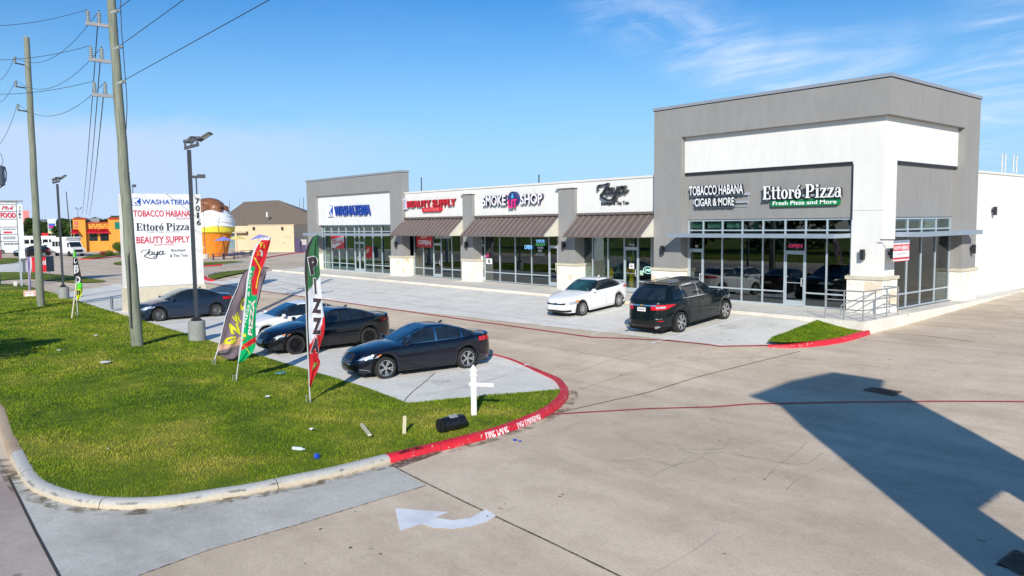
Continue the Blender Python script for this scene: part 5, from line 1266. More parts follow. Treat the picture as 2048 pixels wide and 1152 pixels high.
    # seams, handles, door mouldings
    if detail:
        for sd in (1, -1):
            for sn in (c.win[0][0]-.22, (c.win[0][1]+c.win[1][0])/2, c.win[1][1]+.02):
                a = arc_at(sn)*sd; bp('door_seam', a-.007, a+.007, c.sill+.08, skeyf(c.zs, sn)-.02, seam, off=.004, nu=1, nv=6)
            a0 = arc_at(c.win[0][0]-.22)*sd; a1 = arc_at(c.win[1][1]+.1)*sd
            bp('door_seam', min(a0,a1), max(a0,a1), c.sill+.05, c.sill+.062, seam, off=.004, nv=1)
            for sn in (c.win[0][1]-.22, c.win[1][1]-.16):
                a = arc_at(sn)*sd; zz = skeyf(c.zs, sn)-.14; bp('door_handle', a-.09, a+.09, zz-.014, zz+.014, o.get('handle', body), off=.03, nu=2, nv=1)
            # mirror
            mm = MB(); p = V(c.gside(c.win[0][0]+.02, .08, sd, 0)); ctr = p + V((0, sd*.16, .05))
            prof = [(.001,-.055),(.055,-.05),(.078,-.01),(.07,.035),(.001,.05)]
            mm.lathe(prof, 14, 0, (0,0,0), 'x', cap=False); mm.v = [(ctr.x+x*1.1, ctr.y+y*1.45, ctr.z+z) for x, y, z in mm.v]
            mm.obox((p.x-.03, min(p.y, ctr.y), p.z-.0), (.06,0,0), (0,abs(ctr.y-p.y),0), (0,0,.03)); mm.build('mirror', body, t, smooth=50, world=False)
            if sp is not SUV: 
                pass
        if o.get('fin', True):
            q = MB(); x = c.xc+c.hl-(skeyf(c.gr,1)-.05); q.prism([(x, -.015, c.H-.03), (x-.16, -.015, c.H-.035), (x-.14, -.015, c.H+.045)], (0,.03,0)); q.build('antenna_fin', mats.get('roof', body), t, world=False)
        if o.get('spoiler'):
            q = MB(); q.grid(lambda a, b: c.bz(*c.unit(R_+lerp(-.8,.8,a)), 1.0, 0)[:1]+(lerp(-.72,.72,a), skeyf(c.zs, c.L-.05)+.065+.05*b), 8, 1)
            q = MB(); xr = c.xc-c.hl
            q.grid(lambda a, b: (xr+.10+.20*b+.12*abs(2*a-1)**2.5, lerp(-.66,.66,a), skeyf(c.zs, c.L-.2)+.055-.02*b-.03*abs(2*a-1)**4), 10, 2); q.grid(lambda a, b: (xr+.10+.12*abs(2*a-1)**2.5, lerp(-.66,.66,a), skeyf(c.zs, c.L-.2)+.0+.055*b-.03*abs(2*a-1)**4), 10, 1, 0, True); q.build('spoiler', body, t, smooth=50, world=False)
    # underbody and wheel wells
    m = MB(); m.box(c.xc-c.hl+.25, c.xc+c.hl-.25, -hw+.30, hw-.30, .17, .45)
    m.build('underbody', M['seam'], t, world=False)
    for xw in (c.wb/2, -c.wb/2):
        for sd in (1, -1):
            m = MB(); base = len(m.v); n = 20
            for yy in (sd*(hw-.055), sd*(hw-.34)):
                for j in range(n+1): a = math.pi*j/n; m.v.append((xw+(c.ra+.012)*math.cos(a), yy, c.wr+(c.ra+.012)*math.sin(a)))
            for j in range(n): m.f.append((base+j, base+j+1, base+n+1+j+1, base+n+1+j)); m.m.append(0)
            m.f.append(tuple(base+n+1+j for j in range(n+1))); m.m.append(0); m.build('wheel_well', M['seam'], t, world=False)
    # wheels
    r = c.wr; tw = .215; rr = r*.70 if rim != 'steel' else r*.66
    tm = MB(); tm.lathe([(rr,-tw*.42),(r*.90,-tw*.5),(r*.975,-tw*.42),(r,-tw*.28),(r,tw*.28),(r*.975,tw*.42),(r*.90,tw*.5),(rr,tw*.42)], 36, 0, (0,0,0), 'y', cap=False)
    rm = MB()
    rm.lathe([(rr+.004,.088),(rr-.008,.094),(rr-.02,.075),(rr-.03,.03),(.05,.02),(.001,.02)], 32, 1, (0,0,0), 'y', cap=False)
    rm.lathe([(rr+.006,.086),(rr+.002,.097),(rr-.014,.094),(rr-.016,.07)], 32, 0, (0,0,0), 'y', cap=False)
    nsp = {'spoke': 5, 'mesh': 10, 'black': 7, 'suv': 6, 'steel': 0}[rim]
    for k in range(nsp):
        for da in ((-.10, .10) if rim in ('spoke', 'suv') else ((-.12, .12) if rim == 'mesh' else (0,))):
            a = 2*math.pi*k/nsp; a2 = a + da*(1.6 if rim == 'mesh' else 1.0); r_in, r_out = .045, rr-.012; w0 = .016; w1 = {'spoke': .017, 'mesh': .011, 'black': .016, 'suv': .022}[rim]
            p0 = V((math.cos(a)*r_in, .078, math.sin(a)*r_in)); p1 = V((math.cos(a2+ (da if rim == 'mesh' else da*.6))*r_out, .088, math.sin(a2+(da if rim == 'mesh' else da*.6))*r_out)); d_ = (p1-p0).normalized(); s_ = V((-d_.z, 0, d_.x))
            rm.add([p0-s_*w0, p0+s_*w0, p1+s_*w1, p1-s_*w1, p0-s_*w0-V((0,.03,0)), p0+s_*w0-V((0,.03,0)), p1+s_*w1-V((0,.03,0)), p1-s_*w1-V((0,.03,0))], [(0,1,2,3),(1,0,4,5),(2,1,5,6),(3,2,6,7),(0,3,7,4)], 0)
    rm.lathe([(.055,.05),(.055,.082),(.03,.088),(.001,.088)], 16, 0, (0,0,0), 'y', cap=False)
    if rim == 'steel':
        rm.lathe([(rr-.015,.07),(rr*.72,.045),(rr*.45,.075),(.001,.085)], 24, 0, (0,0,0), 'y', cap=False)
        for k in range(12): a = k*math.pi/6; rm.lathe([(.001,.066),(.018,.066)], 6, 1, (math.cos(a)*rr*.6, 0, math.sin(a)*rr*.6), 'y', cap=False)
    rimm = {'black': M['rimdark'], 'steel': M['hubcap']}.get(rim, M['rim'])
    first = None
    for xw in (c.wb/2, -c.wb/2):
        for sd in (1, -1):
            if first is None:
                wo = tm.build('wheel', M['tyre'], t, smooth=35, world=False); ro = rm.build('rim', [rimm, M['seam'] if rim != 'steel' else M['seam']], wo, smooth=40, world=False); first = wo
            else:
                wo = first.copy(); COL.objects.link(wo); wo.parent = t; ro = first.children[0].copy(); COL.objects.link(ro); ro.parent = wo
            wo.location = (xw, sd*(hw-.045-tw/2), r); wo.rotation_euler = (0, random.uniform(0, 1), 0 if sd > 0 else math.pi)
            if sd > 0: wo.rotation_euler = (0, random.uniform(0,1), 0)
    return t
def supell_pt(n, a): c, s = math.cos(a), math.sin(a); return (math.copysign(abs(c)**(2/n), c), math.copysign(abs(s)**(2/n), s))
def place(sp, pf, pr, side):
    """pose from the ground contacts of the front and rear wheel on the visible side (+1 left, -1 right)"""
    f = (pf-pr).normalized(); mid = (pf+pr)/2; l = V((0,0,1)).cross(f).normalized(); sc = max(.9, min(1.0, (pf-pr).length/sp['wb'])); print('CARSCALE', round((pf-pr).length/sp['wb'],3)); loc = mid - l*side*(sp['W']/2-.06)*sc; rot = q_frame(f); global CSC; CSC = sc; return loc, rot
def gcar(sp, fpx, rpx, side, **k):
    pf, pr = G(*fpx), G(*rpx); return place(sp, pf, pr, side)
loc, rot = gcar(SONATA, (772.6,758.5), (935.3,737.5), 1)
make_car('parked_car', 'black sedan with chrome window trim and silver wheels, nearest to the lawn corner', 'car', SONATA, loc, rot, dict(body=M['p_black2'], seam=M['seam']), 'spoke', dict(style='sonata', chrome=True, spoiler=True))
# camry: front contact seen, heading along the stalls
hd = (G(1040,733.7)-G(731.6,776.3)).normalized()
def byfront(sp, fpx, dirv):
    pf = G(*fpx); pr = pf + dirv*sp['wb']; pr.z = zt(pr.x, pr.y); return place(sp, pf, pr, 1)
loc, rot = byfront(CAMRY, (593.5,709.5), V((.02,1,0)).normalized())
make_car('parked_car', 'black sedan on black wheels with red brake calipers, between the flags and the nearest car', 'car', CAMRY, loc, rot, dict(body=M['p_black'], roof=M['p_black']), 'black', dict(style='camry', spoiler=True))
loc2 = loc + V((-2.95, .25, 0)); loc2.z = loc.z
make_car('parked_car', 'white sedan half hidden behind the black sedan and the flags', 'car', COROLLA, loc2, rot, dict(body=M['p_white'], seam=M['seam_w']), 'spoke', dict(style='corolla', plate_rear=True, noamber=True))
loc, rot = gcar(COROLLA, (319.6,643.5), (433.9,633.5), 1)
make_car('parked_car', 'slate blue sedan with plain steel wheels parked by the white pylon sign', 'car', COROLLA, loc, rot, dict(body=M['p_navy'], ws=M['cglass_green']), 'steel', dict(style='corolla', noamber=True))
loc, rot = gcar(JETTA, (1167.2,632), (1238.9,614.2), 1)
make_car('parked_car', 'white sedan parked nose out in front of the boutique', 'car', JETTA, loc, rot, dict(body=M['p_white'], ws=M['cglass_green'], seam=M['seam_w']), 'mesh', dict(style='jetta'))
loc, rot = gcar(SUV, (1452.2,638.8), (1364,665), -1)
make_car('parked_suv', 'dark green-grey SUV seen from behind, parked before the pizza shop', 'suv', SUV, loc, rot, dict(body=M['p_suv'], glass=M['cglass']), 'suv', dict(style='suv', chrome=True, handle=M['p_suv'], fin=True))
# ================================================================== POLES, WIRES, LAMPS
def wooden_pole(name, label, bpx, tpx, r0, r1):
    b = G(*bpx); b.z = zgrass(b.x, b.y)-.02; f = Fr(0, 0, base=b); tz = f.px(*tpx); d_ = (tz-b); top = tz + d_*.0
    t = thing(name, label, 'utility pole', b); m = MB(); n = 14
    pts = [b.lerp(top, i/n) + V((.012*math.sin(i*1.7), .012*math.cos(i*2.3), 0)) for i in range(n+1)]
    m.tube(pts, [lerp(r0, r1, i/n)*(1+.03*math.sin(i*2.1)) for i in range(n+1)], 20); m.build('shaft', M['polewood'], t, smooth=60); return t, b, top, f
p1t, p1b, p1top, f1 = wooden_pole('utility_pole', 'near weathered wooden utility pole in the lawn beside the blue sedan', (275,699), (220,-30), .205, .135)
p2t, p2b, p2top, f2 = wooden_pole('utility_pole', 'far wooden utility pole left of the dark banner flag', (82,617), (53,75), .20, .14)
M['insul'] = P('porcelain', (.30,.33,.33), .3, 0, .1); M['wire'] = P('wire', (.025,.035,.06), .6)
def insulator(p, up, h, t, r=.075):
    m = MB(); pr = []
    for k in range(6): z = k*h/6; pr += [(r*.55, z), (r, z+h*.03), (r*.95, z+h*.07), (r*.55, z+h*.10)]
    pr = [(.02,-.05)] + pr + [(r*.4, h), (.001, h+.02)]; m.lathe(pr, 12, 0, p); m.build('insulator', M['insul'], t, smooth=50)
arm_tips = []
for (ua, va, ub, vb) in ((171,45,217,51), (177,117,222,123), (184,188,229,192)):
    a = f1.px(ua, va); b = f1.px(ub, vb); m = MB(); d_ = V((0,0,-.12)); m.obox(b+V((0,0,.05)), (a-b), f1.d*.09, d_); m.build('crossarm', M['grey'], p1t)
    i1 = a.lerp(b, .12); i2 = a.lerp(b, .60); 
    for q in (i1, i2): insulator(q + V((0,0,.05)) + f1.d*.045, None, .38, p1t)
    arm_tips.append((i1 + V((0,0,.45)), i2 + V((0,0,.45)), f1.px(ub+13, vb-28)))
    m = MB(); q = f1.px(ub+12, vb-25) - f1.d*.1; m.tube([q - f1.e*.12 - V((0,0,.05)), q + f1.e*.16 + V((0,0,.09))], .06, 8); m.build('strain_insulator', M['insul'], p1t)
m = MB()
for k in range(7): q = p1b.lerp(p1top, .1+.13*k); m.tube([q-f1.e*.03-f1.d*.0, q+f1.e*(.22-.01*k)], .012, 5)
m.build('bolts', M['dark'], p1t)
m = MB(); q0 = f1.px(236, -20)+f1.e*.05; pts = [f1.px(240,-20), f1.px(243,60), f1.px(248,120), f1.px(253,190), f1.px(254,215), f1.px(252,260)]; m.tube([p - f1.d*.05 for p in pts], .016, 5); m.build('down_lead', M['wire'], p1t)
m = MB(); pts = [f1.px(263,655)-f1.d*.2, f1.px(259,560)-f1.d*.2, f1.px(257,510)-f1.d*.2, f1.px(261,495)-f1.d*.15]; m.tube(pts, .03, 6); m.build('ground_guard', M['dark'], p1t)
tips2 = []
for (ua, va, ub, vb) in ((30,126,49,130), (32,173,52,176), (36,220,54,223)):
    a = f2.px(ua, va); b = f2.px(ub, vb); m = MB(); m.tube([b, a], .035, 6); m.build('insulator_bracket', M['dark'], p2t); insulator(a, None, .32, p2t, .08); tips2.append(a+V((0,0,.34)))
m = MB(); q = f2.px(53, 78); m.lathe([(.10,0),(.10,.25),(.06,.3)], 10, 0, q-V((.25,0,.1))); m.build('pole_top_fitting', M['insul'], p2t)
def wire(name, a, b, sag, r=.014, label=None, group='overhead power wires', n=16):
    m = MB(); m.tube([a.lerp(b, i/n) - V((0,0,sag*4*(i/n)*(1-i/n))) for i in range(n+1)], r, 5, caps=False); o = m.build(name, M['wire']); tag(o, label, 'wire', group); return o
for i, (q, s_) in enumerate(zip(tips2, arm_tips)):
    wire('power_wire', q, s_[1], .9, .010, 'sagging power wire strung between the two wooden poles')
# towards the next pole, over the camera's right
for s_, (u, v) in zip(arm_tips, ((262,-2), (372,-4), (545,-4))):
    r = ray(u, v); n_ = s_[2]; best = None
    for k in range(10, 900):
        t_ = k*.05; p = CAM + r*t_
        if best is None or abs(p.y - (-20.6)) < best[0]: best = (abs(p.y+20.6), p)
    e_ = n_ + (best[1]-n_)*1.9; wire('power_wire', n_, e_, .0, .012, 'power wire rising from the near wooden pole to the upper edge of the picture')
for s_, (u, v) in zip(arm_tips, ((-40,52), (-40,120), (-40,188))):
    p = CAM + ray(u, v).normalized()*34; wire('power_wire', s_[0], p, .15, .009, 'power wire leading left from the near wooden pole across the street')
for q, (u, v) in zip(tips2, ((-30,150), (-30,190), (-30,300))):
    p = CAM + ray(u, v).normalized()*60; wire('power_wire', q, p, .8, .011, 'power wire running left from the far wooden pole')
for s_, (u, v) in zip(arm_tips, ((164,430), (172,430), (178,432))):
    p = CAM + ray(u, v).normalized()*130; wire('power_wire', s_[1], p, .6, .02, 'distribution wire falling away behind the near pole to the distance')
# ------------------------------------------------------------------ parking lot lamps
def lot_lamp(label, bpx, basew, basetop_v, heads, pole_top, group='twin-head parking lot lamps'):
    b = G(*bpx); b.z -= .02; f = Fr(0, 0, base=b); t = thing('parking_lamp', label, 'lamp post', b, group); w_ = abs(f.sz(bpx[0]+basew/2, bpx[1])[0]); zt0 = f.px(bpx[0], basetop_v).z
    m = MB(); m.lathe([(w_*1.02, 0), (w_, .03), (w_, zt0-b.z-.03), (w_-.03, zt0-b.z), (.01, zt0-b.z)], 28, 0, b); m.build('concrete_base', M['lampbase'], t, smooth=40)
    top = f.px(*pole_top); ctr = V((b.x, b.y, 0)); lean = f.sz(*pole_top)[0]*.35; x, y = b.x, b.y; h = top.z
    m = MB(); m.box(x-.16, x+.16, y-.16, y+.16, zt0, zt0+.06); m.box(x-.12, x+.12, y-.12, y+.12, zt0+.06, zt0+.14); m.build('base_plate', M['dark'], t)
    m = MB(); m.obox((x-.06, y-.06, zt0+.1), (.12,0,0), (0,.12,0), (0,0,h-zt0-.1)); m.build('pole', M['pole_dark'], t)
    def PX(u, v, o=0.0): k = heads; return f.px(pole_top[0]+(u-384)*k, pole_top[1]+(v-300)*k, o)
    m = MB(); Zv = V((0,0,.09))
    A0, A1 = PX(368.5,300), PX(398.5,292); m.obox(A0 - f.d*.06, A1-A0, f.d*.12, Zv*1.3)
    B0, B1 = PX(366.5,286), PX(397,279); m.obox(B0 - f.d*.05, B1-B0, f.d*.10, Zv*.7)
    for u in (370.5, 383, 394.5): c0 = PX(u, 298-(u-370)*.27); c1 = PX(u, 284-(u-370)*.22); m.obox(c0 - f.e*.04 - f.d*.05, f.e*.08, f.d*.10, c1-c0)
    m.build('bracket', M['pole_dark'], t)
    for (o1, o2, wv) in ((PX(394,281), PX(419,265.3), f.d*.30+(PX(402,282.5)-PX(394,281))), (PX(369.5,286.5), PX(382,274.5), f.d*.55+(PX(386,284)-PX(369.5,286.5)))):
        hd_ = MB(); Z = wv.cross(o2-o1).normalized()
        if Z.z < 0: Z = -Z
        hd_.obox(o1, o2-o1, wv, Z*.06); hd_.obox(o1+(o2-o1)*.02, (o2-o1)*.25, wv*.9, Z*.12); hh = hd_.build('lamp_head', M['pole_dark'], t)
        l_ = MB(); l_.obox(o1 + (o2-o1)*.35 + wv*.12 - Z*.008, (o2-o1)*.55, wv*.76, Z*.006); l_.build('lens', P('led_lens', (.55,.55,.42), .4), hh)
    return t
M['lampbase'] = concrete('lamp_base_concrete', (.30,.31,.30), (.17,.18,.17), 91, .8)
lot_lamp('tall twin-head lamp post on a round concrete base beside the blue sedan', (395,683), 35, 641, 1.0, (384,300))
lot_lamp('twin-head lamp post on a grey concrete base by the far wooden pole', (128,598), 23, 574, .5, (113,368))
def far_lamp(label, bu, bv, tu, tv, w_=5, arms=True, light='box'):
    f = Fr(bu, bv); t = thing('street_lamp', label, 'lamp post', f.b); m = MB(); top = f.px(tu, tv); r = abs(f.sz(bu+w_/2, bv)[0]); bb = f.b
    m.tube([bb, V((bb.x+ (top.x-bb.x)*.5, bb.y+(top.y-bb.y)*.5, top.z))], r, 8, r1=r*.75); m.build('pole', M['pole_dark'], t); return f, t, top
f, t, top = far_lamp('dark lamp post with a side arm standing behind the white pylon sign', 401, 556, 392, 352, 4)
m = MB(); f.box(m, 381, 396, 351, 356, -.1, .25); f.box(m, 394, 411, 348.5, 355.5, -.25, .25); m.build('lamp_head', M['pole_dark'], t)
f, t, top = far_lamp('thin dark pole on a white base in front of the ice cream cone', 411, 517, 407, 399, 1.6)
m = MB(); w_ = abs(f.sz(418, 517)[0]); m.lathe([(w_,0),(w_,f.px(411,508).z-f.b.z),(.01,f.px(411,508).z-f.b.z)], 16, 0, f.b); m.build('concrete_base', M['curb'], t)
f, t, top = far_lamp('lamp post with two drooping heads on the skyline over the orange restaurant', 157, 470, 157, 416, 1.2)
m = MB(); m.tube([f.px(151.5,414.5), f.px(154,418), f.px(157,419), f.px(160,418), f.px(163,414.5)], .12, 6); m.tube([f.px(150.5,415), f.px(153.5,417)], .28, 6); m.tube([f.px(160.5,417), f.px(163.5,415)], .28, 6); m.build('lamp_heads', M['pole_dark'], t)
f, t, top = far_lamp('small lamp head peeping past the left side of the near wooden pole', 272, 560, 268, 374, 2)
m = MB(); f.box(m, 264, 272.5, 369, 374, -.2, .2); m.build('lamp_head', M['pole_dark'], t)
for u, v, tu, tv, w_, lb in ((140,472,132.5,383,2.8,'bare dark pole rising left of the orange restaurant'), (66,470,63,418,1.6,'thin grey pole behind the far wooden pole'), (94,465,90.5,420,1.6,'thin pale pole between the trees and the street signs'), (143,478,139.5,426,1.4,'slim pale pole in front of the orange restaurant'),
                     (459,440,459,401,1.0,'thin antenna mast on the tan roof skyline'), (600,470,599.5,398,1.0,'thin mast left of the laundry tower'), (607,470,607,395,1.4,'dark mast touching the laundry tower')):
    f = Fr(u, min(v, 500) if v > 460 else 478); t = f.b; m = MB(); tp = f.px(tu, tv); r = max(.03, abs(f.sz(u+w_/2, v)[0]-f.sz(u, v)[0])); b0 = f.px(u, v); b0.z = f.b.z; m.tube([b0, tp], r, 7, r1=r*.7); tag(m.build('skyline_pole', M['pole_dark'] if 'dark' in lb or 'mast' in lb else M['steel']), lb, 'pole')
# transformer can whose pole stands just left of the view
f = Fr(-40, 640); t = thing('transformer_pole', 'grey transformer can with drooping cables at the left edge of the sky', 'transformer', f.b)
m = MB(); m.tube([f.b, f.px(-42, 60)], .17, 12); m.build('shaft', M['polewood'], t, smooth=60)
m = MB(); c_ = f.px(-3, 371); r_ = abs(f.sz(11, 350)[0]-f.sz(-3, 350)[0]); h_ = f.px(-3,331).z-c_.z; m.lathe([(r_*.9,0),(r_,.03),(r_,h_-.05),(r_*.7,h_),(.01,h_+.03)], 18, 0, c_); m.tube([f.px(-3,350), f.px(-41,350)], .05, 6); m.build('transformer', P('can_grey', (.10,.13,.16), .5), t, smooth=40)
m = MB(); m.tube([f.px(9,333), f.px(12.5,345), f.px(12,360), f.px(6,371), f.px(-4,378)], .03, 6); m.tube([f.px(3,332), f.px(6,322), f.px(2,308), f.px(-6,303)], .012, 5); m.build('cable', M['wire'], t)
# ================================================================== MAIN PYLON SIGN
SX = -31.13; SY0 = -17.22; SY1 = -13.32; gz = GZ+.02
def S(u, v): return atx(u, v, SX)
t = thing('pylon_sign', 'tall white shopping centre sign listing the shops, 7016 down its right edge', 'sign', (SX-.5, (SY0+SY1)/2, gz))
m = MB(); m.box(SX-.98, SX-.02, SY0, SY1, .30, 5.20); m.build('cabinet', P('sign_body', (.74,.73,.70), .7, 0, .03), t)
m = MB(); m.box(SX-1.06, SX+.05, SY0-.06, SY1+.06, gz-.05, .30); m.build('masonry_base', M['stonewhite'] if 'stonewhite' in M else M['stonecap'], t)
fy0, fy1 = S(266,480).y, S(387.5,480).y
m = MB(); m.box(SX-.02, SX+.0, fy0-.3, fy1, .34, 5.12); m.build('face_panel', P('sign_face', (.82,.83,.85), .35, 0, .02), t)
m = MB(); m.box(SX+.001, SX+.004, fy0-.3, fy1, .33, .345); 
for y in (S(296,540).y, S(332,540).y): pass
m.box(SX+.001, SX+.004, fy1-.006, fy1+.012, .34, 5.12); m.build('panel_joint', M['hair'], t)
def stext(body, u0, u1, v0, v1, mt, nm='lettering', slant=True, **k):
    a = S(u0, v1); b = S(u1, v1); ztop = S((u0+u1)/2, v0).z; zb = S((u0+u1)/2, v1).z
    o_ = V((SX+.003, a.y, zb)); mm = MB(); text_on(mm, body, o_, V((0, b.y-a.y, 0)), V((0,0,ztop-zb)), .006, 0, 0, **k); mm.build(nm, mt, t)
bl = P('ink_blue', (.01,.08,.42)); rd = P('ink_red', (.62,.01,.05)); bk = P('ink_black', (.02,.025,.035)); gy = P('ink_grey', (.35,.38,.38))
stext('WASHATERIA', 284, 379.5, 399, 409, bl, offset=.02); stext('TOBACCO HABANA', 267, 380.5, 420.5, 433.5, rd, offset=.02); stext('CIGARS', 353, 381.5, 435, 439, P('ink_rose', (.45,.08,.15)))
a = S(273, 461); b = S(379, 461); mm = MB(); zt1 = S(326, 446).z; zb1 = S(326, 461).z; didone(mm, 'Ettoré Pizza', V((SX+.003, a.y, zb1)), V((0,b.y-a.y,0)), V((0,0,zt1-zb1)), .006); mm.build('lettering', [bk, bk], t)
stext('Fresh Pizza and More', 293.5, 359.5, 461.5, 465.5, gy); stext('BEAUTY SUPPLY', 273, 380, 472.5, 486, rd, offset=.02); stext('GLAM HOUSE', 308, 347.5, 487, 491, rd)
a = S(282, 517); b = S(331.5, 517); z1_ = S(306, 498).z; z0_ = S(306, 518).z; mm = MB(); zaya(mm, V((SX+.003, a.y, z0_)), V((0,b.y-a.y,0)), V((0,0,z1_-z0_)), .003, fat=.85); mm.build('script_lettering', [bk, bk], t)
stext('Boutique', 343, 371, 497.5, 504.5, bk, offset=.01); stext('& Tiny Tots', 340, 375.5, 508, 515.5, bk, offset=.01)
for ch, (u, v0, v1) in zip('7016', ((395,396.5,407.5), (395.5,411,422), (396,425,436), (397.5,440,450.5))):
    stext(ch, u-(4.2 if ch != '1' else 2), u+(4.2 if ch != '1' else 2), v0, v1, bk, 'number', offset=.02)
a = S(264.5, 411); b = S(281.5, 411); o2 = V((SX+.0, a.y, S(273,411).z)); wash_logo(o2, V((0,b.y-a.y,0)), V((0,0,S(273,395.5).z-o2.z)), V((1,0,0)), t, .12)
mm = MB(); q0 = o2 + V((.013,0,0)); Ly = b.y-a.y; Lz = S(273,395.5).z-o2.z
for (y0,y1,z0,z1) in ((0,1,0,.05),(0,1,.95,1),(0,.05,.05,.95),(.95,1,.05,.95)): mm.box(q0.x, q0.x+.002, q0.y+Ly*y0, q0.y+Ly*y1, q0.z+Lz*z0, q0.z+Lz*z1)
mm.build('logo_border', bl, t)
# ================================================================== FEATHER FLAGS
def feather_flag(label, base_px, pole_px, left, right, mats, color_fn, texts, group='advertising feather flags', tip=None, nx=26, ny=110, rip=.03, yaw=0.0, extra=None, off0=0):
    b = G(*base_px); b.z = zgrass(b.x, b.y); f = Fr(0, 0, base=b, yaw=yaw); t = thing('feather_flag', label, 'flag', b, group)
    L = spline([(u, v, 0) for u, v in left], 10); Rr = spline([(u, v, 0) for u, v in right], 10)
    def along(C, s_): 
        x = s_*(len(C)-1); i = min(int(x), len(C)-2); return (lerp(C[i][0], C[i+1][0], x-i), lerp(C[i][1], C[i+1][1], x-i))
    v0, v1 = left[0][1], left[-1][1]
    def cloth(a, s_, off=0.0):
        l = along(L, s_); r = along(Rr, s_); u = lerp(l[0], r[0], a); v = lerp(l[1], r[1], a)
        d_ = rip*(math.sin(a*7+s_*9)+.6*math.sin(s_*23+a*3)+.4*math.sin(a*15-s_*11))*min(1, a*3)
        p = f.px(u, v); return p + f.d*(d_-off), (u, v)
    m = MB(); vs = []; fs = []
    for i in range(nx+1):
        for j in range(ny+1): p, uv = cloth(i/nx, j/ny); m.v.append(tuple(p)); vs.append(uv)
    for i in range(nx):
        for j in range(ny):
            m.f.append((i*(ny+1)+j, i*(ny+1)+j+1, (i+1)*(ny+1)+j+1, (i+1)*(ny+1)+j)); c_ = vs[i*(ny+1)+j]; e_ = vs[(i+1)*(ny+1)+j+1]; m.m.append(color_fn((i+.5)/nx, (j+.5)/ny, ((c_[0]+e_[0])/2, (c_[1]+e_[1])/2)))
    bn = m.build('banner', mats, t, smooth='all')
    # find cloth surface point for a pixel (for lettering)
    def surf(u, v, off):
        best = None
        for k in range(321):
            l = along(L, k/320); r = along(Rr, k/320); dx, dy = r[0]-l[0], r[1]-l[1]; a = ((u-l[0])*dx+(v-l[1])*dy)/max(.01, dx*dx+dy*dy); a = max(.02, min(.985, a)); e = math.hypot(l[0]+dx*a-u, l[1]+dy*a-v)
            if best is None or e < best[0]: best = (e, a, k/320, l[0]+dx*a, l[1]+dy*a)
        _, a, s_, uu, v = best
        d_ = rip*(math.sin(a*7+s_*9)+.6*math.sin(s_*23+a*3)+.4*math.sin(a*15-s_*11))*min(1, a*3)
        return f.px(uu, v) + f.d*(d_-off)
    for tx in texts:
        body, (q0, q1, q2), mt, off, o_k = tx   # quad: origin px, x-axis end px, y-axis end px
        vs_, fs_, fl_ = text_raw(body, offset=o_k, res=2); mm = MB()
        bmx = bmesh.new(); bv = [bmx.verts.new(v) for v in vs_]
        for ff, fl in zip(fs_, fl_):
            if fl == 0:
                try: bmx.faces.new([bv[i] for i in ff])
                except ValueError: pass
        for v in [v for v in bmx.verts if not v.link_faces]: bmx.verts.remove(v)
        for k in range(1, 8):
            bmesh.ops.bisect_plane(bmx, geom=bmx.verts[:]+bmx.edges[:]+bmx.faces[:], plane_co=(k/8,0,0), plane_no=(1,0,0)); bmesh.ops.bisect_plane(bmx, geom=bmx.verts[:]+bmx.edges[:]+bmx.faces[:], plane_co=(0,k/8,0), plane_no=(0,1,0))
        bmx.verts.index_update()
        for v in bmx.verts:
            u = q0[0] + (q1[0]-q0[0])*v.co.x + (q2[0]-q0[0])*v.co.y; w_ = q0[1] + (q1[1]-q0[1])*v.co.x + (q2[1]-q0[1])*v.co.y; mm.v.append(tuple(surf(u, w_, off)))
        mm.f = [tuple(v.index for v in ff.verts) for ff in bmx.faces]; mm.m = [0]*len(mm.f); bmx.free(); mm.build('lettering', mt, bn)
    if extra: extra(surf, bn)
    pm = MB(); pts = [f.px(*p)+f.d*.012 for p in pole_px] ; pts[-1].z = max(pts[-1].z, b.z) if False else pts[-1].z
    k = len(pts); pm.tube([pts[i] for i in range(k)][::-1], .02, 8, r1=.008); pm.build('pole', mats[-1] if False else M['flagpole'], t)
    gm = MB(); g = f.px(*pole_px[-1]); gm.tube([V((g.x, g.y, b.z-.02)), g], .022, 8); gm.tube([V((g.x, g.y, b.z))-f.e*.09, V((g.x, g.y, b.z+.18))-f.e*.09], .01, 6); gm.tube([V((g.x, g.y, b.z+.16)), V((g.x, g.y, b.z+.16))-f.e*.09], .01, 6); gm.build('ground_spike', M['steel'], t)
    return t
M['flagpole'] = P('flag_pole', (.6,.6,.62), .4, .3)
def cl(name, c): 
    m, nt, b = newmat(name); b.inputs['Roughness'].default_value = .75; b.inputs['Specular IOR Level'].default_value = .2
    v = gpos(nt, (5, 5, 1.1)); f = noise(nt, 2.6, 5, .6, v); nt.links.new(ramp(nt, f, [(.3, tuple(x*.72 for x in c)), (.7, tuple(min(1, x*1.2) for x in c))]), b.inputs['Base Color']); bump(nt, b, f, .35, .03)
    tl = nt.nodes.new('ShaderNodeBsdfTranslucent'); tl.inputs['Color'].default_value = tuple(c)+(1,); mx = nt.nodes.new('ShaderNodeMixShader'); mx.inputs[0].default_value = .25; out = [n for n in nt.nodes if n.type == 'OUTPUT_MATERIAL'][0]
    nt.links.new(b.outputs[0], mx.inputs[1]); nt.links.new(tl.outputs[0], mx.inputs[2]); nt.links.new(mx.outputs[0], out.inputs['Surface']); return m
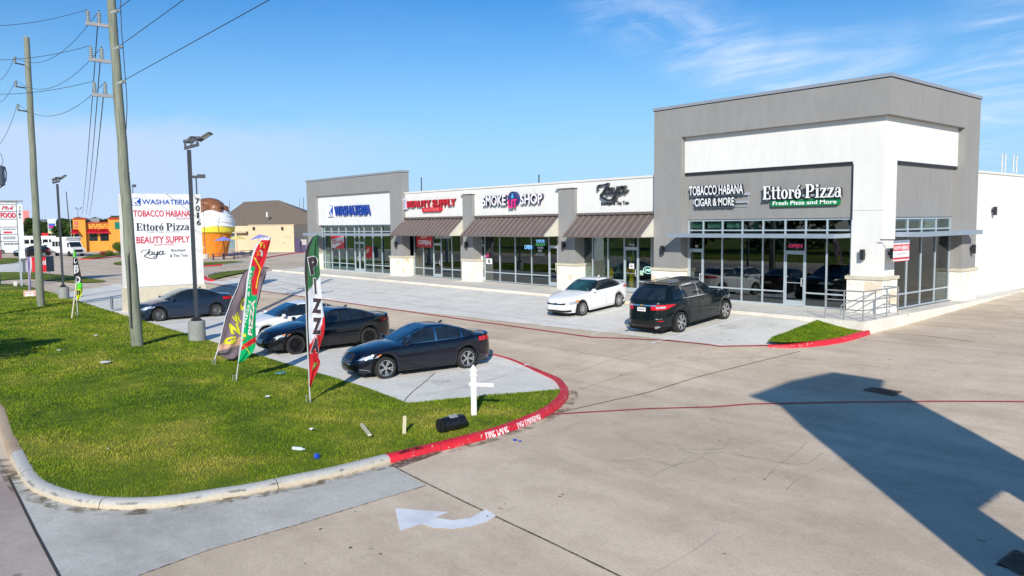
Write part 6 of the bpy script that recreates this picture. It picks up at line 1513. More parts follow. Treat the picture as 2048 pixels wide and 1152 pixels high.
cG, cW, cR, cK, cBG, cY, cMau, cTan, cLime, cPur = cl('cloth_green', (.045,.16,.07)), cl('cloth_white', (.72,.74,.82)), cl('cloth_red', (.62,.02,.03)), cl('cloth_black', (.035,.035,.04)), cl('cloth_bright_green', (.0,.42,.14)), cl('cloth_yellow', (.78,.75,.03)), cl('cloth_mauve', (.25,.19,.22)), cl('cloth_tan', (.70,.42,.28)), cl('cloth_lime', (.12,.70,.05)), cl('cloth_purple', (.30,.25,.50))
# 1: PIZZA tricolour
def c1(a, s_, uv):
    u, v = uv
    if a < .14: return 3
    if v < 640 and v + (u-612)*1.30 < 588: return 0
    if v > 640+ (650-u)*1.6 + (0 if u < 645 else -12): return 2
    return 1
fk = cl('letter_cloth_dark', (.06,.045,.055)); fw = cl('letter_cloth_white', (.8,.8,.82))
L1 = [(633.5,469),(626,473),(620.5,481),(613.4,494),(609.8,512),(609.3,548),(612,600),(613,640),(615,690),(617.3,735),(618.8,774)]
R1 = [(636,469),(636.5,478),(637,492),(639.2,530),(641.8,570),(645,612),(649.5,642),(647.5,668),(640.5,690),(636.5,714),(640.5,724),(637,738),(628,756),(621.5,774)]
PZ = [('P', ((622,550),(639,544),(615.5,516)), .045), ('I', ((629.5,588),(633.5,588),(627,557)), .045), ('Z', ((623.5,625.5),(642.5,627),(624.5,596)), .045), ('Z', ((624.5,668),(642,668),(625,635)), .045), ('A', ((621,706),(636.5,704),(624.5,675)), .045)]
txt = []
for ch, (q0, q1, q2), o_k in PZ:
    e = 1.3; txt.append((ch, ((q0[0]-e, q0[1]+e), (q1[0]+e, q1[1]+e), (q2[0]-e, q2[1]-e)), fw, .012, .085)); txt.append((ch, (q0, q1, q2), fk, .024, .06))
def slice_logo(surf, parent):
    m = MB(); P_ = lambda u, v, o: tuple(surf(u, v, o))
    m.add([P_(624,741,.014), P_(628,723,.014), P_(637,727,.014)], [(0,1,2)], 0); m.add([P_(625.5,735,.02), P_(629,727,.02), P_(633.5,730,.02)], [(0,1,2)], 1); m.build('pizza_slice', [cl('slice_olive', (.20,.25,.05)), cl('slice_cream', (.75,.55,.3))], parent)
feather_flag('green, white and red feather flag with PIZZA running down it', (621,814), L1 + [(619.5,786),(620.5,800)], L1, R1, [cG, cW, cR, cK], c1, txt, extra=slice_logo)
# 2: FRESH & HOT PIZZA
L2 = [(540,473),(526,474.5),(514,487),(505,507),(499,533),(494,562),(490,600),(486,640),(482,680),(478.5,705),(476.5,727)]
R2 = [(541.5,475),(539,489),(534,505),(529,525),(522,545),(517,570),(514,597),(513,620),(511,650),(511,680),(508,700),(494,716),(478,727)]
def c2(a, s_, uv):
    u, v = uv
    if a < .10 or (v < 480): return 1
    lim = 592 if a > .6 else lerp(548, 585, min(1, max(0, (a-.35)/.2)))
    if v < 590 and (a > .42 + .03*math.sin(v*.12) or v < 533): return 2
    if 673 < v < 700 and abs(v - (697 - (u-482)*.62)) < 5.5: return 2
    return 0
def art2(surf, parent):
    P_ = lambda u, v, o=.014: tuple(surf(u, v, o)); m = MB()
    def path(pts, w_, mi, o=.014):
        b0 = len(m.v)
        for i, (u, v) in enumerate(pts): m.v += [P_(u-w_, v, o), P_(u+w_, v, o)]
        for i in range(len(pts)-1): m.f.append((b0+2*i, b0+2*i+1, b0+2*i+3, b0+2*i+2)); m.m.append(mi)
    path([(509,515),(513,523),(517,531),(521,537),(519,546),(516,556),(514,567),(512.5,577)], 1.3, 0)
    path([(511,516),(515,524),(519,532)], .7, 3, .018)
    path([(519,487),(523,485),(526,490),(525,496)], 4.2, 0); path([(521,488),(524,492)], 1.8, 3, .018); path([(514,503),(517,502),(519,509),(516,511)], 3, 1, .016); path([(521,500),(524,503),(523,513)], 1.8, 2, .018)
    path([(484.5,670),(488,668),(489,674)], 3.4, 0); path([(484,681),(489,678)], 2.6, 1, .018); path([(484,690),(490,694),(496,699),(500,708)], .9, 0, .018)
    m.build('printed_art', [cl('art_yellow', (.75,.68,.05)), cl('art_orange', (.8,.22,.02)), cl('art_white', (.8,.8,.8)), cl('art_lime', (.35,.55,.05))], parent)
txt2 = [('FRESH', ((490.5,655),(502,604),(485.5,652)), fw, .014, .02), ('& HOT', ((498.5,594),(506.5,539),(494.5,592)), fw, .014, .02), ('PIZZA', ((505,671),(511.5,599.5),(496.5,669)), cl('letter_red_edge', (.5,.03,.03)), .012, .05), ('PIZZA', ((504.5,671),(511,600),(496.5,669)), fw, .018, .03)]
feather_flag('green and red feather flag reading FRESH & HOT PIZZA on a white pole', (471.5,772), L2 + [(474,745),(472.5,758)], L2, R2, [cBG, cW, cR], c2, txt2, extra=art2, yaw=-.25)
# 3: mauve flag behind
L3 = [(533,534),(515,530),(497,537),(484,551),(474,578),(462,604),(452,632),(445,660),(440,682),(434,705)]
R3 = [(534,539),(532,555),(526,572),(519,592),(512,614),(507,640),(502,664),(494,690),(478,712),(462,719),(434,709)]
def c3(a, s_, uv):
    u, v = uv
    if a < .05 or a > .96: return 1
    if v > 684 and 700 - (u-434)*.30 - v > -2 and 700-(u-434)*.30 - v < 9: return 2
    if v > 690 - (u-434)*.35 and v < 702-(u-434)*.25: return 2
    return 0
ltY = cl('letter_cloth_yellow', (.80,.78,.04))
txt3 = [('O', ((481,624),(494,618),(480,598)), ltY, .02, .07), ('W', ((473,652),(486,642),(464,634)), ltY, .02, .06), ('N', ((462,668),(480,668),(457,647)), ltY, .02, .06), ('G', ((446,691),(470,686),(448,676)), ltY, .02, .06)]
feather_flag('leaning mauve feather flag with large yellow letters behind the green one', (423,737), [(535,534),(515,531),(497,537),(484,551),(474,578),(462,604),(452,632),(445,660),(440,682),(434,705),(430,718)], L3, R3, [cMau, cK, cTan], c3, txt3, yaw=.3, rip=.05)
# 4: far black and lime flag with a second slanted staff
L4 = [(147,499),(146,515),(146,535),(148,555),(151,575),(152,590),(153,600)]
R4 = [(149,498),(154,514),(159,535),(163,555),(165,575),(163,590),(156,601)]
def c4(a, s_, uv):
    v = uv[1]
    return 1 if v < 514 or 566 < v < 578 else (2 if v >= 578 else 0)
txt4 = [('C', ((147.5,529),(154,526),(147.5,515)), fw, .02, .04), ('B', ((148,548),(158,545),(147.5,531)), fw, .02, .05), ('D', ((151.5,567),(161,567),(151.5,552)), fw, .02, .05), ('n', ((154,590),(160,589),(154,581)), fk, .02, .05)]
feather_flag('distant black flag with white letters and a lime and yellow tail', (156,636), [(148,498),(147,515),(147,535),(149,555),(152,575),(153.5,603),(155,622)], L4, R4, [cK, cLime, cl('cloth_lemon', (.65,.75,.03))], c4, txt4, ny=60, nx=12)
f = Fr(143, 641); m = MB(); m.tube([f.b, f.px(153, 566)], .035, 7); tag(m.build('leaning_stick', M['pale_wood']), 'pale stick leaning against the distant black flag', 'stick')
# 5: purple flag beyond
L5 = [(53,497),(53,512),(55,530),(57,555),(58,582)]; R5 = [(60,494),(62,512),(64,530),(62,555),(62,583)]
def c5(a, s_, uv): return 0 if uv[1] < 513 else (2 if a > .62 and uv[1] < 560 else 1)
feather_flag('faded purple and white feather flag beside the far wooden pole', (60,590), L5 + [(60,586)], L5, R5, [cK, cPur, cl('cloth_pale', (.7,.62,.62))], c5, [], ny=40, nx=10)
# ================================================================== SMALL THINGS ON THE LAWN
def on_lawn(u, v): p = G(u, v); p.z = GZ+.1; q = atz(u, v, p.z); q.z = zgrass(q.x, q.y); return q
# white vinyl post with a side arm
b = on_lawn(948, 831); f = Fr(0, 0, base=b); t = thing('sign_post', 'white vinyl post with a short bare side arm standing on the lawn corner', 'post', b)
w_ = .062; top = f.px(950, 740).z
m = MB(); m.obox(b - f.e*w_ - f.d*w_, f.e*2*w_, f.d*2*w_, V((0,0,top-b.z))); m.build('post', M['white'], t)
m = MB(); c_ = V((b.x, b.y, top)); m.obox(c_ - f.e*.08 - f.d*.08 - V((0,0,.12)), f.e*.16, f.d*.16, V((0,0,.03))); m.obox(c_ - f.e*.085 - f.d*.085, f.e*.17, f.d*.17, V((0,0,.03))); q = [c_ + f.e*a + f.d*d_ + V((0,0,.03)) for a, d_ in ((-.07,-.07),(.07,-.07),(.07,.07),(-.07,.07))]; ap_ = c_ + V((0,0,.13)); m.add(q+[ap_], [(0,1,4),(1,2,4),(2,3,4),(3,0,4)]); m.build('post_cap', M['white'], t)
adir = (V((.72,-.45,0))); adir = (f.e*.9 - f.d*.25).normalized(); az_ = f.px(950, 768).z
m = MB(); m.obox(c_*1.0 - V((0,0,top-az_)) - adir*.10 - V((0,0,.045)) - adir.cross(V((0,0,1)))*.03, adir*.58, adir.cross(V((0,0,1)))*.06, V((0,0,.085))); m.build('arm', M['white'], t)
for tx in ():
    pass
# wooden stakes
b = on_lawn(808, 869); f = Fr(0,0,base=b); m = MB(); hh = f.px(810, 832).z-b.z; m.obox(b - f.e*.033, f.e*.07 , f.d*.035, V((f.e.x*.02, f.e.y*.02, hh))); tag(m.build('wooden_stake', M['pale_wood']), 'pale wooden stake standing upright in the lawn', 'stake')
p, q = on_lawn(723, 858), on_lawn(740, 879); m = MB(); d_ = q-p; s_ = d_.cross(V((0,0,1))).normalized(); m.obox(p+V((0,0,.06)) - s_*.035, d_, s_*.07, V((0,0,.035))); tag(m.build('wooden_stake', M['pale_wood']), 'pale wooden stake lying slanted on the lawn', 'stake')
# black fallen canister
p, q = on_lawn(884, 867), on_lawn(926, 858); ax = (q-p); L_ = ax.length; ax.normalize(); r_ = .165; t = thing('mailbox', 'black mailbox lying on its side near the red kerb', 'mailbox', (p+q)/2)
m = MB(); up = V((0,0,1)); sd_ = ax.cross(up).normalized(); ring = [(math.cos(a)*r_, math.sin(a)*r_*.9) for a in [math.pi*2*k/20 for k in range(20)]]; c0 = p+V((0,0,r_*.92)); c1_ = q+V((0,0,r_*.92))
for c_ in (c0, c0+ax*.05, c1_-ax*.05, c1_):
    e = 1.0 if c_ in (c0+ax*.05, c1_-ax*.05) else .93
    for a_, h_ in ring: m.v.append(tuple(c_ + sd_*a_*e + up*h_*e))
for j in range(3):
    for k in range(20): m.f.append((j*20+k, j*20+(k+1) % 20, (j+1)*20+(k+1) % 20, (j+1)*20+k)); m.m.append(0)
m.f += [tuple(range(20))[::-1], tuple(range(60,80))]; m.m += [0,0]; m.build('shell', P('mailbox_black', (.012,.014,.02), .35, .2, .4, 5), t, smooth=45)
m = MB(); dr = c0 - ax*.03; pts = [dr + sd_*a_*.97 + up*(h_*.97) for a_, h_ in ring]; m.prism(pts, -ax*.02 + sd_*.0); m.obox(dr - ax*.03 - sd_*.03 - up*.12, -ax*.02, sd_*.06, up*.2); m.build('door', M['black'], t)
m = MB(); o_ = c0 + ax*(L_*.36) - sd_*.0; nrm = (sd_*1.0 + up*1.3).normalized(); nrm = (up*1.2 - f.d*.5).normalized(); X = ax; Y = nrm.cross(X).normalized(); 
if Y.z < 0: Y = -Y
cc = c0 + ax*(L_*.36) + nrm*(r_*.98); m.obox(cc - Y*.045, X*(L_*.36), Y*.10, nrm*.012); m.build('label', P('silver_label', (.4,.42,.45), .4), t)
for k in range(3): mm = MB(); mm.obox(cc - Y*.025 + nrm*.013 + X*(.03+k*L_*.11), X*(L_*.08), Y*.06, nrm*.002); mm.build('label_mark', P('mark_grey', (.25,.26,.28)), t)
# bottle and scraps
p = on_lawn(586, 903); m = MB(); d_ = V((.16,.10,0)); m.tube([p+V((0,0,.05)), p+V((0,0,.05))+d_, p+V((0,0,.05))+d_*1.15, p+V((0,0,.05))+d_*1.4], [.035,.035,.014,.014], 10); tag(m.build('plastic_bottle', P('bottle_plastic', (.6,.68,.72), .15)), 'clear plastic bottle lying in the grass', 'bottle')
p = on_lawn(631, 919); m = MB(); m.tube([p+V((0,0,.05)), p+V((.06,.03,.05))], .05, 10); tag(m.build('bottle_cap', P('cap_blue', (.02,.08,.5))), 'bright blue plastic cap in the grass near the curb', 'cap')
p = G(1030, 882); m = MB(); m.lathe([(.035,0),(.05,.01),(.04,.02)], 8, 0, p+V((0,0,.012))); m.lathe([(.03,0),(.03,.015)], 8, 0, p+V((.12,.03,.012))); tag(m.build('blue_scrap', bpy.data.materials['cap_blue']), 'small blue plastic scrap on the drive', 'litter')
def scrap(u, v, s_, label, mt, rx=1.6):
    p = on_lawn(u, v); m = MB(); n = 7; h = .05; pts = [p + V((math.cos(6.28*k/n)*s_*random.uniform(.6,1), math.sin(6.28*k/n)*s_*random.uniform(.6,1)*.8, h+random.uniform(0,.03))) for k in range(n)]
    m.add(pts + [p+V((0,0,h+.04))], [(k, (k+1) % n, n) for k in range(n)]); tag(m.build('paper_scrap', mt), label, 'litter', 'scraps of litter on the lawn')
ps = P('paper_scrap', (.7,.7,.66), .8)
scrap(211, 729, .28, 'flat pale patch of paper left of the near wooden pole', ps); scrap(192, 674, .14, 'crumpled white scrap highest up the lawn', ps); scrap(117, 704, .12, 'small white scrap in the middle left of the lawn', ps); scrap(536, 797, .10, 'white scrap between the two nearest flags', ps); scrap(624, 866, .09, 'pale scrap straight below the tricolour flag', ps); scrap(217, 907, .04, 'tiny white scrap near the rounded lawn corner', ps)
p = on_lawn(562, 748); m = MB(); m.lathe([(.001,.05),(.16,.05),(.17,.03)], 14, 0, p); tag(m.build('valve_cover', P('teal_cover', (.08,.25,.22))), 'round teal valve cover in the grass under a flag shadow', 'cover')
# cable curling over the corner of the lot
pts = [G(869,747.6), G(848.5,766), G(826.5,784), G(811.8,799), G(809.4,807)]; pts = [p+V((0,0,.02)) for p in pts]; pts += [on_lawn(812,813)]
m = MB(); m.tube([V(p) for p in spline(pts, 6)], .009, 6); tag(m.build('loose_cable', M['black']), 'thin black cable lying across the corner of the pavement', 'cable')
# leaves and specks on the drive
def specks():
    spots = [(700,1098),(640,1060),(975,1035),(1120,995),(1010,1010),(1290,930),(1440,882),(1468,961),(1450,1110),(1750,742),(1868,742),(1915,821),(1020,930),(1125,990),(760,1110),(610,1130),(570,1010),(710,1025),(1530,960),(1780,720)]
    for i, (u, v) in enumerate(spots):
        p = G(u, v)+V((0,0,.012)); m = MB(); n = 5; s_ = random.uniform(.012,.028)
        m.add([p+V((math.cos(1.26*k)*s_*random.uniform(.4,1.3), math.sin(1.26*k)*s_, random.uniform(0,.012))) for k in range(n)], [tuple(range(n))]); tag(m.build('dry_leaf', M['soilleaf']), 'small dry leaf lying on the drive', 'leaf', 'dry leaves scattered on the drive')
M['soilleaf'] = P('dry_leaf', (.09,.06,.04), .9)
specks()
# bushes of weeds at the island top
# ================================================================== OFF-VIEW NEIGHBOURS THAT CAST THE SHADOWS
X0 = 14.0; t = thing('roadside_sign', 'tall two-legged roadside sign right of the camera whose shadow crosses the drive', 'sign', (X0, -20.5, GZ)); sgn = P('sign_brown', (.3,.28,.25))
def sunback(u, v): p = G(u, v); k = (X0-p.x)/sdir.x; return p + sdir*k
m = MB(); body = [sunback(*q) for q in ((1560,812),(1495,792),(1580,762),(1665,744),(1755,758),(1748,772),(1768,780),(1800,793),(1930,863),(2048,930))]
nA, nB, nC, nD, le = sunback(1930,1012), sunback(1990,970), sunback(2048,1005), sunback(2048,1088), sunback(1970,1152)
yl, yr = le.y, body[-1].y
m.prism([V((X0, le.y, GZ)), V((X0, nA.y, GZ)), nA, nB, V((X0, nB.y-.0, GZ)) if False else nB+V((0,.0,-.001)), V((X0, nB.y+.02, GZ)), V((X0, yr, GZ))] + body[::-1] + [le], (.2,0,0)); m.build('cabinet', sgn, t)
m = MB(); m.box(X0-.1, X0+.3, le.y, nA.y, GZ-.1, GZ+.3); m.box(X0-.1, X0+.3, nB.y+.05, yr, GZ-.1, GZ+.3); m.build('footing', M['curb'], t)
# ================================================================== BACKGROUND
def leaves(n, centers, radii, size, rngs=rng, squash=.8):
    """triangular leaf clumps scattered in clustered blobs -> vertex array"""
    c = np.array(centers); r = np.array(radii); k = rngs.integers(0, len(c), n); d = rngs.normal(0, 1, (n, 3)); d /= np.linalg.norm(d, axis=1)[:, None]
    rad = rngs.uniform(.55, 1.05, n)**.6; p = c[k] + d*rad[:, None]*r[k][:, None]*np.array([1, 1, squash])
    a = rngs.normal(0, 1, (n, 3)); a /= np.linalg.norm(a, axis=1)[:, None]; b = np.cross(a, d); b /= (np.linalg.norm(b, axis=1)[:, None]+1e-9); s = size*rngs.uniform(.6, 1.4, n)[:, None]
    v = np.empty((n, 3, 3)); v[:, 0] = p - a*s*.5; v[:, 1] = p + a*s*.5; v[:, 2] = p + b*s*.9; return v
def tri_obj(name, v, mat, parent=None):
    n = len(v); me = bpy.data.meshes.new(name); me.vertices.add(n*3); me.vertices.foreach_set('co', v.reshape(-1)); me.loops.add(n*3); me.loops.foreach_set('vertex_index', np.arange(n*3)); me.polygons.add(n)
    me.polygons.foreach_set('loop_start', np.arange(n)*3); me.polygons.foreach_set('loop_total', np.full(n, 3)); me.update(calc_edges=True); me.materials.append(mat); o = bpy.data.objects.new(name, me); COL.objects.link(o)
    if parent is not None: o.parent = parent; o.matrix_parent_inverse = root_matrix(parent).inverted()
    return o
def tree(label, u, vb, vt, wpx, dist=None, n=1500, name='tree', group='trees on the skyline', mat='leaf', trunk=.3, leafs=None):
    b = G(u, vb); f = Fr(0, 0, base=b); h = f.px(u, vt).z - b.z; w_ = abs(f.sz(u+wpx/2, vb)[0]-f.sz(u, vb)[0]); t = thing(name, label, 'tree', b, group)
    m = MB(); m.tube([b, b+V((.02*h,0,h*.3)), b+V((0,.02*h,h*.6)), b+V((0,0,h*.85))], [h*.03, h*.024, h*.016, h*.005], 8)
    cs = []; rs = []
    for k in range(13):
        a = random.uniform(0, 6.28); q = random.uniform(0, 1)**.7; z = lerp(trunk+.1, .86, random.random()); rr = w_*(1-abs(z-.5)*.7)
        c_ = (b.x+math.cos(a)*q*rr*.7, b.y+math.sin(a)*q*rr*.7, b.z+h*z); cs.append(c_); rs.append(max(.25*w_, random.uniform(.3,.52)*w_))
        if k < 6: m.tube([b+V((0,0,h*(trunk*.8+.04*k))), V(c_)], h*.009, 5, r1=h*.003)
    m.build('trunk', M['bark'], t); sz = leafs or max(.18, w_*.15); v = leaves(n, cs, rs, sz); v[:, :, 2] = np.minimum(v[:, :, 2], b.z+h); tri_obj('crown', v, M[mat], t); return t
kinds = ['dark evergreen tree standing in the far tree line', 'bushy dark tree on the skyline beyond the street', 'broad shady tree far behind the parked vehicles']
tl = [(-25,482,428,60),(8,480,436,50),(38,482,440,46),(60,481,432,40),(82,478,434,40),(104,478,446,44),(128,476,436,46),(150,474,434,50),(176,472,436,40),(196,472,434,44),(232,470,428,46),(262,468,436,40),(118,484,452,40),(70,486,456,44),(20,486,452,50)]
poss = ['leftmost tree of the far tree line','far tree above the FOOD panel','far tree right of the FOOD sign','tree poking highest above the red sign','far tree between the two thin pale poles','far tree behind the colourful street sign','dark tree just left of the dark pole','dark tree right of the dark pole','tree directly left of the orange restaurant','tree rising over the low part of the orange restaurant','tree behind the right end of the orange restaurant','tree top hidden behind the white pylon sign','low tree behind the shuttle bus','low tree above the white bus','low tree behind the left pylon sign']
for (u, vb, vt, w_), lb in zip(tl, poss): tree(lb, u, vb, vt, w_, n=2000, leafs=None)
m_ = [(75,470,422,9)]
tree('narrow pointed conifer rising above the far tree line', 76, 478, 422, 12, n=400, trunk=.2)
# far tree belt for the rest of the horizon (mostly hidden)
def belt():
    cs = []; rs = []
    for k in range(70):
        u = random.uniform(-40, 620); d_ = 420; p = CAM + ray(u, 470).normalized()*d_; cs.append((p.x, p.y, GZ+random.uniform(1.5,5))); rs.append(random.uniform(4, 7))
    tri_obj('distant_woods', leaves(9000, cs, rs, 1.6), M['leaf'])
    tag(bpy.data.objects['distant_woods'], 'low dark band of distant woods along the horizon', 'woods', kind='stuff')
belt()
# --------------------------------------------------------------- orange restaurant
f = Fr(200, 503); OR = P('orange_stucco', (.68,.30,.04), .8, 0, .06); ORD = P('red_trim', (.42,.03,.02), .5); GRN = P('green_panel', (.0,.16,.10), .5)
t = thing('restaurant', 'orange restaurant with red trim, red awnings and a green panel', 'building', f.b)
m = MB(); f.box(m, 147, 172, 437.5, 503, 0, 8, zb=GZ); f.box(m, 172, 218, 445, 503, .8, 9, zb=GZ); f.box(m, 218, 262, 437, 503, 0, 9, zb=GZ); m.build('wall', OR, t)
m = MB(); f.box(m, 145.5, 173, 435.5, 438, -.25, 8.2); f.box(m, 171, 218.5, 444, 446, .6, 9); f.box(m, 217, 262, 435, 438, -.25, 9); m.build('red_cornice', ORD, t)
m = MB()
for a, b in ((178.5,196),(200.5,218)): f.box(m, a, b-1, 466, 481.5, .72, .80)
m.build('window', M['cglass'], t); m = MB(); f.box(m, 148.5, 158, 465, 481, -.03, .03); m.build('window', M['cglass'], t)
def aw(u0, u1, v0, v1, d0, dd):
    a0, z1 = f.sz(u0+1, v0, d0); a1, _ = f.sz(u1-1, v0, d0); _, z0 = f.sz(u0, v1, d0); q = MB(); q.add([f.p(a0, z1, d0-.02), f.p(a1, z1, d0-.02), f.p(a1+.1, z0, d0-dd), f.p(a0-.1, z0, d0-dd)], [(0,1,2,3),(3,2,1,0)]); q.prism([f.p(a0-.1, z0, d0-dd), f.p(a1+.1, z0, d0-dd), f.p(a1+.1, z0-.15, d0-dd), f.p(a0-.1, z0-.15, d0-dd)], f.d*.03); q.build('awning', M['red'], t)
aw(174, 196.5, 457.5, 465, .8, 1.2); aw(197, 219, 457.5, 465, .8, 1.2); aw(142, 156.5, 458.5, 465.5, 0, 1.2)
m = MB(); f.box(m, 229.5, 240, 444, 458, -.06, 0); m.build('green_panel', GRN, t)
m = MB(); f.box(m, 148, 155.5, 442.5, 449, -.1, 0); f.box(m, 147.5, 155.5, 452, 455, -.1, 0); m.build('wall_sign', P('redpink', (.6,.15,.12)), t)
m = MB(); f.box(m, 174, 198.5, 436.5, 445, 4, 7); m.build('roof_unit', M['grey'], t)
m = MB()
for k, (u, v) in enumerate(((181,449.5),(190,449.5),(204.5,449.5),(213.5,449.5),(186,454),(195,454.5),(209.5,454.5),(218,454))): f.box(m, u-1, u+1, v-.8, v+.8, .6, .85)
m.build('wall_ornament', ORD, t)
# --------------------------------------------------------------- ice cream cone kiosk
f = Fr(422, 513); b = f.b; sc_ = abs(f.sz(423, 470)[0]-f.sz(422, 470)[0])
def Z(v): return f.px(422, v).z
t = thing('ice_cream_kiosk', 'giant ice cream cone kiosk, orange cone, yellow rim, white swirl, brown topping', 'kiosk', b)
cone = P('cone_orange', (.72,.22,.01), .6, 0, .08)
m = MB(); m.lathe([(33*sc_, GZ-b.z), (42*sc_, Z(472)-b.z), (44*sc_, Z(466)-b.z)], 40, 0, b); m.build('cone', cone, t, smooth=50)
m = MB()
for k in range(16):
    for s_ in (1, -1):
        pts = []
        for j in range(9):
            q = j/8; a = 2*math.pi*k/16 + s_*q*.5; r_ = lerp(33.2, 43.2, q)*sc_; pts.append(b+V((math.cos(a)*r_, math.sin(a)*r_, lerp(.2, Z(468)-b.z, q))))
        m.tube(pts, .035, 4, caps=False)
m.build('waffle_ridge', P('cone_ridge', (.80,.32,.05), .6), t)
m = MB(); m.lathe([(44*sc_, Z(467)-b.z), (50*sc_, Z(464)-b.z), (52*sc_, Z(453)-b.z), (49*sc_, Z(452)-b.z)], 40, 0, b); m.build('rim', P('rim_yellow', (.80,.66,.06), .5), t, smooth=40)
m = MB(); nU, nV = 60, 26
def swirl(a_, q, r0, r1, z0, z1, turns=2.2, lobes=5, amp=.09):
    a = a_*2*math.pi; r_ = (r1+(r0-r1)*math.sqrt(max(0, 1-q**2.2)))*(1 + amp*abs(math.sin(lobes*.5*a + turns*q*6.28))*(1-.3*q)) + .10*math.sin(q*22 + a)*(1-q); return (b.x+math.cos(a)*r_, b.y+math.sin(a)*r_, lerp(z0, z1, q))
m.grid(lambda i, j: swirl(i, j, 49*sc_, 20*sc_, Z(454), Z(418)), nU, nV); m.build('swirl', P('icecream_white', (.82,.83,.85), .5, 0, .02), t, smooth='all')
m = MB(); m.grid(lambda i, j: swirl(i, j, (35 + 4*math.sin(i*44))*sc_, .02, Z(421 + 5*max(0, math.sin(i*38))*(1-j)), Z(395.5), 1.6, 5, .06) if j < .35 else swirl(i, j, 33*sc_, .02, Z(420), Z(395.5), 1.6, 5, .06), nU, nV); m.build('chocolate_topping', P('choc', (.25,.10,.045), .35, 0, .15), t, smooth='all')
m = MB(); f.box(m, 400, 408, 485, 497, -33*sc_-.1, -33*sc_); m.build('service_window', M['white'], t)
# umbrellas and tables
def umbrella(u, vb, vt, w_, mat, label, tilt=0.0):
    f = Fr(u, vb); b = f.b; t = thing('parasol', label, 'umbrella', b, 'parasols at the ice cream kiosk'); ztop = f.px(u, vt).z; r_ = abs(f.sz(u+w_/2, vt)[0]-f.sz(u, vt)[0]); m = MB(); n = 8
    rim = [V((b.x, b.y, ztop)) + f.e*math.cos(k*6.283/n)*r_ + f.d*math.sin(k*6.283/n)*r_ + V((0,0,-.55 + tilt*math.cos(k*6.283/n)*r_)) for k in range(n)]; top = V((b.x, b.y, ztop))
    m.add(rim+[top], [(k, (k+1) % n, n) for k in range(n)] + [((k+1) % n, k, n) for k in range(0)]); m.build('canopy', mat, t)
    m = MB(); m.tube([b, V((b.x, b.y, ztop))], .03, 6); m.build('pole', M['dark'], t)
peri = P('periwinkle', (.24,.26,.62), .7); yel = P('parasol_yellow', (.75,.62,.20), .7)
umbrella(449, 518, 473, 42, peri, 'periwinkle parasol in front of the giant cone'); umbrella(475, 514, 471, 40, yel, 'yellow parasol between the two periwinkle ones'); umbrella(519, 509, 469, 37, peri, 'tilted periwinkle parasol behind the green feather flag', .22); umbrella(404, 509, 475, 28, yel, 'yellow parasol half hidden behind the pylon sign')
def picnic(u, v, label):
    f = Fr(u, v, yaw=random.uniform(-.3,.3)); b = f.b; t = thing('picnic_table', label, 'table', b, 'picnic tables at the ice cream kiosk'); m = MB(); m.obox(b - f.e*.9 - f.d*.4 + V((0,0,.72)), f.e*1.8, f.d*.8, V((0,0,.06))); m.build('table_top', M['purpledark'], t)
    for s_ in (-1, 1):
        m = MB(); m.obox(b - f.e*.9 + f.d*(.6*s_ if s_ > 0 else -.85) + V((0,0,.42)), f.e*1.8, f.d*.26, V((0,0,.05))); m.build('bench_seat', M['purpledark'], t)
        m = MB(); m.obox(b + f.e*(.7*s_) - f.d*.7, f.e*.08, f.d*1.4, V((0,0,.08))); m.obox(b + f.e*(.7*s_) - f.d*.3, f.e*.08, f.d*.1, V((0,0,.72))); m.obox(b + f.e*(.7*s_) + f.d*.2, f.e*.08, f.d*.1, V((0,0,.72))); m.build('leg', M['dark'], t)
M['purpledark'] = P('dark_purple', (.06,.04,.12), .6)
for u, v, lb in ((437,519,'dark picnic table leftmost beside the giant cone'),(457,518,'dark picnic table under the periwinkle parasol'),(477,514,'dark picnic table under the yellow parasol'),(492,511,'dark picnic table rightmost beside the tan wall')): picnic(u, v, lb)
# --------------------------------------------------------------- tan building with the big hip roof
TAN = P('tan_stucco', (.64,.50,.33), .85, 0, .04); RF = P('brown_shingles', (.17,.135,.105), .9, 0, .12, 2)
f = Fr(588, 503.5, yaw=-.35); t = thing('tan_building', 'flat tan block wall building beside the ice cream kiosk', 'building', f.b)
m = MB(); f.box(m, 497, 588, 450, 503, 0, 9, zb=GZ); m.build('wall', TAN, t)
m = MB(); f.box(m, 496.5, 588.5, 449, 450.5, -.08, 9); m.build('parapet_cap', P('tan_cap', (.5,.4,.26)), t)
m = MB(); f.box(m, 470, 499, 452, 506, 1.5, 8, zb=GZ); m.build('wing', TAN, t)
m = MB(); f.box(m, 468, 492, 463, 466, .5, 1.6); m.build('ledge', P('tan_cap2', (.45,.36,.24)), t)
for u in (507, 564): m = MB(); f.box(m, u-2, u+2, 454, 460, -.25, 0); m.build('wall_lamp', M['dark'], t)
m = MB(); f.box(m, 569, 584, 473.5, 474.5, -.03, 0); f.box(m, 567, 569.5, 485, 488, -.05, 0); m.build('wall_fixture', P('tan_dark', (.40,.30,.18)), t)
f = Fr(600, 496, yaw=-.2); t = thing('hip_roof_house', 'large house with a brown hip roof behind the tan wall', 'building', f.b); D = 14
def rp(u, v, off): return f.px(u, v, off)
eL, eR = f.sz(405, 440, 3)[0], f.sz(690, 463, 3)[0]; ze = f.sz(545, 462, 3)[1]; rz = f.sz(525, 401.5, 3+12)[1]; ra, rb = f.sz(488, 405, 15)[0], f.sz(557, 400, 15)[0]
m = MB(); A_, B_, C_, D_ = f.p(eL, ze, 3), f.p(eR, ze, 3), f.p(eR, ze, 27), f.p(eL, ze, 27); R1_, R2_ = f.p(ra, rz-.2, 15), f.p(rb, rz+.1, 15)
m.add([A_, B_, C_, D_, R1_, R2_], [(0,1,5,4),(1,2,5),(2,3,4,5),(3,0,4)]); m.build('roof', RF, t)
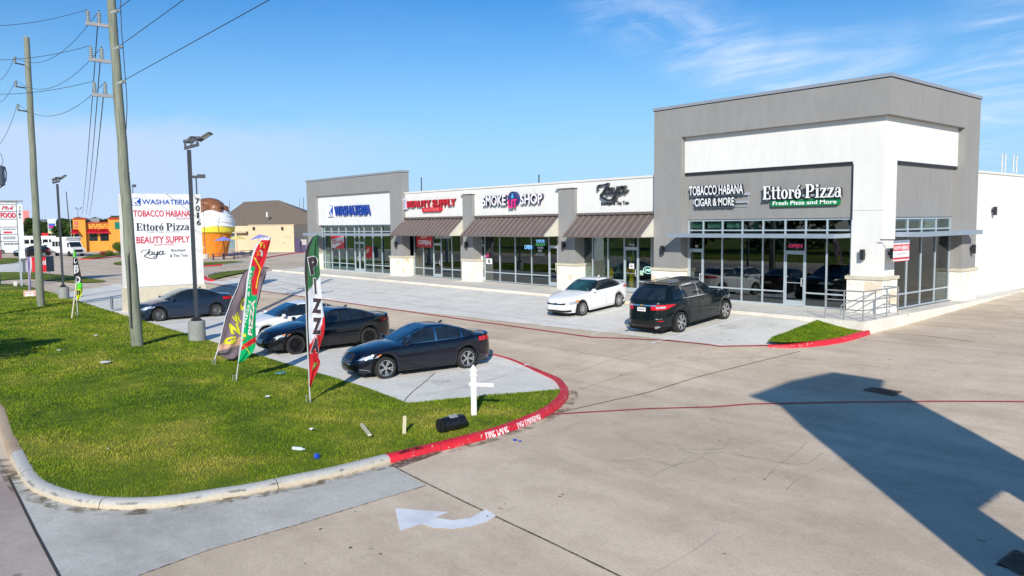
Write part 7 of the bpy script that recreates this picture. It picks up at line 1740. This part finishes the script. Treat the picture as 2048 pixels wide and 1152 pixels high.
m = MB(); m.obox(f.p(eL+.8, GZ, 4), f.e*(eR-eL-1.6), f.d*22, V((0,0,ze-GZ-.05))); m.build('wall', P('teal_grey_wall', (.14,.22,.24), .7), t)
m = MB(); m.obox(f.p(eL-.1, ze-.35, 2.95), f.e*(eR-eL+.2), f.d*.12, V((0,0,.33))); m.build('fascia', M['white'], t)
m = MB(); f.box(m, 596.5, 606, 469, 480, 3.85, 3.95); m.build('window', M['cglass'], t); m = MB(); f.box(m, 595, 607.5, 467.5, 469, 3.8, 3.99); f.box(m, 595, 596.5, 469, 480, 3.8, 3.99); f.box(m, 606, 607.5, 469, 480, 3.8, 3.99); m.build('window_frame', M['white'], t)
m = MB(); p = rp(534, 431, 6); m.tube([p-V((0,0,.3)), p+V((0,0,.7))], .18, 8); m.build('roof_vent', M['white'], t)
f = Fr(605, 504); t = thing('dumpster_enclosure', 'dark purple bin enclosure between the tan wall and the laundry', 'enclosure', f.b); m = MB(); f.box(m, 590, 600, 478, 504, 0, 2, zb=GZ); f.box(m, 601, 618, 490, 503, .5, 2, zb=GZ); m.build('panel', M['purpledark'], t); m = MB(); f.box(m, 600, 613, 479, 491, 1, 2.2); m.build('canvas', M['pinkgrey'], t)
# --------------------------------------------------------------- left pylon sign 7014
f = Fr(44, 573); t = thing('pylon_sign', 'cut-off shop sign reading Phở, FOOD and HOOKAH with 7014 on its edge', 'sign', f.b)
m = MB(); a0 = f.sz(33.5, 500)[0]; a1 = f.sz(41.5, 560)[0]; m.obox(f.p(a0+.1, GZ, 0), f.e*(a1-a0), f.d*.4, V((0,0,f.px(38,402).z-GZ))); m.obox(f.p(f.sz(-46,500)[0], GZ, 0), f.e*(a1-a0), f.d*.4, V((0,0,f.px(38,402).z-GZ))); m.build('support_post', P('post_bluegrey', (.32,.38,.45), .5), t)
m = MB(); f.box(m, -60, 35, 402.5, 500, .0, .42); f.box(m, 35.5, 47.5, 409, 517, -.02, .40); m.build('cabinet', P('sign2', (.68,.69,.72), .6, 0, .04), t)
m = MB(); f.box(m, -60, 46, 400.5, 403, -.12, .55); m.build('cap', M['grey'], t)
m = MB()
for v in (408, 422.5, 438, 454, 468.5, 483): f.box(m, -60, 34.5, v, v+.8, -.02, .0)
f.box(m, 0, 1, 454, 500, -.03, -.01); f.box(m, 34.7, 35.6, 409, 500, -.03, .0); m.build('divider', M['dark'], t)
def ft(tx, u0, u1, v0, v1, mt, **k): q = MB(); f.text(q, tx, u0, u1, v0, v1, -.03, .01, 0, 0, **k); q.build('lettering', mt, t)
ft('Phở', 3, 28, 411, 420, rd, shear=.3); ft('FOOD', 1, 31.5, 425, 435.5, rd, offset=.03); ft('HOOKAH', 8, 38, 485.5, 489.5, bk);
for (u0_, u1_, v0_, v1_, mt_) in ((4,30,457,459.5,gy),(7,24,463,466,rd),(6,30,473,478,gy)): q = MB(); f.box(q, u0_, u1_, v0_, v1_, -.03, -.02); q.build('panel_mark', mt_, t)
for ch, v in zip('7014', (413, 419.5, 426, 432.5)): ft(ch, 37.5, 41.5, v, v+5, bk)
f = Fr(20, 580)
def small(u0, u1, v0, v1, vb, label, name, cat, mat, texts=(), post=True, base_off=0):
    f = Fr((u0+u1)/2, vb); t = thing(name, label, cat, f.b); m = MB(); f.box(m, u0, u1, v0, v1, 0, .08); m.build('panel', mat, t)
    if post: m = MB(); a = f.sz((u0+u1)/2-.6, vb)[0]; b_ = f.sz((u0+u1)/2+.6, vb)[0]; m.obox(f.p(a, GZ, .1), f.e*(b_-a), f.d*.06, V((0,0,f.px((u0+u1)/2, v0+1).z-GZ))); m.build('post', M['steel'], t)
    for tx, a, b_, c_, d_, mt in texts: q = MB(); f.text(q, tx, a, b_, c_, d_, -.01, .005, 0, 0, offset=.02); q.build('lettering', mt, t)
    return t
small(63.5, 93, 514, 544, 560, 'red banner sign with white writing behind the far wooden pole', 'banner_sign', 'sign', M['red'], [('Food', 79, 92, 518, 530, whm)])
small(92, 108, 513, 543, 562, 'grey back of a sign board right of the red banner', 'sign_board', 'sign', P('board_grey', (.10,.13,.15), .6))
small(45, 51, 517, 546, 550, 'dark narrow sign board next to the blue-grey sign post', 'sign_board', 'sign', P('board_dark', (.10,.12,.14), .6))
t = small(47, 72, 581, 595, 597, 'pink and white yard sign at the foot of the far wooden pole', 'yard_sign', 'sign', P('yard_pink', (.72,.42,.38), .6), (), False)
f_ = Fr(59.5, 597)
for v0_, v1_ in ((584,586.5),(588,592)): q = MB(); f_.box(q, 51, 68, v0_, v1_, -.02, -.005); q.build('band', whm, t)
small(27, 34, 563, 573, 574, 'small white marker post in the grass by the blue-grey sign post', 'marker', 'marker', M['white'], (), False)
small(-12, 1.5, 548, 571, 572, 'teal utility box cut by the left edge', 'utility_box', 'box', P('teal_box', (.10,.30,.25), .6), (), False)
small(46, 58.5, 421, 447, 480, 'salmon red store sign high behind the left pylon sign', 'store_sign', 'sign', P('salmon', (.70,.22,.20), .6), ())
ts = small(95.5, 112, 437.5, 467, 484, 'tall colourful striped street sign between the pale poles', 'street_sign', 'sign', P('sign_pale', (.60,.68,.66), .6)); f = Fr(103.75, 484); 
for v0, v1, c in ((447,452,(.05,.08,.45)),(452,455.5,(.6,.02,.12)),(455.5,458.5,(.10,.15,.5)),(459.5,462,(.05,.45,.05)),(462.5,466,(.8,.6,.3))): m = MB(); f.box(m, 97, 110, v0, v1, -.03, 0); m.build('stripe', P('stripe', c), ts)
small(59.5, 69.5, 464.5, 473, 484, 'light blue small sign left of the far wooden pole', 'street_sign', 'sign', P('sign_sky', (.22,.40,.60)))
small(83, 97, 466, 472, 492, 'red topped small sign over a white panel near the white truck', 'street_sign', 'sign', M['red']); small(83, 96, 471.5, 485, 492.5, 'white and red panel below the red topped sign', 'street_sign', 'sign', whm)
small(-10, 3, 500, 518, 530, 'dark red sign cut by the left edge', 'street_sign', 'sign', P('maroon', (.25,.02,.05)))
small(226, 239.5, 504, 506, 508, 'low kerb wall beside the round hedge', 'low_wall', 'wall', TAN, (), False) if False else None
# --------------------------------------------------------------- hedges
def bush(label, u, vb, vt, wpx, n=1400, mat='hedge', name='bush', group=None, ls=None):
    b = G(u, vb); f = Fr(0,0,base=b); h = f.px(u, vt).z-b.z; w_ = abs(f.sz(u+wpx/2, vb)[0]-f.sz(u, vb)[0]); t = thing(name, label, 'shrub', b, group); cs = []; rs = []
    for k in range(9):
        a = 6.28*k/9; cs.append((b.x+math.cos(a)*w_*.45, b.y+math.sin(a)*w_*.45, b.z+h*random.uniform(.35,.6))); rs.append(min(w_*.55, h*.42))
    cs.append((b.x, b.y, b.z+h*.55)); rs.append(min(w_*.7, h*.5)); v = leaves(n, cs, rs, ls or w_*.13, squash=1.0); v[:,:,2] = np.clip(v[:,:,2], b.z, b.z+h*1.02); tri_obj('foliage', v, M[mat], t)
    m = MB(); m.tube([b, b+V((0,0,h*.5))], w_*.06, 6); m.build('stem', M['bark'], t); return t
bush('rounded green hedge just left of the white pylon sign', 238, 517, 470, 26, 2600)
bush('low green bush beside the red kerb island', 218, 512, 499, 22, 900); bush('small spiky bush at the left end of the red kerb island', 191, 514, 503, 8, 300)
M['redleaf'] = grassmat('red_leaves', (.16,.02,.03), (.28,.04,.05), (.10,.08,.02)); bush('red leaved bush between the green bushes on the kerb island', 206, 513, 498, 16, 700, 'redleaf')
bush('little grass clump at the end of the island beside the red curb', 95, 528, 523, 4, 60) if False else None
# --------------------------------------------------------------- vehicles in the distance
def facing(u, v, yaw):   # heading turned by yaw from the camera's right
    b = G(u, v); d = V((b.x-CAM.x, b.y-CAM.y, 0)).normalized(); e = V((d.y, -d.x, 0)); h = e*math.cos(yaw) + d*math.sin(yaw); return b, q_frame(h)
CSC = 1.0
def far_car(u, v, yaw, sp, mat, label, style='corolla', group=None):
    global CSC; CSC = 1.0
    b, r = facing(u, v, yaw); return make_car('parked_car' if sp is not SUV else 'parked_suv', label, 'car' if sp is not SUV else 'suv', sp, b, r, dict(body=mat), 'spoke' if sp is not SUV else 'suv', dict(style=style, fin=False), group, detail=False)
M['p_silver'] = paint('paint_silver', (.38,.40,.43), .3, .4); M['p_red'] = paint('paint_red', (.35,.015,.02), .3)
far_car(173, 500, math.pi*.5, SUV, M['p_white'], 'white vehicle parked rear on at the orange restaurant', 'suv')
far_car(199, 502, math.pi*.42, SUV, M['p_black2'], 'dark blue hatch parked before the orange restaurant', 'suv')
far_car(222, 500, -math.pi*.5, CAMRY, M['p_navy'], 'blue car at the right end of the restaurant parking row', 'corolla')
far_car(212, 493, math.pi*.5, CAMRY, M['p_black'], 'dark car partly hidden behind the blue hatch at the restaurant', 'corolla')
far_car(64, 514, math.pi*1.03, SUV, M['p_black'], 'dark pickup sized vehicle passing behind the far wooden pole', 'suv')
far_car(24, 507, math.pi, CAMRY, M['p_white'], 'white car seen below the left pylon sign', 'corolla')
f = Fr(103, 504, yaw=.2)
def truck(u, v, label, mat):
    b, r = facing(u, v, math.pi*.62); t = thing('pickup_truck', label, 'truck', b, None, r); t.scale = (1,)*3; m = MB(); m.box(-2.7, 2.7, -.95, .95, .5, 1.05); m.box(-.6, 2.6, -.93, .93, 1.05, 1.15); m.box(-2.7, -.7, -.95, -.87, 1.05, 1.35); m.box(-2.7, -.7, .87, .95, 1.05, 1.35); m.box(-2.7, -2.62, -.87, .87, 1.05, 1.35); m.build('body', mat, t, world=False)
    m = MB(); m.prism([(-.65,-.85,1.15),(1.35,-.85,1.15),(.8,-.8,1.9),(-.5,-.8,1.9)], (0,1.68,0)); m.build('cab', mat, t, world=False); m = MB(); m.prism([(-.45,-.87,1.22),(1.2,-.87,1.22),(.72,-.87,1.8),(-.4,-.87,1.8)], (0,1.72,0)); m.build('cab_window', M['cglass'], t, world=False)
    m = MB(); m.add([(1.37,-.72,1.2),(1.37,.72,1.2),(.88,.66,1.86),(.88,-.66,1.86)], [(0,1,2,3)]); m.build('windscreen', M['cglass'], t, world=False); m = MB(); m.box(2.7, 2.73, -.7, .7, .6, 1.0); m.build('grille', M['grille'], t, world=False)
    for x in (-1.75, 1.75):
        for s_ in (-.8, .8): m = MB(); m.lathe([(.2,-.14),(.4,-.14),(.4,.14),(.2,.14)], 20, 0, (x, s_, .4), 'y'); m.build('wheel', M['tyre'], t, world=False, smooth=40)
truck(103, 505, 'white pickup truck between the far wooden pole and the shuttle bus', M['p_white'])
def bus(u, v, yaw, L_, label, wrap=False, low=False):
    b, r = facing(u, v, yaw); t = thing('shuttle_bus', label, 'bus', b, None, r); W2 = 1.15; m = MB(); mw = M['p_white']
    m.prism([(-L_/2,-W2,.55),(L_/2-1.7,-W2,.55),(L_/2-1.7,-W2,2.55),(L_/2-1.1,-W2,2.95),(L_/2-1.5,-W2,3.1),(-L_/2,-W2,3.0)], (0,2*W2,0)); m.build('body', mw, t, world=False)
    m = MB(); m.prism([(L_/2-1.7,-1.0,.5),(L_/2,-.95,.5),(L_/2+.05,-.95,1.15),(L_/2-.7,-.98,1.45),(L_/2-1.25,-.98,2.3),(L_/2-1.7,-.98,2.3)], (0,1.98,0)); m.build('cab', mw, t, world=False)
    m = MB(); m.add([(L_/2-.68,-.88,1.5),(L_/2-.68,.88,1.5),(L_/2-1.2,.84,2.25),(L_/2-1.2,-.84,2.25)], [(0,1,2,3)]); m.build('windscreen', M['cglass'], t, world=False)
    m = MB(); m.box(L_/2+.03, L_/2+.08, -.6, .6, .7, 1.08); m.build('grille', M['grille'], t, world=False); m = MB(); m.box(L_/2-.4, L_/2+.14, -1.0, 1.0, .38, .58); m.build('bumper', M['grey'], t, world=False)
    n = int((L_-2.6)/1.05)
    for s_ in (1, -1):
        for k in range(n):
            m = MB(); x = -L_/2+.35+k*1.05; m.box(x, x+.85, s_*W2-.01, s_*W2+.012, 1.55, 2.35); m.build('side_window', M['cglass'], t, world=False)
        m = MB(); m.box(L_/2-1.5, L_/2-1.0, s_*1.0-.01, s_*1.0+.012, 1.45, 2.15); m.build('side_window', M['cglass'], t, world=False)
        m = MB(); m.box(L_/2-.05, L_/2+.06, s_*.75-.12, s_*.75+.12, .8, 1.0); m.build('headlight', M['hlamp'], t, world=False)
    for x in (-L_/2+1.4, L_/2-.95):
        for s_ in (-.95, .95): m = MB(); m.lathe([(.2,-.15),(.42,-.15),(.42,.15),(.2,.15)], 20, 0, (x, s_, .42), 'y'); m.build('wheel', M['tyre'], t, world=False, smooth=40)
    return t
bus(138, 512, -math.pi*.36, 6.4, 'white shuttle bus facing the camera in front of the restaurant')
bus(66, 503, math.pi*1.0, 8.0, 'white bus seen from the side behind the far wooden pole')
# street tree that throws the shade on the left of the lawn
b = V((-14.5, -30.5, GZ)); t = thing('street_tree', 'leafy street tree just left of the view that shades the lawn', 'tree', b); m = MB(); m.tube([b, b+V((.1,0,1.8)), b+V((0,.1,3.4))], [.16,.12,.06], 10); m.build('trunk', M['bark'], t)
cs = [(b.x+random.uniform(-1.4,1.4), b.y+random.uniform(-1.4,1.4), b.z+random.uniform(3.0,4.6)) for _ in range(12)]; tri_obj('crown', leaves(5000, cs, [.75]*12, .16), M['leaf'], t)
# green utility bollards near the pylon sign
f = Fr(222, 620); t = thing('metal_post', 'short dark metal post with a rail beside the pylon sign base', 'post', f.b); m = MB(); f.box(m, 220.5, 223, 592, 620, 0, .15, zb=GZ); f.box(m, 224, 226.5, 595, 620, .1, .25, zb=GZ); m.build('posts', P('post_green_grey', (.10,.15,.18), .5), t)

# --------------------------------------------------------------- across the street (behind the camera, mirrored in the shop glass)
ground_mesh('far_side_lawn', [(-400,-46),(300,-46),(300,-300),(-400,-300)], .01, M['grass'], 400)
cs = [(x+random.uniform(-3,3), -75+random.uniform(-8,4), GZ+random.uniform(2.5,8)) for x in range(-90, 150, 3)]
tri_obj('street_woods', leaves(26000, cs, [4.2]*len(cs), .9), M['leaf']); tag(bpy.data.objects['street_woods'], 'dark belt of trees across the street behind the camera', 'woods', kind='stuff')
